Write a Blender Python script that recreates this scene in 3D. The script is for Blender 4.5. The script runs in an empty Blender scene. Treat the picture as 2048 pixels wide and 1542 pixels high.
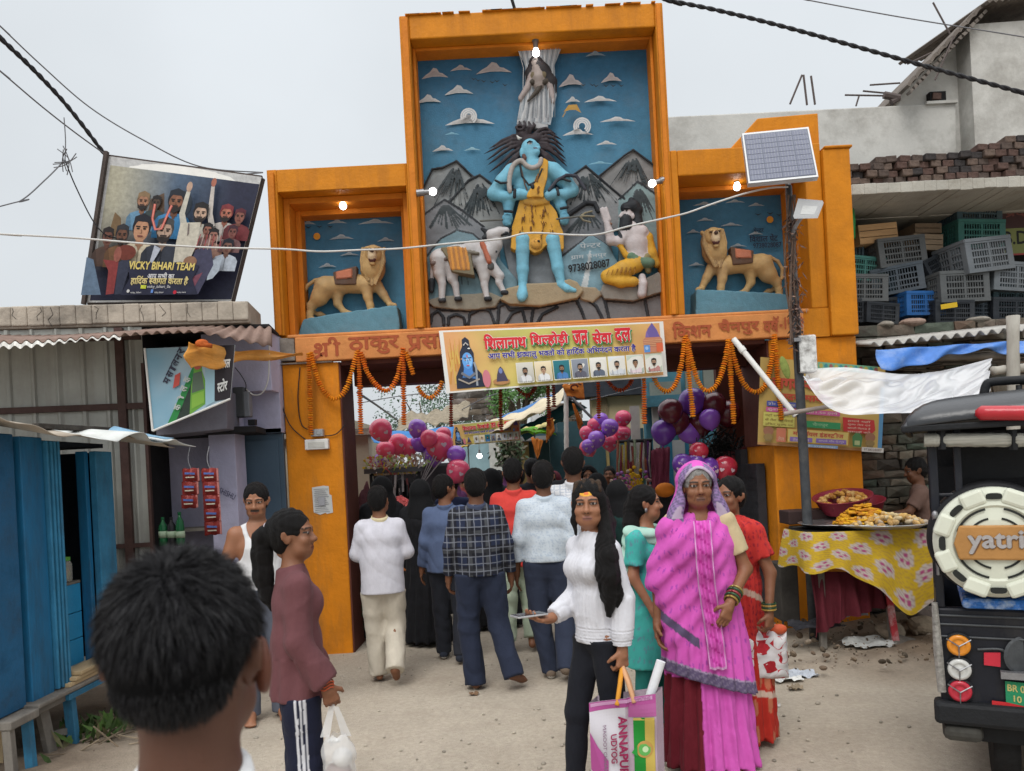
# Street scene: orange gateway, market street, people. Parts in order: camera and light, helpers, bodies, ground and gate, hangings, left side, right side, market, vehicle, people.
import bpy,bmesh,math,random
import numpy as np
from mathutils import Vector,Matrix,Euler
R=math.radians
random.seed(7)
rng=np.random.default_rng(7)
S=bpy.context.scene
COL=S.collection
FPX,YH,ROLL,HCAM=1540.0,938.0,R(2.95),1.62
cam=bpy.data.cameras.new('camera');CAM=bpy.data.objects.new('camera',cam);COL.objects.link(CAM)
S.camera=CAM
cam.sensor_width=36;cam.lens=FPX/2048*36
cam.shift_y=(YH-771)/2048
CAM.location=(0,0,HCAM);CAM.rotation_euler=(Matrix.Rotation(R(90),4,'X')@Matrix.Rotation(-ROLL,4,'Z')).to_euler()
cam.clip_start=0.05;cam.clip_end=2000
cam.dof.use_dof=True;cam.dof.focus_distance=5.2;cam.dof.aperture_fstop=6.0
S.view_settings.view_transform='Standard';S.view_settings.look='None';S.view_settings.gamma=1
S.view_settings.exposure=0.0
W=bpy.data.worlds.new('World');S.world=W;W.use_nodes=True
SUN_EL,SUN_ROT=R(50),R(198)
def build_world():
 nt=W.node_tree;bg=nt.nodes['Background']
 sky=nt.nodes.new('ShaderNodeTexSky');sky.sky_type='NISHITA';sky.sun_disc=False
 sky.sun_elevation=SUN_EL;sky.sun_rotation=SUN_ROT;sky.dust_density=4;sky.air_density=1.2
 hsv=nt.nodes.new('ShaderNodeHueSaturation');hsv.inputs['Saturation'].default_value=0.12
 nt.links.new(sky.outputs[0],hsv.inputs['Color'])
 tc=nt.nodes.new('ShaderNodeTexCoord');sep=nt.nodes.new('ShaderNodeSeparateXYZ')
 nt.links.new(tc.outputs['Generated'],sep.inputs[0])
 ramp=nt.nodes.new('ShaderNodeValToRGB')
 e=ramp.color_ramp.elements
 e[0].position=0.0;e[0].color=(5.9,6.3,6.6,1);e[1].position=1.0;e[1].color=(22.5,22.8,23.2,1)
 q=ramp.color_ramp.elements.new(0.56);q.color=(6.9,7.35,7.75,1)
 nt.links.new(sep.outputs['Z'],ramp.inputs[0])
 no=nt.nodes.new('ShaderNodeTexNoise');no.inputs['Scale'].default_value=2.2;no.inputs['Detail'].default_value=4
 nt.links.new(tc.outputs['Generated'],no.inputs['Vector'])
 mr=nt.nodes.new('ShaderNodeMapRange');mr.inputs[1].default_value=.3;mr.inputs[2].default_value=.7
 mr.inputs[3].default_value=.93;mr.inputs[4].default_value=1.07
 nt.links.new(no.outputs[0],mr.inputs[0])
 mx=nt.nodes.new('ShaderNodeMix');mx.data_type='RGBA';mx.inputs[0].default_value=0.8
 nt.links.new(hsv.outputs[0],mx.inputs[6]);nt.links.new(ramp.outputs[0],mx.inputs[7])
 mu=nt.nodes.new('ShaderNodeMix');mu.data_type='RGBA';mu.blend_type='MULTIPLY';mu.inputs[0].default_value=1
 nt.links.new(mx.outputs[2],mu.inputs[6]);nt.links.new(mr.outputs[0],mu.inputs[7])
 nt.links.new(mu.outputs[2],bg.inputs[0]);bg.inputs[1].default_value=0.125
build_world()
sl=bpy.data.lights.new('sun','SUN');sl.energy=1.5;sl.angle=R(30);sl.color=(1,.97,.92)
SUN=bpy.data.objects.new('sun',sl);COL.objects.link(SUN)
SUN.rotation_euler=(R(90)-SUN_EL,0,R(180)-SUN_ROT)
S.cycles.max_bounces=6;S.cycles.use_denoising=True
CR,SR=math.cos(ROLL),math.sin(ROLL)
def P(px,py,Y):
 """photo pixel + real distance -> point in the place (layout measurements)"""
 dx,dy=px-1024,YH-py
 return Vector(((dx*CR+dy*SR)/FPX*Y,Y,(-dx*SR+dy*CR)/FPX*Y+HCAM))
def PX(px,py,Y):return P(px,py,Y).x
def PZ(px,py,Y):return P(px,py,Y).z
def gdist(px,py):
 dx,dy=px-1024,YH-py
 return-HCAM*FPX/(-dx*SR+dy*CR)
MATS={}
def mat(name,col,rough=.75,var=.18,scale=6.,bump=.15,bscale=40.,metal=0.,dirt=None,dirt_amt=.5,dirt_scale=1.5,streak=0.,attr=False,alpha=None,emit=0.,spec=.22,ridge=0.,stretch=None,trans=0.,coat=0.,sub=0.):
 if name in MATS:return MATS[name]
 m=bpy.data.materials.new(name);MATS[name]=m;m.use_nodes=True
 nt=m.node_tree;b=nt.nodes['Principled BSDF'];L=nt.links.new;N=nt.nodes.new
 col=tuple(col)[:3]+(1,)
 b.inputs['Roughness'].default_value=rough;b.inputs['Metallic'].default_value=metal
 b.inputs['Specular IOR Level'].default_value=spec
 b.inputs['Transmission Weight'].default_value=trans;b.inputs['Coat Weight'].default_value=coat
 if sub:
  b.inputs['Subsurface Weight'].default_value=sub;b.inputs['Subsurface Radius'].default_value=(.02,.008,.005);b.inputs['Subsurface Scale'].default_value=.3
 if alpha is not None:b.inputs['Alpha'].default_value=alpha
 tc=N('ShaderNodeTexCoord');mp=N('ShaderNodeMapping');L(tc.outputs['Object'],mp.inputs[0])
 if stretch:mp.inputs['Scale'].default_value=stretch
 n1=N('ShaderNodeTexNoise');n1.inputs['Scale'].default_value=scale;n1.inputs['Detail'].default_value=6;n1.inputs['Roughness'].default_value=.65
 L(mp.outputs[0],n1.inputs['Vector'])
 r=N('ShaderNodeMapRange');r.inputs[1].default_value=.3;r.inputs[2].default_value=.7
 r.inputs[3].default_value=1-var;r.inputs[4].default_value=1+var
 L(n1.outputs[0],r.inputs[0])
 mu=N('ShaderNodeMix');mu.data_type='RGBA';mu.blend_type='MULTIPLY';mu.inputs[0].default_value=1
 if attr:
  a=N('ShaderNodeAttribute');a.attribute_name='Col';L(a.outputs['Color'],mu.inputs[6])
 else:mu.inputs[6].default_value=col
 L(r.outputs[0],mu.inputs[7]);out=mu.outputs[2]
 if dirt is not None:
  n2=N('ShaderNodeTexNoise');n2.inputs['Scale'].default_value=dirt_scale;n2.inputs['Detail'].default_value=8;n2.inputs['Roughness'].default_value=.7
  L(tc.outputs['Object'],n2.inputs['Vector'])
  if streak:
   ms=N('ShaderNodeMapping');ms.inputs['Scale'].default_value=(1,1,streak);L(tc.outputs['Object'],ms.inputs[0]);L(ms.outputs[0],n2.inputs['Vector'])
  r2=N('ShaderNodeMapRange');r2.inputs[1].default_value=.48;r2.inputs[2].default_value=.68;r2.inputs[4].default_value=dirt_amt
  L(n2.outputs[0],r2.inputs[0])
  m2=N('ShaderNodeMix');m2.data_type='RGBA';L(r2.outputs[0],m2.inputs[0]);L(out,m2.inputs[6]);m2.inputs[7].default_value=tuple(dirt)[:3]+(1,)
  out=m2.outputs[2]
 L(out,b.inputs['Base Color'])
 if emit:
  b.inputs['Emission Color'].default_value=col;b.inputs['Emission Strength'].default_value=emit
 if bump:
  n3=N('ShaderNodeTexNoise');n3.inputs['Scale'].default_value=bscale;n3.inputs['Detail'].default_value=5;n3.inputs['Roughness'].default_value=.6
  L(mp.outputs[0],n3.inputs['Vector'])
  bp=N('ShaderNodeBump');bp.inputs['Strength'].default_value=min(1,bump*2);bp.inputs['Distance'].default_value=.01
  L(n3.outputs[0],bp.inputs['Height']);L(bp.outputs[0],b.inputs['Normal'])
  if ridge:
   n4=N('ShaderNodeTexNoise');n4.noise_type='RIDGED_MULTIFRACTAL';n4.inputs['Scale'].default_value=ridge;n4.inputs['Detail'].default_value=3;n4.inputs['Distortion'].default_value=.6
   L(mp.outputs[0],n4.inputs['Vector']);b2=N('ShaderNodeBump');b2.inputs['Strength'].default_value=.55;b2.inputs['Distance'].default_value=.016
   L(n4.outputs[0],b2.inputs['Height']);L(bp.outputs[0],b2.inputs['Normal']);L(b2.outputs[0],b.inputs['Normal'])
 return m
def srgb(h):
 h=h.lstrip('#');v=[int(h[i:i+2],16)/255 for i in(0,2,4)]
 return tuple(x/12.92 if x<=.04045 else((x+.055)/1.055)**2.4 for x in v)
WORLD={}
def wloc(o):
 return WORLD.get(o.name,Vector((0,0,0)))if o else Vector((0,0,0))
def tag(o,label=None,cat=None,group=None,kind=None):
 if label:o['label']=label
 if cat:o['category']=cat
 if group:o['group']=group
 if kind:o['kind']=kind
 return o
def thing(name,label,cat,loc=(0,0,0),group=None,rz=0):
 o=bpy.data.objects.new(name,None);COL.objects.link(o);o.location=loc;o.rotation_euler=(0,0,rz)
 o.empty_display_size=.1;WORLD[o.name]=Vector(loc)
 return tag(o,label,cat,group)
class MB:
 """collects geometry for one mesh object"""
 def __init__(s):s.v=[];s.f=[];s.m=[];s.c=[];s.cur=0;s.col=None;s.M=Matrix.Identity(4)
 def add(s,vs,fs,mi=None):
  n=len(s.v);mi=s.cur if mi is None else mi
  for p in vs:s.v.append(tuple(s.M@Vector(p)))
  s.c+=[s.col or(1,1,1)]*(len(s.v)-n)
  for f in fs:s.f.append(tuple(i+n for i in f));s.m.append(mi)
  return s
 def np(s,V,F,cols=None,mi=None):
  n=len(s.v);mi=s.cur if mi is None else mi
  V=np.asarray(V);s.v+=[tuple(map(float,p))for p in V]
  s.c+=[tuple(c)for c in cols]if cols is not None else[s.col or(1,1,1)]*len(V)
  for f in F:s.f.append(tuple(int(i)+n for i in f));s.m.append(mi)
  return s
 def box(s,c,size,rot=None,mi=None,jit=0):
  hx,hy,hz=size[0]/2,size[1]/2,size[2]/2
  Rm=rot if isinstance(rot,Matrix)else(Euler(rot).to_matrix()if rot else Matrix.Identity(3))
  vs=[Vector(c)+Rm@(Vector((x*hx,y*hy,z*hz))+(Vector((random.uniform(-jit,jit)for _ in range(3)))if jit else Vector()))for x in(-1,1)for y in(-1,1)for z in(-1,1)]
  return s.add(vs,[(0,1,3,2),(4,6,7,5),(0,4,5,1),(2,3,7,6),(0,2,6,4),(1,5,7,3)],mi)
 def bx(s,x0,x1,y0,y1,z0,z1,mi=None):
  return s.box(((x0+x1)/2,(y0+y1)/2,(z0+z1)/2),(abs(x1-x0),abs(y1-y0),abs(z1-z0)),None,mi)
 def bar(s,a,b,w,d,up=(0,0,1),mi=None):
  a,b=Vector(a),Vector(b);z=(b-a).normalized();x=z.cross(Vector(up))
  if x.length<1e-4:x=Vector((1,0,0))
  x.normalize();y=z.cross(x)
  return s.box((a+b)/2,(w,d,(b-a).length),Matrix((x,y,z)).transposed(),mi)
 def tube(s,pts,r,seg=8,cap=True,mi=None):
  pts=[Vector(p)for p in pts];n=len(pts);rs=r if isinstance(r,(list,tuple))else[r]*n
  vs=[];prev=None
  for i,p in enumerate(pts):
   t=(pts[min(i+1,n-1)]-pts[max(i-1,0)]).normalized()
   if prev is None:
    u=t.cross(Vector((0,0,1)))
    if u.length<.05:u=t.cross(Vector((1,0,0)))
   else:u=prev-t*prev.dot(t)
   u.normalize();prev=u;w=t.cross(u)
   for k in range(seg):
    a=2*math.pi*k/seg;vs.append(p+(u*math.cos(a)+w*math.sin(a))*rs[i])
  fs=[(i*seg+k,i*seg+(k+1)%seg,(i+1)*seg+(k+1)%seg,(i+1)*seg+k)for i in range(n-1)for k in range(seg)]
  if cap:fs+=[tuple(range(seg))[::-1],tuple(range((n-1)*seg,n*seg))]
  return s.add(vs,fs,mi)
 def lathe(s,prof,c=(0,0,0),seg=20,mi=None,axis='Z',sx=1,sy=1):
  c=Vector(c);vs=[]
  for r,z in prof:
   for k in range(seg):
    a=2*math.pi*k/seg;q=(r*math.cos(a)*sx,r*math.sin(a)*sy,z)
    if axis=='Y':q=(q[0],-q[2],q[1])
    if axis=='y':q=(q[0],q[2],q[1])
    if axis=='X':q=(q[2],q[0],q[1])
    vs.append(c+Vector(q))
  n=len(prof)
  fs=[(i*seg+k,i*seg+(k+1)%seg,(i+1)*seg+(k+1)%seg,(i+1)*seg+k)for i in range(n-1)for k in range(seg)]
  if prof[0][0]>1e-5:fs.append(tuple(range(seg))[::-1])
  if prof[-1][0]>1e-5:fs.append(tuple(range((n-1)*seg,n*seg)))
  return s.add(vs,fs,mi)
 def ell(s,c,r,rot=None,u=14,v=9,mi=None):
  Rm=rot if isinstance(rot,Matrix)else(Euler(rot).to_matrix()if rot else Matrix.Identity(3));c=Vector(c);vs=[]
  for i in range(v+1):
   th=math.pi*i/v
   for k in range(u):
    a=2*math.pi*k/u;vs.append(c+Rm@Vector((r[0]*math.sin(th)*math.cos(a),r[1]*math.sin(th)*math.sin(a),r[2]*math.cos(th))))
  return s.add(vs,[(i*u+k,(i+1)*u+k,(i+1)*u+(k+1)%u,i*u+(k+1)%u)for i in range(v)for k in range(u)],mi)
 def prism(s,pts,o,ux,uy,n,t,mi=None):
  """flat polygon pts in frame (o,ux,uy), thickened by t along n"""
  o,ux,uy,n=Vector(o),Vector(ux),Vector(uy),Vector(n)
  a=[o+ux*p[0]+uy*p[1]for p in pts];k=len(a)
  if t==0:return s.add(a,[tuple(range(k))],mi)
  b=[p+n*t for p in a]
  return s.add(a+b,[tuple(range(k))[::-1],tuple(range(k,2*k))]+[(i,(i+1)%k,k+(i+1)%k,k+i)for i in range(k)],mi)
 def grid(s,fn,nu,nv,th=0,mi=None):
  """sheet fn(u,v)->point, optional thickness"""
  vs=[Vector(fn(i/nu,j/nv))for i in range(nu+1)for j in range(nv+1)]
  q=lambda i,j:i*(nv+1)+j
  fs=[(q(i,j),q(i+1,j),q(i+1,j+1),q(i,j+1))for i in range(nu)for j in range(nv)]
  if not th:return s.add(vs,fs,mi)
  N=[]
  for i in range(nu+1):
   for j in range(nv+1):
    a=vs[q(min(i+1,nu),j)]-vs[q(max(i-1,0),j)];b=vs[q(i,min(j+1,nv))]-vs[q(i,max(j-1,0))]
    c=a.cross(b);N.append(c.normalized()if c.length>1e-9 else Vector((0,0,1)))
  m=len(vs);ws=[p+k*th for p,k in zip(vs,N)]
  fs2=[tuple(x+m for x in f[::-1])for f in fs]
  ring=[q(i,0)for i in range(nu+1)]+[q(nu,j)for j in range(1,nv+1)]+[q(i,nv)for i in range(nu-1,-1,-1)]+[q(0,j)for j in range(nv-1,0,-1)]
  fs3=[(ring[k],ring[(k+1)%len(ring)],ring[(k+1)%len(ring)]+m,ring[k]+m)for k in range(len(ring))]
  return s.add(vs+ws,fs+fs2+fs3,mi)
 def build(s,name,mats,parent=None,smooth=False,local=False,bevel=0,label=None):
  mats=mats if isinstance(mats,(list,tuple))else[mats]
  me=bpy.data.meshes.new(name)
  off=Vector((0,0,0))if local else wloc(parent)
  V=np.array(s.v,dtype=float)-np.array(off)if s.v else np.zeros((0,3))
  o=bpy.data.objects.new(name,me);COL.objects.link(o)
  if parent is None and not local and len(V):
   base=Vector((float(V[:,0].mean()),float(V[:,1].mean()),float(V[:,2].min())));V=V-np.array(base);o.location=base
  if parent:o.parent=parent;WORLD[o.name]=wloc(parent)
  me.from_pydata(V.tolist(),[],s.f)
  for m in mats:me.materials.append(m)
  if len(s.m):me.polygons.foreach_set('material_index',s.m)
  if any(c!=(1,1,1)for c in s.c):
   ca=me.color_attributes.new('Col','FLOAT_COLOR','POINT')
   ca.data.foreach_set('color',np.hstack([np.array(s.c,dtype=np.float32),np.ones((len(s.c),1),np.float32)]).ravel())
  if smooth:me.polygons.foreach_set('use_smooth',[True]*len(me.polygons))
  if len(s.f)<20000:
   bm=bmesh.new();bm.from_mesh(me);bmesh.ops.recalc_face_normals(bm,faces=bm.faces);bm.to_mesh(me);bm.free()
  me.update()
  if bevel:
   bv=o.modifiers.new('bevel','BEVEL');bv.width=bevel;bv.segments=2;bv.limit_method='ANGLE';bv.angle_limit=R(40)
  if label:o['label']=label
  return o
def copy_tree(o,parent=None):
 c=o.copy();COL.objects.link(c)
 if parent:c.parent=parent
 for ch in list(o.children):copy_tree(ch,c)
 return c
def catenary(a,b,sag,n=24):
 a,b=Vector(a),Vector(b)
 return[a.lerp(b,i/n)-Vector((0,0,sag*4*(i/n)*(1-i/n)))for i in range(n+1)]
def smoothpath(pts,n=6):
 """Catmull-Rom"""
 pts=[Vector(p)for p in pts];out=[]
 for i in range(len(pts)-1):
  p0,p1,p2,p3=pts[max(i-1,0)],pts[i],pts[i+1],pts[min(i+2,len(pts)-1)]
  for k in range(n):
   t=k/n;out.append(.5*((2*p1)+(p2-p0)*t+(2*p0-5*p1+4*p2-p3)*t*t+(3*p1-p0-3*p2+p3)*t**3))
 return out+[pts[-1]]
_TX={}
def _glyphs(body,bold):
 k=(body,bold)
 if k not in _TX:
  f=bpy.data.curves.new('t','FONT');f.body=body;f.size=1;f.offset=bold;f.resolution_u=3
  o=bpy.data.objects.new('t',f);COL.objects.link(o)
  dg=bpy.context.evaluated_depsgraph_get();me=bpy.data.meshes.new_from_object(o.evaluated_get(dg))
  _TX[k]=([tuple(v.co)for v in me.vertices],[tuple(p.vertices)for p in me.polygons])
  bpy.data.meshes.remove(me);bpy.data.objects.remove(o);bpy.data.curves.remove(f)
 return _TX[k]
def _clip(vs,fs,xmax):
 bm=bmesh.new();bv=[bm.verts.new(v)for v in vs]
 for f in fs:
  try:bm.faces.new([bv[i]for i in f])
  except ValueError:pass
 bmesh.ops.bisect_plane(bm,geom=bm.verts[:]+bm.edges[:]+bm.faces[:],plane_co=(xmax,0,0),plane_no=(1,0,0),clear_outer=True)
 bm.verts.index_update();r=([tuple(v.co)for v in bm.verts],[tuple(v.index for v in f.verts)for f in bm.faces]);bm.free();return r
def text2d(body,bold=0.0):
 cons=lambda c:'क'<=c<='ह' or c in 'ड़ढ़'
 toks=[];i=0;run=''
 while i<len(body):
  c=body[i]
  if cons(c):
   j=i;pre=[]
   while j+2<len(body)and body[j+1]=='्' and cons(body[j+2]):pre.append(body[j]);j+=2
   base=body[j];k=j+1
   if k<len(body)and body[k]=='़':base+='़';k+=1
   mt=''
   while k<len(body)and body[k]in 'ािीुूृेैोौंँःॉ':mt+=body[k];k+=1
   if 'ि' in mt:run+='ि';mt=mt.replace('ि','')
   rep=False;rak=False
   if pre and pre[0]=='र':rep=True;pre=pre[1:]
   if pre and base=='र':rak=True;base=pre[-1];pre=pre[:-1]
   for h in pre:
    if run:toks.append(('f',run));run=''
    toks.append(('h',h))
   if rak:
    if run:toks.append(('f',run));run=''
    toks.append(('r',base));run=mt
   else:run+=base+mt
   if rep:run+='ॅ'
   i=k
  else:run+=c;i+=1
 if run:toks.append(('f',run))
 V=[];F=[];x=0
 for kind,t in toks:
  lead=len(t)-len(t.lstrip(' '));trail=len(t)-len(t.rstrip(' '))
  x+=.27*lead
  if not t.strip():continue
  vs,fs=_glyphs(t.strip(),bold)
  if not vs:continue
  x0=min(v[0]for v in vs);x1=max(v[0]for v in vs)
  if kind=='h':vs,fs=_clip(vs,fs,x0+(x1-x0)*.7);x1=x0+(x1-x0)*.7
  if kind=='r':
   q=.04+bold;cx=x0+(x1-x0)*.62
   n=len(vs);vs=vs+[(cx,.20,0),(cx,.20-2.4*q,0),(x0+.06,-.06-q,0),(x0+.04,-.04+q,0)];fs=fs+[(n,n+1,n+2,n+3)]
  n=len(V);V+=[(v[0]-x0+x,v[1])for v in vs];F+=[tuple(a+n for a in f)for f in fs]
  x+=x1-x0+.27*trail-(.0 if kind=='f' else .01)
 return V,F
class Canvas:
 """a printed / painted flat surface: layers of flat shapes in 0..w x 0..h, each a hair proud of the last"""
 def __init__(s,o,ux,uy,n,gap=.0006):
  s.o,s.ux,s.uy,s.n=Vector(o),Vector(ux),Vector(uy),Vector(n).normalized();s.z=0;s.gap=gap;s.mb=MB();s.warp=None
 def pt(s,x,y):
  p=s.o+s.ux*x+s.uy*y+s.n*s.z
  return p+s.n*s.warp(x,y)if s.warp else p
 def up(s):s.z+=s.gap
 def poly(s,pts,col,fan=False):
  s.up();s.mb.col=col;s.mb.add([s.pt(*p)for p in pts],[tuple(range(len(pts)))])
 def rect(s,x0,y0,x1,y1,col,n=1,m=1):
  s.up();s.mb.col=col
  s.mb.grid(lambda u,v:s.pt(x0+(x1-x0)*u,y0+(y1-y0)*v),n,m)
 def grad(s,x0,y0,x1,y1,fn,n=12,m=12):
  s.up();V=[s.pt(x0+(x1-x0)*i/n,y0+(y1-y0)*j/m)for i in range(n+1)for j in range(m+1)]
  cs=[fn(i/n,j/m)for i in range(n+1)for j in range(m+1)];q=lambda i,j:i*(m+1)+j
  s.mb.np(V,[(q(i,j),q(i+1,j),q(i+1,j+1),q(i,j+1))for i in range(n)for j in range(m)],cs)
 def ell(s,cx,cy,rx,ry,col,k=18,a0=0,rot=0):
  c,q=math.cos(rot),math.sin(rot);pts=[]
  for i in range(k):
   a=a0+2*math.pi*i/k;x,y=rx*math.cos(a),ry*math.sin(a);pts.append((cx+x*c-y*q,cy+x*q+y*c))
  s.poly(pts,col)
 def line(s,pts,w,col):
  s.up();s.mb.col=col
  ws=w if isinstance(w,(list,tuple))else[w]*len(pts)
  L=[];
  for i,p in enumerate(pts):
   a=pts[max(i-1,0)];b=pts[min(i+1,len(pts)-1)];d=Vector((b[0]-a[0],b[1]-a[1]));d=d.normalized()if d.length>1e-9 else Vector((1,0));nn=(-d.y,d.x)
   L+=[s.pt(p[0]+nn[0]*ws[i]/2,p[1]+nn[1]*ws[i]/2),s.pt(p[0]-nn[0]*ws[i]/2,p[1]-nn[1]*ws[i]/2)]
  s.mb.add(L,[(2*i,2*i+1,2*i+3,2*i+2)for i in range(len(pts)-1)])
 def text(s,body,x,y,w,h,col,bold=0.0,rot=0,curve=None,slant=0):
  """fit the writing in the box w x h whose lower left corner is (x,y)"""
  V,F=text2d(body,0.0)
  if not V:return
  if bold:
   n=len(V);V0,F0=V,F;V,F=[],[]
   for k,(dx,dy)in enumerate(((-bold,0),(bold,0),(0,bold),(0,-bold))):V=V+[(a+dx,b+dy,k)for a,b in V0];F=F+[tuple(i+n*k for i in f)for f in F0]
  x0=min(v[0]for v in V);x1=max(v[0]for v in V);y0=min(v[1]for v in V);y1=max(v[1]for v in V)
  c,q=math.cos(rot),math.sin(rot);s.up();s.mb.col=col;out=[]
  z0=s.z
  for p in V:
   a,b=p[0],p[1];s.z=z0+(p[2]*s.gap*.2 if len(p)>2 else 0);a=(a-x0)/(x1-x0)*w;b=(b-y0)/(y1-y0)*h;a+=slant*b
   if curve:b+=curve(a/w)
   out.append(s.pt(x+a*c-b*q,y+a*q+b*c))
  s.z=z0+s.gap*.6;s.mb.add(out,F)
 def build(s,name,m,parent=None):return s.mb.build(name,m,parent)
def surfnet(F,org,h):
 s=F<0;nx,ny,nz=F.shape
 c=np.zeros((nx-1,ny-1,nz-1),np.int8)
 for i in(0,1):
  for j in(0,1):
   for k in(0,1):c+=s[i:nx-1+i,j:ny-1+j,k:nz-1+k]
 act=(c>0)&(c<8);idx=np.argwhere(act)
 if len(idx)==0:return np.zeros((0,3)),[]
 vid=-np.ones(act.shape,np.int64);vid[act]=np.arange(len(idx))
 acc=np.zeros((len(idx),3));cnt=np.zeros(len(idx))
 cor=[(i,j,k)for i in(0,1)for j in(0,1)for k in(0,1)]
 I,J,K=idx.T
 for a in range(8):
  for b in range(a+1,8):
   d=[cor[b][t]-cor[a][t]for t in range(3)]
   if sum(abs(x)for x in d)!=1:continue
   fa=F[I+cor[a][0],J+cor[a][1],K+cor[a][2]];fb=F[I+cor[b][0],J+cor[b][1],K+cor[b][2]]
   m=(fa<0)!=(fb<0);t=np.where(m,fa/np.where(m,fa-fb,1),0)
   p=np.array(cor[a])[None,:]+t[:,None]*np.array(d)[None,:]
   acc[m]+=p[m];cnt[m]+=1
 V=(idx+acc/np.maximum(cnt,1)[:,None])*h+np.array(org)
 Q=[]
 for ax in range(3):
  o1,o2=[(1,2),(2,0),(0,1)][ax]
  sl0=[slice(None)]*3;sl1=[slice(None)]*3
  sl0[ax]=slice(0,-1);sl1[ax]=slice(1,None)
  e=s[tuple(sl0)]!=s[tuple(sl1)];pos=np.argwhere(e)
  ok=np.ones(len(pos),bool)
  for o in(o1,o2):ok&=(pos[:,o]>0)&(pos[:,o]<F.shape[o]-1)
  pos=pos[ok]
  if not len(pos):continue
  d1=np.zeros(3,int);d1[o1]=1;d2=np.zeros(3,int);d2[o2]=1
  g=lambda q:vid[q[:,0],q[:,1],q[:,2]]
  quad=np.stack([g(pos-d1-d2),g(pos-d2),g(pos),g(pos-d1)],1)
  flip=~s[tuple(pos.T)];quad[flip]=quad[flip][:,::-1]
  Q.append(quad)
 Q=np.concatenate(Q);return V,Q[(Q>=0).all(1)]
def fold(x,y,z,a=1.0,seed=0.0):
 """cheap creases: warped sines, about -1..1"""
 u=np.sin(9*x+5*z+seed)+np.sin(11*y-4*z+2*seed)
 r=lambda t:1-2*np.abs(np.sin(t))**.6
 return .45*r(9*z+2.2*u+6*x+seed)+.40*r(15*z-1.7*u-11*x+2*seed)*np.sin(7*z+5*x+seed)+.25*r(17*x+8*y+1.2*u+3*z)*np.sin(6*z+seed)
class SDF:
 def __init__(s):s.p=[];s.disp=None;s.gclip=[]
 def cone(s,a,b,ra,rb=None,k=.02,col=(1,1,1),sc=None,clip=None,op='u',off=0.):
  s.p.append(('c',np.array(a,float),np.array(b,float),ra,ra if rb is None else rb,k,col,sc,clip or[],op));return s
 def ell(s,c,r,rot=None,k=.02,col=(1,1,1),clip=None,op='u'):
  s.p.append(('e',np.array(c,float),np.array(r,float),None if rot is None else np.array(rot),0,k,col,None,clip or[],op));return s
 def chain(s,pts,rs,k=.015,col=(1,1,1),sc=None,clip=None,op='u'):
  for i in range(len(pts)-1):s.cone(pts[i],pts[i+1],rs[i],rs[i+1],k,col,sc,clip,op)
  return s
 def prism(s,pts,y0,y1,k=.01,col=(1,1,1),rnd=0.,op='u',clip=None):
  """polygon in x,z extruded over y0..y1"""
  s.p.append(('p',np.array(pts,float),(y0,y1),rnd,0,k,col,None,clip or[],op));return s
 @staticmethod
 def _bb(p):
  if p[0]=='c':
   r=max(p[3],p[4]);q=np.array(p[7]or(1,1,1));r=r*np.maximum(q,1)
   return np.minimum(p[1],p[2])-r,np.maximum(p[1],p[2])+r
  if p[0]=='e':
   r=p[2]if p[3]is None else np.sqrt((p[3]**2@(p[2]**2)))
   return p[1]-r,p[1]+r
  return np.array([p[1][:,0].min(),p[2][0],p[1][:,1].min()])-p[3],np.array([p[1][:,0].max(),p[2][1],p[1][:,1].max()])+p[3]
 @staticmethod
 def _d(p,X,Y,Z):
  if p[0]=='c':
   a,b,ra,rb,q=p[1],p[2],p[3],p[4],p[7]
   m=1.
   if q is not None:
    m=min(q);i=[1/t for t in q];c=a
    X=c[0]+(X-c[0])*i[0];Y=c[1]+(Y-c[1])*i[1];Z=c[2]+(Z-c[2])*i[2];b=a+(b-a)*np.array(i)
   d=b-a;L=float(d@d)+1e-12
   t=np.clip(((X-a[0])*d[0]+(Y-a[1])*d[1]+(Z-a[2])*d[2])/L,0,1)
   r=np.sqrt((X-a[0]-t*d[0])**2+(Y-a[1]-t*d[1])**2+(Z-a[2]-t*d[2])**2)-(ra+(rb-ra)*t)
   r=r*m
  elif p[0]=='e':
   x,y,z=X-p[1][0],Y-p[1][1],Z-p[1][2]
   if p[3]is not None:M=p[3];x,y,z=M[0,0]*x+M[1,0]*y+M[2,0]*z,M[0,1]*x+M[1,1]*y+M[2,1]*z,M[0,2]*x+M[1,2]*y+M[2,2]*z
   r=p[2];k0=np.sqrt((x/r[0])**2+(y/r[1])**2+(z/r[2])**2);k1=np.sqrt((x/r[0]**2)**2+(y/r[1]**2)**2+(z/r[2]**2)**2)
   r=np.where(k1>1e-9,k0*(k0-1)/np.maximum(k1,1e-9),-r.min())
  else:
   pts=p[1];x,z=X,Z;n=len(pts);d2=np.full(np.broadcast(x,z).shape,1e9);sg=np.ones_like(d2)
   for i in range(n):
    A=pts[i];B=pts[i-1];e=B-A;wx,wz=x-A[0],z-A[1]
    t=np.clip((wx*e[0]+wz*e[1])/(e@e+1e-12),0,1);bx,bz=wx-e[0]*t,wz-e[1]*t
    d2=np.minimum(d2,bx*bx+bz*bz);c1=z>=A[1];c2=z<B[1];c3=e[0]*wz>e[1]*wx
    sg=np.where((c1&c2&c3)|(~c1&~c2&~c3),-sg,sg)
   q=sg*np.sqrt(d2);w=np.maximum(p[2][0]-Y,Y-p[2][1])
   r=np.maximum(q,w)-p[3]
  for c,nn in p[8]:r=np.maximum(r,(X-c[0])*nn[0]+(Y-c[1])*nn[1]+(Z-c[2])*nn[2])
  return r
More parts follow.
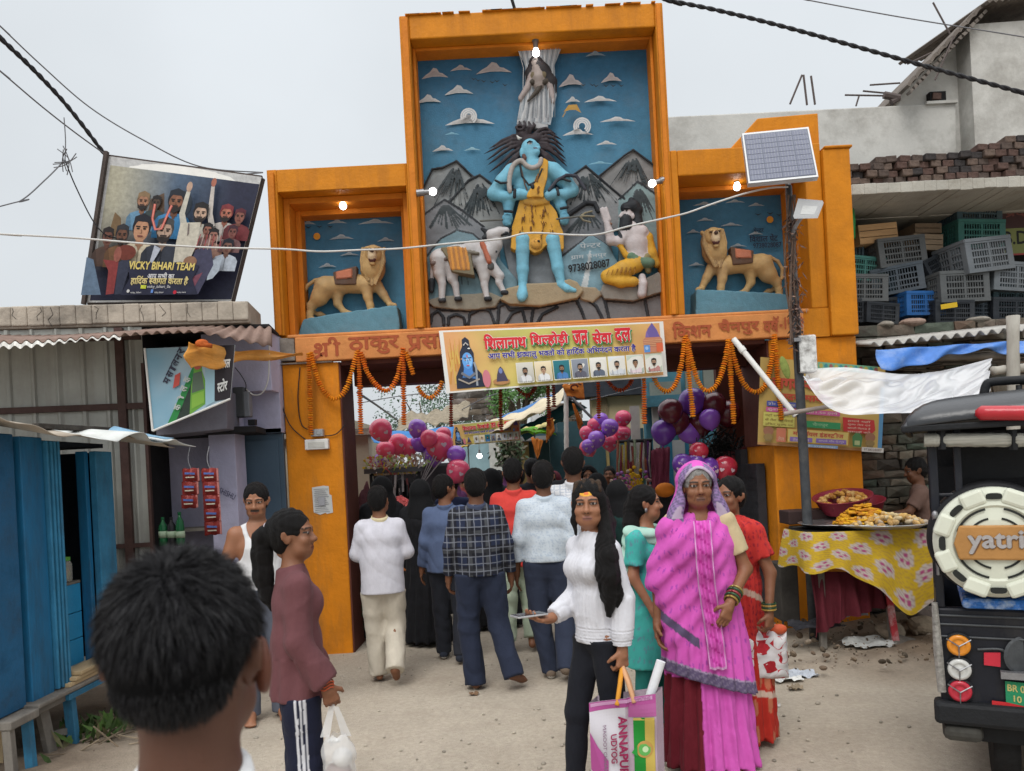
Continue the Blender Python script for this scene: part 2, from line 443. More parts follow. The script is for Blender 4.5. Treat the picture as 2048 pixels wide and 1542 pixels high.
 def field(s,lo,hi,h):
  lo=np.array(lo,float);n=np.maximum(np.ceil((np.array(hi)-lo)/h).astype(int)+1,3)
  ax=[lo[i]+h*np.arange(n[i])for i in range(3)];F=np.full(n,.5)
  for p in s.p:
   a,b=s._bb(p);m=p[5]+2.5*h
   i0=[int(max(0,math.floor((a[i]-m-lo[i])/h)))for i in range(3)];i1=[int(min(n[i],math.ceil((b[i]+m-lo[i])/h)+1))for i in range(3)]
   if any(i1[i]<=i0[i]for i in range(3)):continue
   sl=tuple(slice(i0[i],i1[i])for i in range(3))
   d=s._d(p,ax[0][sl[0]][:,None,None],ax[1][sl[1]][None,:,None],ax[2][sl[2]][None,None,:])
   f=F[sl];k=max(p[5],1e-6)
   if p[9]=='u':q=np.maximum(k-np.abs(f-d),0)/k;F[sl]=np.minimum(f,d)-q*q*k/4
   else:d=-d;q=np.maximum(k-np.abs(f-d),0)/k;F[sl]=np.maximum(f,d)+q*q*k/4
  if s.disp is not None:F=F+s.disp(ax[0][:,None,None],ax[1][None,:,None],ax[2][None,None,:])
  for c,n in s.gclip:F=np.maximum(F,(ax[0][:,None,None]-c[0])*n[0]+(ax[1][None,:,None]-c[1])*n[1]+(ax[2][None,None,:]-c[2])*n[2])
  return F,lo
 def bounds(s):
  B=[s._bb(p)for p in s.p if p[9]=='u'];return np.min([b[0]for b in B],0),np.max([b[1]for b in B],0)
 def mesh(s,h,box=None):
  lo,hi=box if box else s.bounds()
  if not box:lo=lo-2*h-.012;hi=hi+2*h+.012
  F,o=s.field(lo,hi,h);return surfnet(F,o,h)
 def colors(s,V):
  best=np.full(len(V),1e9);C=np.ones((len(V),3))
  for p in s.p:
   if p[9]!='u' or p[6]is None:continue
   a,b=s._bb(p);m=np.all((V>a-.03)&(V<b+.03),1)
   if not m.any():continue
   q=V[m];d=s._d(p,q[:,0],q[:,1],q[:,2]);ok=d<best[m];ii=np.where(m)[0][ok];best[ii]=d[ok];C[ii]=p[6]
  return C
def nmesh(name,V,F,m,parent,cols=None,smooth=True,label=None):
 me=bpy.data.meshes.new(name);F=np.asarray(F);k=F.shape[1]
 me.vertices.add(len(V));me.vertices.foreach_set('co',np.asarray(V,np.float32).ravel())
 me.loops.add(F.size);me.loops.foreach_set('vertex_index',F.astype(np.int32).ravel())
 me.polygons.add(len(F));me.polygons.foreach_set('loop_start',(np.arange(len(F))*k).astype(np.int32))
 me.update(calc_edges=True);me.validate()
 me.polygons.foreach_set('use_smooth',[smooth]*len(me.polygons))
 if cols is not None and len(me.vertices)==len(cols):
  ca=me.color_attributes.new('Col','FLOAT_COLOR','POINT');ca.data.foreach_set('color',np.hstack([np.asarray(cols,np.float32),np.ones((len(V),1),np.float32)]).ravel())
 for x in(m if isinstance(m,(list,tuple))else[m]):me.materials.append(x)
 o=bpy.data.objects.new(name,me);COL.objects.link(o)
 if parent:o.parent=parent;WORLD[o.name]=wloc(parent)
 if label:o['label']=label
 return o
def relax(V,F,it=2,lam=.5):
 """a few Laplacian steps to take the grid's steps off"""
 F=np.asarray(F);n=len(V)
 E=np.concatenate([F[:,[0,1]],F[:,[1,2]],F[:,[2,3]],F[:,[3,0]]]);E=np.concatenate([E,E[:,::-1]])
 deg=np.bincount(E[:,0],minlength=n)[:,None].astype(float)
 for _ in range(it):
  A=np.zeros_like(V)
  for k in range(3):A[:,k]=np.bincount(E[:,0],weights=V[E[:,1],k],minlength=n)
  V=V+lam*(A/np.maximum(deg,1)-V)
 return V
SKIN={'brown':srgb('9a6a4c'),'tan':srgb('916349'),'dark':srgb('68432e'),'mid':srgb('7c523a')}
M_SKIN=mat('skin',(1,1,1),.55,.06,30,.06,160,attr=True,spec=.4,sub=.08)
M_HAIR=mat('hair',(.0065,.0055,.0055),.55,.5,30,.6,120,spec=.22,stretch=(6,6,.7))
M_CLOTH=mat('dyed_cloth',(1,1,1),.85,.08,14,.30,17,attr=True,spec=.12,stretch=(1.3,1.3,.7),ridge=5.5)
M_CLOTH.node_tree.nodes['Principled BSDF'].inputs['Sheen Weight'].default_value=.03
def frame(d,up):
 d=np.array(d,float);d/=np.linalg.norm(d);u=np.array(up,float);u=u-d*(u@d);u/=np.linalg.norm(u);return d,u,np.cross(d,u)
def hand_prims(S_,wrist,d,palm,side,curl,skin,sc=1.,spread=1.,thumb_out=.75,curls=None):
 """palm + five bent fingers; d = along the hand, palm = palm normal (towards what is held), side=+1 thumb on +cross side"""
 d,n,b=frame(d,palm);w=np.array(wrist,float);b=b*side;L=.078*sc
 k=.008*sc
 S_.cone(w,w+d*.03*sc,.024*sc,.026*sc,.012,skin)
 for t,r in((-.026,.0135),(-.008,.0145),(.010,.0145),(.028,.0135)):
  S_.cone(w+d*.02*sc+b*t*.55*sc,w+d*L+b*t*sc,r*sc,r*.86*sc,.012,skin)
 lens=((.028,.040,.026,.020,.0088),(.010,.046,.029,.021,.0092),(-.009,.042,.027,.020,.0088),(-.027,.032,.021,.018,.0078))
 for i,(t,l1,l2,l3,r)in enumerate(lens):
  c=curls[i]if curls else curl;p=w+d*L+b*t*sc;a=0
  dirb=b*(t*3.0*spread)
  for j,l in enumerate((l1,l2,l3)):
   a+=c*(.75,1.,.7)[j];v=d*math.cos(a)+n*math.sin(a)+dirb*.35;v=v/np.linalg.norm(v)
   q=p+v*l*sc;S_.cone(p,q,r*sc*(1-.07*j),r*sc*(.93-.08*j),.004*sc,skin);p=q
 p=w+d*.022*sc+b*.024*sc;v=d*.55+b*thumb_out+n*.35;v/=np.linalg.norm(v);q=p+v*.040*sc
 S_.cone(p,q,.0125*sc,.0105*sc,.010,skin);v2=d*.8+b*.2+n*(.35+.5*curl);v2/=np.linalg.norm(v2);S_.cone(q,q+v2*.03*sc,.0102*sc,.008*sc,.004,skin)
def head_M(yaw,pitch,roll=0.):
 return np.array((Matrix.Rotation(yaw,3,'Z')@Matrix.Rotation(pitch,3,'X')@Matrix.Rotation(roll,3,'Y')))
class Person:
 """local frame: x to the person's right, y forward, z up; joints in metres for a 1.65 m body"""
 def __init__(s,name_label,xy,yaw,H=1.62,skin='brown',group=None,base_z=0.,build=1.0,female=False,lean=(0,0),**J):
  s.root=thing('person',name_label,'person',(xy[0],xy[1],base_z),group,yaw);s.H=H;q=H/1.65;s.q=q;s.bw=build;s.fem=female
  s.skin=SKIN[skin]if isinstance(skin,str)else skin
  lx,ly=lean
  d=dict(hipL=(-.085,0,.87),hipR=(.085,0,.87),kneeL=(-.095,.015,.47),kneeR=(.095,.015,.47),ankL=(-.10,-.02,.075),ankR=(.10,-.02,.075),footL=None,footR=None,pelvis=(0,0,.90),waist=(lx*.3,ly*.3,1.04),chest=(lx*.7,ly*.7,1.22),neck=(lx,ly,1.385),head=(lx*1.1,ly*1.15+.012,1.535),shL=(-.146,0,1.312),shR=(.146,0,1.312),elL=(-.192,-.03,1.07),elR=(.192,-.03,1.07),wrL=(-.205,.04,.835),wrR=(.205,.04,.835),handL=None,handR=None,palmL=(.9,.2,0),palmR=(-.9,.2,0),curlL=.35,curlR=.35,hyaw=0.,hpitch=0.,hroll=0.)
  if lean!=(0,0):
   for k in('shL','shR','elL','elR','wrL','wrR'):d[k]=(d[k][0]+lx,d[k][1]+ly,d[k][2])
  d.update(J);s.J=d
  s.j={k:np.array(v,float)*q for k,v in d.items()if isinstance(v,(tuple,list))and k[:4]not in('palm','hand','foot')}
  for side in 'LR':
   for nm,fr in(('hand',None),('foot',None)):
    v=d[nm+side]
    if v is None:v=(s.j['wr'+side]-s.j['el'+side])if nm=='hand' else(-.12 if side=='L' else .12,1,-.0)
    s.j[nm+side]=np.array(v,float)/np.linalg.norm(v)
  s.HM=head_M(d['hyaw'],d['hpitch'],d['hroll'])
 def hp(s,p):return s.HM@(np.array(p,float)*s.q)+s.j['head']
 def flesh(s,h=.012,hh=.0045,hands=.0042,feet=True,face=True,detail=True,age=0,bindi=None,lips=None,beard=None,headres=True,shave=None):
  q,j,k=s.q,s.j,s.skin;B=SDF();bw=s.bw
  f=.9 if s.fem else 1.
  g=.86
  B.ell(j['pelvis'],np.array((.145,.10,.12))*q*bw*g,k=.04,col=k)
  B.cone(j['waist'],j['chest'],.098*q*bw*(g if s.fem else .95),.118*q*bw*f,.05,k,sc=(1.18,.82,1));B.cone(j['pelvis'],j['waist'],.105*q*bw*g,.098*q*bw*g,.05,k,sc=(1.15,.85,1))
  B.cone(j['chest'],j['neck']-(0,0,.03*q),.108*q*f,.056*q,.05,k,sc=(1.15,.8,1))
  B.cone(j['neck']-np.array((0,0,.05))*q,s.hp((0,-.012,-.05)),.060*q*(.88 if s.fem else 1),.050*q*(.9 if s.fem else 1.02),.03,k)
  for sd in 'LR':
   B.cone(j['neck']-np.array((0,0,.05*q)),j['sh'+sd],.045*q,.050*q*f,.04,k)
   B.cone(j['sh'+sd],j['el'+sd],.052*q*bw*f,.040*q*f,.03,k);B.cone(j['el'+sd],j['wr'+sd],.040*q*f,.026*q*f,.02,k)
   B.cone(j['hip'+sd],j['knee'+sd],.068*q*bw,.043*q,.03,k);B.cone(j['knee'+sd],j['ank'+sd],.043*q,.033*q,.02,k)
   B.ell(j['knee'+sd]*.62+j['ank'+sd]*.38-np.array((0,.015,0)),np.array((.038,.043,.11))*q,k=.03,col=k)
   if feet:
    a=j['ank'+sd];t=j['foot'+sd];side=np.cross(t,(0,0,1));heel=a-t*.035*q+np.array((0,0,-.035*q));toe=a+t*.15*q;toe[2]=a[2]-.055*q+t[2]*.05
    B.cone(heel,toe,.032*q,.022*q,.03,k);B.cone(a+t*.02,toe-t*.02,.033*q,.026*q,.03,k)
    for i,o in enumerate((-.030,-.012,.006,.022,.036)):
     o2=o if sd=='R' else-o
     B.cone(toe+side*o2*q-t*.02,toe+side*o2*q+t*(.028-.005*abs(i-.8))*q,.0125*q,.010*q,.006,k)
   hand_prims(B,j['wr'+sd],j['hand'+sd],s.J['palm'+sd],(-1 if sd=='L' else 1)*s.J.get('thumb'+sd,1),s.J['curl'+sd],k,q,curls=s.J.get('curls'+sd))
  s.head_prims(B,k,age)
  lo,hi=B.bounds();P_=[]
  boxes=[]
  hc=s.j['head'];r=.165*q
  if headres:boxes.append((hc-r,hc+r,hh))
  for sd in 'LR':
   if not hands:continue
   w=j['wr'+sd]+j['hand'+sd]*.085*q;r2=.125*q;boxes.append((w-r2,w+r2,hands))
  V,F=B.mesh(h);V=relax(V,F,1)
  cen=V[F].mean(1);keep=np.ones(len(F),bool)
  for a,b,_ in boxes:keep&=~np.all((cen>a+.012)&(cen<b-.012),1)
  Vs,Fs=[V],[F[keep]];n=len(V)
  for a,b,hr in boxes:
   v,ff=B.mesh(hr,(a,b))
   if len(v):v=relax(v,ff,1,.35);Vs.append(v);Fs.append(ff+n);n+=len(v)
  V=np.concatenate(Vs);F=np.concatenate(Fs)
  C=np.tile(np.array(k)[None],(len(V),1));C=s.face_paint(V,C,face,bindi,lips,beard,age,shave)
  return nmesh('body',V,F,M_SKIN,s.root,C)
 def head_prims(s,B,k,age=0):
  E_=lambda c,r,kk=.02,op='u':B.ell(s.hp(c),np.array(r)*s.q,s.HM,kk,k,op=op)
  C_=lambda a,b,ra,rb,kk=.012:B.cone(s.hp(a),s.hp(b),ra*s.q,rb*s.q,kk,k)
  fw=.94 if s.fem else 1.
  E_((0,-.012,.032),(.074,.094,.088));E_((0,.020,-.03),(.056*fw,.067,.080),.03);E_((0,.050,-.078),(.032*fw,.030,.026),.03)
  C_((-.034,.045,-.062),(.034,.045,-.062),.026,.026,.03)
  C_((0,.080,.022),(0,.100,-.016),.0085,.0125,.012);E_((0,.1,-.020),(.014,.012,.010),.010)
  for x in(-1,1):
   E_((x*.013,.091,-.023),(.009,.009,.008),.008)
   E_((x*.033,.090,.017),(.021,.014,.0135),.014,'s')
   E_((x*.033,.0705,.016),(.0165,.0155,.0145),.003)
   C_((x*.016,.083,.036),(x*.050,.070,.036),.007,.006,.012);C_((x*.020,.0835,.0245),(x*.045,.0765,.0235),.0042,.0036,.004)
   E_((x*.040,.066,-.022),(.024,.020,.022),.02)
   E_((x*.072,-.008,-.004),(.009,.021,.031),.008);E_((x*.081,-.018,.004),(.006,.014,.024),.006);E_((x*.089,-.026,.006),(.004,.006,.022),.005)
   E_((x*.084,-.004,.002),(.004,.009,.014),.006,'s')
   if age:C_((x*.022,.088,-.03),(x*.034,.078,-.058),.0052,.0045,.004)
  C_((-.018,.083,-.0515),(.018,.083,-.0515),.0065,.0065,.006);C_((-.015,.082,-.0625),(.015,.082,-.0625),.0075,.0075,.006)
  C_((-.012,.0855,-.0535),(.012,.0855,-.0535),.0052,.0052,.005)
 def face_paint(s,V,C,face,bindi,lips,beard,age,shave):
  if not face:return C
  X=((V-s.j['head'])@s.HM)/s.q;x,y,z=X.T;ax=np.abs(x);front=y>.03;k=np.array(s.skin)
  def put(m,c,a=1.):C[m]=C[m]*(1-a)+np.array(c)*a
  put((ax<.075)&(z>-.12)&(y>-.0)&(np.abs(z-.016)<.018)&(np.abs(ax-.033)<.024)&front,k*.72,.6)
  ez=(np.abs(z-.0155-.0006)/.0058)**2+((ax-.033)/.0150)**2
  put((ez<1.55)&front,(.015,.01,.008));put((ez<.85)&front,(.30,.26,.24));put((np.hypot(ax-.033-.0,z-.016)<.0070)&front,(.012,.008,.006))
  put((np.abs(z-(.0375-4.5*(ax-.032)**2))<.0042)&(ax>.012)&(ax<.054)&front,(.02,.014,.012),.9)
  lp=lips or tuple(k*np.array((.95,.62,.62)))
  put((np.abs(z+.057)<.0115*np.clip(1-(ax/.026)**2,0,1)**.5)&(y>.06),lp,.85);put((np.abs(z+.0572)<.0015)&(ax<.022)&(y>.06),k*.2)
  put((np.hypot(ax-.0075,z+.0285)<.0042)&(y>.085),k*.25)
  if bindi:put((((x)/bindi[0])**2+((z-bindi[3])/bindi[1])**2<1)&front,bindi[2])
  if bindi and len(bindi)>4:put(((x/(bindi[0]*.35))**2+((z-bindi[3])/(bindi[1]*.6))**2<1)&front,bindi[4])
  if beard:
   put((z<-.03)&(z>-.13)&(y>-.01)&~((np.abs(z+.057)<.010)&(ax<.02))&((ax>.048)|(z<-.068)),(.03,.022,.018),beard)
   put((np.abs(z+.043)<.0075)&(ax<.030)&(y>.07),(.015,.012,.01),.95)
  if age:
   for zz in(.055,.066,.077):put((np.abs(z-zz-.002*np.sin(60*x))<.0018)&(ax<.04)&front,k*.6,.6)
   put((np.abs(ax-(.026-.25*(z+.03)))<.0025)&(z<-.028)&(z>-.066)&front,k*.5,.6)
  return C
 def hair(s,style='short',col=(.011,.010,.010),h=.0055,parent=None):
  q=s.q;B=SDF();E_=lambda c,r,kk=.015,op='u':B.ell(s.hp(c),np.array(r)*q,s.HM,kk,col,op=op)
  m=M_HAIR if col[0]<.05 else mat('grey_hair',col,.6,.35,30,.5,120,stretch=(6,6,.7))
  E_((0,-.020,.040),(.082,.097,.093))
  if style=='short':
   E_((0,-.055,-.015),(.070,.058,.07),.03);E_((0,.115,-.03),(.085,.075,.108),.014,'s')
   for x in(-1,1):E_((x*.085,.012,-.040),(.03,.034,.040),.012,'s')
  if style in('long','tail','bun'):
   E_((0,-.05,-.01),(.074,.062,.075),.03);E_((0,.112,-.012),(.069,.068,.102),.016,'s')
   if style!='long':
    for x in(-1,1):E_((x*.088,.016,-.035),(.03,.036,.042),.012,'s')
  n0=lambda X,Y,Z:-.0035*np.abs(np.sin(95*X+22*Y+3*np.sin(40*Z)))-.002*np.sin(170*Y+60*X)
  B.disp=n0
  return B,m
 def finish_hair(s,B,m,h=.0055):
  V,F=B.mesh(h);V=relax(V,F,1,.4);return nmesh('hair',V,F,m,s.root)
 def garment(s,B,name,m,h=.011,cols=None,amp=.005,seed=0.,it=1):
  amp=amp*1.15
  if amp:
   old=B.disp;B.disp=lambda X,Y,Z:amp*fold(X,Y,Z,1,seed)+(old(X,Y,Z)if old else 0)
  V,F=B.mesh(h);V=relax(V,F,it,.4)
  C=cols(V)if callable(cols)else B.colors(V)if cols is None else np.tile(np.array(cols)[None],(len(V),1))
  return nmesh(name,V,F,m,s.root,C)
 def shirt(s,m,col=(1,1,1),hem=.80,sleeve='long',fit=1.0,collar=True,flare=1.,amp=.005,seed=0.,h=.011,cols=None,name='shirt',build=True,nd=0.):
  h=min(h,.0095)if h<.015 else h
  q,j=s.q,s.j;B=SDF();t=.014*q*fit;bw=s.bw*fit;f=.93 if s.fem else 1.
  hz=hem*q;hc=[((0,0,hz),(0,0,-1))]
  top=j['neck']+np.array((0,-.005,.012-nd))*q
  nc=[(top,(0,-.15,.98))]
  B.cone(j['chest'],j['neck']-np.array((0,0,.035))*q,.116*q*bw*f+t*.5,.062*q,.05,col,sc=(1.17,.84,1),clip=nc)
  if s.fem:
   for x in(-1,1):B.ell(j['chest']+np.array((x*.06,.075,.0))*q,np.array((.062,.055,.065))*q,k=.05,col=col)
  B.cone(j['waist'],j['chest'],.108*q*bw+t,.122*q*bw*f+t,.05,col,sc=(1.2,.86,1),clip=nc)
  pb=j['pelvis']-np.array((0,0,.9*q-hz));
  B.cone(j['waist'],np.array((j['pelvis'][0],j['pelvis'][1],hz-.06)),.112*q*bw+t,(.128*bw*q+t)*flare,.05,col,sc=(1.22,.98,1))
  if collar:B.cone(j['neck']-np.array((0,.004,.04))*q,j['neck']+np.array((0,-.012,.012))*q,.072*q,.066*q,.012,col,clip=[(top,(0,-.25,.97))])
  for sd in 'LR':
   B.cone(j['neck']-np.array((0,0,.06))*q,j['sh'+sd],.050*q+t*.3,.058*q*f,.04,col,clip=nc)
   sh,el,wr=j['sh'+sd],j['el'+sd],j['wr'+sd]
   if sleeve=='long':
    B.cone(sh,el,.059*q*f+t*.3,.053*q+t*.3,.03,col);e=el+(wr-el)*.93;dd=(wr-el)/np.linalg.norm(wr-el)
    B.cone(el,wr,.054*q+t*.3,.040*q+t*.25,.02,col,clip=[(e,dd)])
   elif sleeve=='roll':
    B.cone(sh,el,.064*q*f+t*.3,.056*q+t*.3,.03,col);e=el+(wr-el)*.55;dd=(wr-el)/np.linalg.norm(wr-el)
    B.cone(el,wr,.056*q+t*.3,.050*q+t*.3,.02,col,clip=[(e,dd)])
   elif sleeve=='short':
    e=sh+(el-sh)*.72;dd=(el-sh)/np.linalg.norm(el-sh);B.cone(sh,el,.066*q*f,.062*q+t*.4,.03,col,clip=[(e,dd)])
  B.gclip=hc;s.hemz=hem
  if not build:return B
  return s.garment(B,name,m,h,cols if cols is not None else col,amp,seed)
 def trousers(s,m,col=(1,1,1),hem=.05,w=1.0,amp=.006,seed=3.,h=.011,cols=None,name='trousers',top=.93,cuff=1.0):
  q,j=s.q,s.j;B=SDF();bw=s.bw
  tc=[((0,0,min(top,getattr(s,'hemz',9)+.02)*q),(0,0,1))]
  B.ell(j['pelvis'],np.array((.155,.112,.135))*q*bw,k=.05,col=col,clip=tc);B.cone(j['pelvis'],j['waist'],.118*q*bw,.112*q*bw,.05,col,sc=(1.18,.88,1),clip=tc)
  B.gclip=tc
  for sd in 'LR':
   hi,kn,an=j['hip'+sd],j['knee'+sd],j['ank'+sd];B.cone(hi,kn,.098*q*bw*(w*.5+.5),.068*q*max(w,.9),.035,col)
   dd=(an-kn)/np.linalg.norm(an-kn);e=an+dd*(.075-hem)*q*0+dd*(.03*q-(hem-.05))
   B.cone(kn,an+dd*.08,.070*q*w,.060*q*w*cuff,.025,col,clip=[(e,dd)])
  return s.garment(B,name,m,h,cols if cols is not None else col,amp,seed)
 def shoes(s,m,col,sole=True):
  q,j=s.q,s.j;B=SDF()
  for sd in 'LR':
   a=j['ank'+sd];t=j['foot'+sd];heel=a-t*.04*q+np.array((0,0,-.038*q));toe=a+t*.165*q;toe[2]=a[2]-.05*q+t[2]*.05
   B.cone(heel,toe,.040*q,.034*q,.03,col);B.cone(a+t*.01,toe-t*.05,.044*q,.034*q,.03,col)
  V,F=B.mesh(.008);V=relax(V,F,1);C=np.tile(np.array(col)[None],(len(V),1))
  C[V[:,2]<j['ankL'][2]*0+.026]=(.5,.48,.44)if sole else col
  return nmesh('shoes',V,F,m,s.root,C)
def ground():
 def zf(x,y):
  z=.012*noise_.noise(Vector((x*.9,y*.9,0)))+.006*noise_.noise(Vector((x*3,y*3,4)))
  r=min(1,max(0,(x-2.0-.25*math.sin(y*2))/1.2))*min(1,max(0,(y-5.1)/.8))*(1 if x>0 else 0)
  l=min(1,max(0,(-2.0-x)/.8))*min(1,max(0,(y-3.2)/.8))
  return z,r,l
 xs=np.concatenate([np.linspace(-60,-6,10)[:-1],np.linspace(-6,6,161),np.linspace(6,60,10)[1:]]);ys=np.concatenate([np.linspace(-20,0,5)[:-1],np.linspace(0,9,121),np.linspace(9,160,30)[1:]])
 mb=MB();V=[];C=[]
 for x in xs:
  for y in ys:
   z,r,l=zf(x,y);n=noise_.noise(Vector((x*2.3,y*2.3,9)));n2=noise_.noise(Vector((x*7,y*7,3)))
   e=max(r,l);e=min(1,max(0,e+.25*n*(1 if 0<e<1 else 0)))
   zz=z*(.4+1.0*e)+.09*r+.035*e*n2*1.2+(0.02*l)
   road=np.array((.41,.355,.285));dirt=np.array((.165,.115,.075))if r>=l else np.array((.20,.155,.115))
   c=road*(1-e)+dirt*e*(1+.35*n2);V.append((x,y,zz));C.append(c*(1+.05*n+.10*noise_.noise(Vector((x*.5,y*1.8,21)))+.05*noise_.noise(Vector((x*1.4,y*5,33)))))
 ny=len(ys);q=lambda i,j:i*ny+j
 mb.np(V,[(q(i,j),q(i+1,j),q(i+1,j+1),q(i,j+1))for i in range(len(xs)-1)for j in range(ny-1)],C)
 o=mb.build('ground',mat('ground',(1,1,1),.92,.14,34,.5,90,attr=True,dirt=(.27,.22,.165),dirt_amt=.35,dirt_scale=2.6),None,smooth=True);tag(o,kind='structure')
import mathutils.noise as noise_
ground()
OR=(.54,.190,.006);ORD=(.50,.15,.018)
M_OR=mat('orange_paint',OR,.6,.13,5,.22,28,dirt=(.37,.130,.010),dirt_amt=.65,dirt_scale=5,streak=.12)
M_ORD=mat('orange_paint_worn',(.64,.215,.009),.7,.14,3,.3,24,dirt=(.33,.135,.03),dirt_amt=.7,dirt_scale=4,streak=.25)
M_LINT=mat('peach_paint',(.60,.24,.075),.7,.14,5,.25,30,dirt=(.45,.16,.05),dirt_amt=.6)
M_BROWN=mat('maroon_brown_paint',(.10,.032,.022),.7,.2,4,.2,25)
M_RELIEF=mat('painted_plaster',(1,1,1),.62,.10,18,.22,70,attr=True,dirt=(.12,.13,.14),dirt_amt=.25,dirt_scale=3)
M_PRINT=mat('printed_flex',(1,1,1),.5,.03,3,.05,12,attr=True)
YG=7.1
gate=thing('town_gate','tall orange gateway with painted relief panels over the street','gate',(0,YG,0))
G=lambda mb,n,m=M_OR,**k:mb.build(n,m,gate,**k)
def stain_pillar(n,x0,x1,y0,y1,z0,z1):
 a=MB();a.bx(x0,x1,y0,y1,z0,z1);o=G(a,n,M_ORD if z0<.5 else M_OR,bevel=.012);return o
stain_pillar('pillar',-2.07,-1.55,YG,YG+.55,-.1,2.69)
stain_pillar('pillar',2.43,3.24,YG+.02,YG+.85,-.1,2.69)
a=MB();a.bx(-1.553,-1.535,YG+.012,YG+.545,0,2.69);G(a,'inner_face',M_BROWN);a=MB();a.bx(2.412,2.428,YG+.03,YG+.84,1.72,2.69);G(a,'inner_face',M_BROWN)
a=MB();a.bx(2.33,2.41,YG+.25,YG+.80,.02,1.55);a.bx(2.35,2.42,YG+.8,YG+1.0,.02,1.7)
for k in range(12):a.bx(2.325,2.332,YG+.26,YG+.79,.1+k*.12,.15+k*.12)
G(a,'folded_shutter',mat('dark_shutter',(.03,.03,.035),.6,.3,10))
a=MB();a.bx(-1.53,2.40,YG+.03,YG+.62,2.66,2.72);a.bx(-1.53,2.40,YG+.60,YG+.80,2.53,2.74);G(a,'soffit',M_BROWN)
a=MB();a.bx(-1.93,2.74,YG-.045,YG+.05,2.70,2.925);a.bx(-2.0,2.80,YG-.03,YG+.4,2.925,2.955)
G(a,'lintel',M_LINT,bevel=.01)
a=MB();a.bx(-2.10,-1.94,YG-.02,YG+.1,2.72,2.93);a.bx(-2.14,-1.6,YG-.035,YG+.2,2.685,2.698);G(a,'lintel_end',mat('bare_concrete',(.24,.21,.18),.9,.3,8,.4,40),bevel=.008)
c=Canvas((0,YG-.0465,0),(1,0,0),(0,0,1),(0,-1,0),.0012)
RD=(.36,.085,.035)
c.text('श्री',-1.76,2.715,.25,.20,RD,.03);c.text('ठाकुर',-1.44,2.735,.47,.165,RD,.03);c.text('प्रसाद',-.90,2.74,.46,.155,RD,.03);c.text('पुल',-.40,2.735,.3,.155,RD,.03)
c.text('किशन',1.53,2.735,.36,.155,RD,.03);c.text('चैनपुर',1.95,2.74,.38,.15,RD,.03);c.text('वर्ष',2.38-.02,2.745,.15,.15,RD,.03);c.text('-1980',2.51,2.765,.22,.115,RD,.03)
c.build('lettering',mat('carved_red_paint',(1,1,1),.8,.15,30,.2,attr=True),gate)
def frame_box(name,x0,x1,z0,z1,ox0,ox1,oz0,oz1,y0,dep,steps=((.0,.0),)):
 m=MB()
 for x in((x0,ox0),(ox1,x1)):
  if x[1]-x[0]>.005:m.bx(x[0],x[1],y0,y0+dep,z0,z1)
 m.bx(ox0,ox1,y0+.002,y0+dep,oz1,z1-.001)
 if oz0>z0:m.bx(ox0,ox1,y0+.002,y0+dep,z0,oz0)
 return G(m,name,M_OR,bevel=.012)
frame_box('centre_frame',-.825,1.60,2.957,5.83,-.735,1.525,2.957,5.61,YG-.03,.52)
frame_box('wing_frame',-2.12,-.828,2.957,4.49,-2.03,-.84,2.957,4.28,YG,.72)
frame_box('wing_frame',1.603,2.99,2.957,4.48,1.67,2.84,2.957,4.24,YG,.72)
m=MB()
for(x0,x1,z1,y,w)in((-2.028,-.842,4.278,YG+.16,.055),(-1.973,-.897,4.223,YG+.36,.05),(1.672,2.838,4.238,YG+.30,.045),(-.733,1.523,5.608,YG+.12,.028),(-2.118+.2,-.86,0,0,0)):
 if not w:continue
 m.bx(x0,x0+w,y,YG+.60,2.958,z1);m.bx(x1-w,x1,y,YG+.60,2.958,z1);m.bx(x0+w,x1-w,y+.002,YG+.60,z1-w,z1)
m.bx(-.80,-.745,YG-.055,YG-.032,2.958,5.8);m.bx(1.535,1.575,YG-.055,YG-.032,2.958,5.8);m.bx(-2.10,-2.05,YG-.03,YG-.002,2.958,4.46)
G(m,'moulding',mat('orange_edge_paint',(.56,.175,.012),.62,.14,6,.2),bevel=.006)
m=MB();m.bx(2.992,3.24,YG-.05,YG+.62,2.692,4.40);m.bx(3.0,3.26,YG-.07,YG+.64,4.40,4.425);G(m,'corner_pier',M_OR,bevel=.012)
m=MB();m.bx(-2.075,-1.9,YG+.05,YG+.5,2.692,2.955);G(m,'corner_block',M_OR);m=MB();m.bx(2.74,2.99,YG-.006,YG+.3,2.692,2.955);G(m,'corner_block',M_OR)
m=MB();m.prism([(2.16,4.482),(2.48,4.80),(3.05,4.82),(3.05,4.482)],(0,YG+.15,0),(1,0,0),(0,0,1),(0,1,0),.4);G(m,'parapet_block',M_OR,bevel=.01)
m=MB()
for i in range(34):
 m.box((random.uniform(-.8,1.57),YG+.1,5.83),(random.uniform(.03,.16),.3,random.uniform(.003,.011)),(0,random.uniform(-.03,.03),0))
G(m,'mortar_ridge',M_OR);m=MB();m.box((.40,YG+.25,5.86),(.22,.2,.07),(0,0,.1));G(m,'concrete_lump',MATS['bare_concrete'],bevel=.02)
YC,YW=7.40,7.62
def sky_col(u,v):
 n=.05*noise_.noise(Vector((u*9,v*9,1)))+.03*noise_.noise(Vector((u*30,v*30,5)))
 a=np.array((.030,.115,.215));b=np.array((.090,.265,.375));t=max(0,min(1,1.25-1.3*v));return tuple((a*(1-t)+b*t)*(1+2.2*n))
c=Canvas((-.76,YC,2.95),(1,0,0),(0,0,1),(0,-1,0),.0015)
c.grad(0,0,2.31,2.68,sky_col,40,46)
def ZP(Y):return lambda px,py:(PX(px,py,Y),PZ(px,py,Y))
zc=ZP(YC)
def cpt(px,py):x,z=zc(px,py);return x+.76,z-2.95
WH=(.50,.50,.50);PK=(.42,.38,.38)
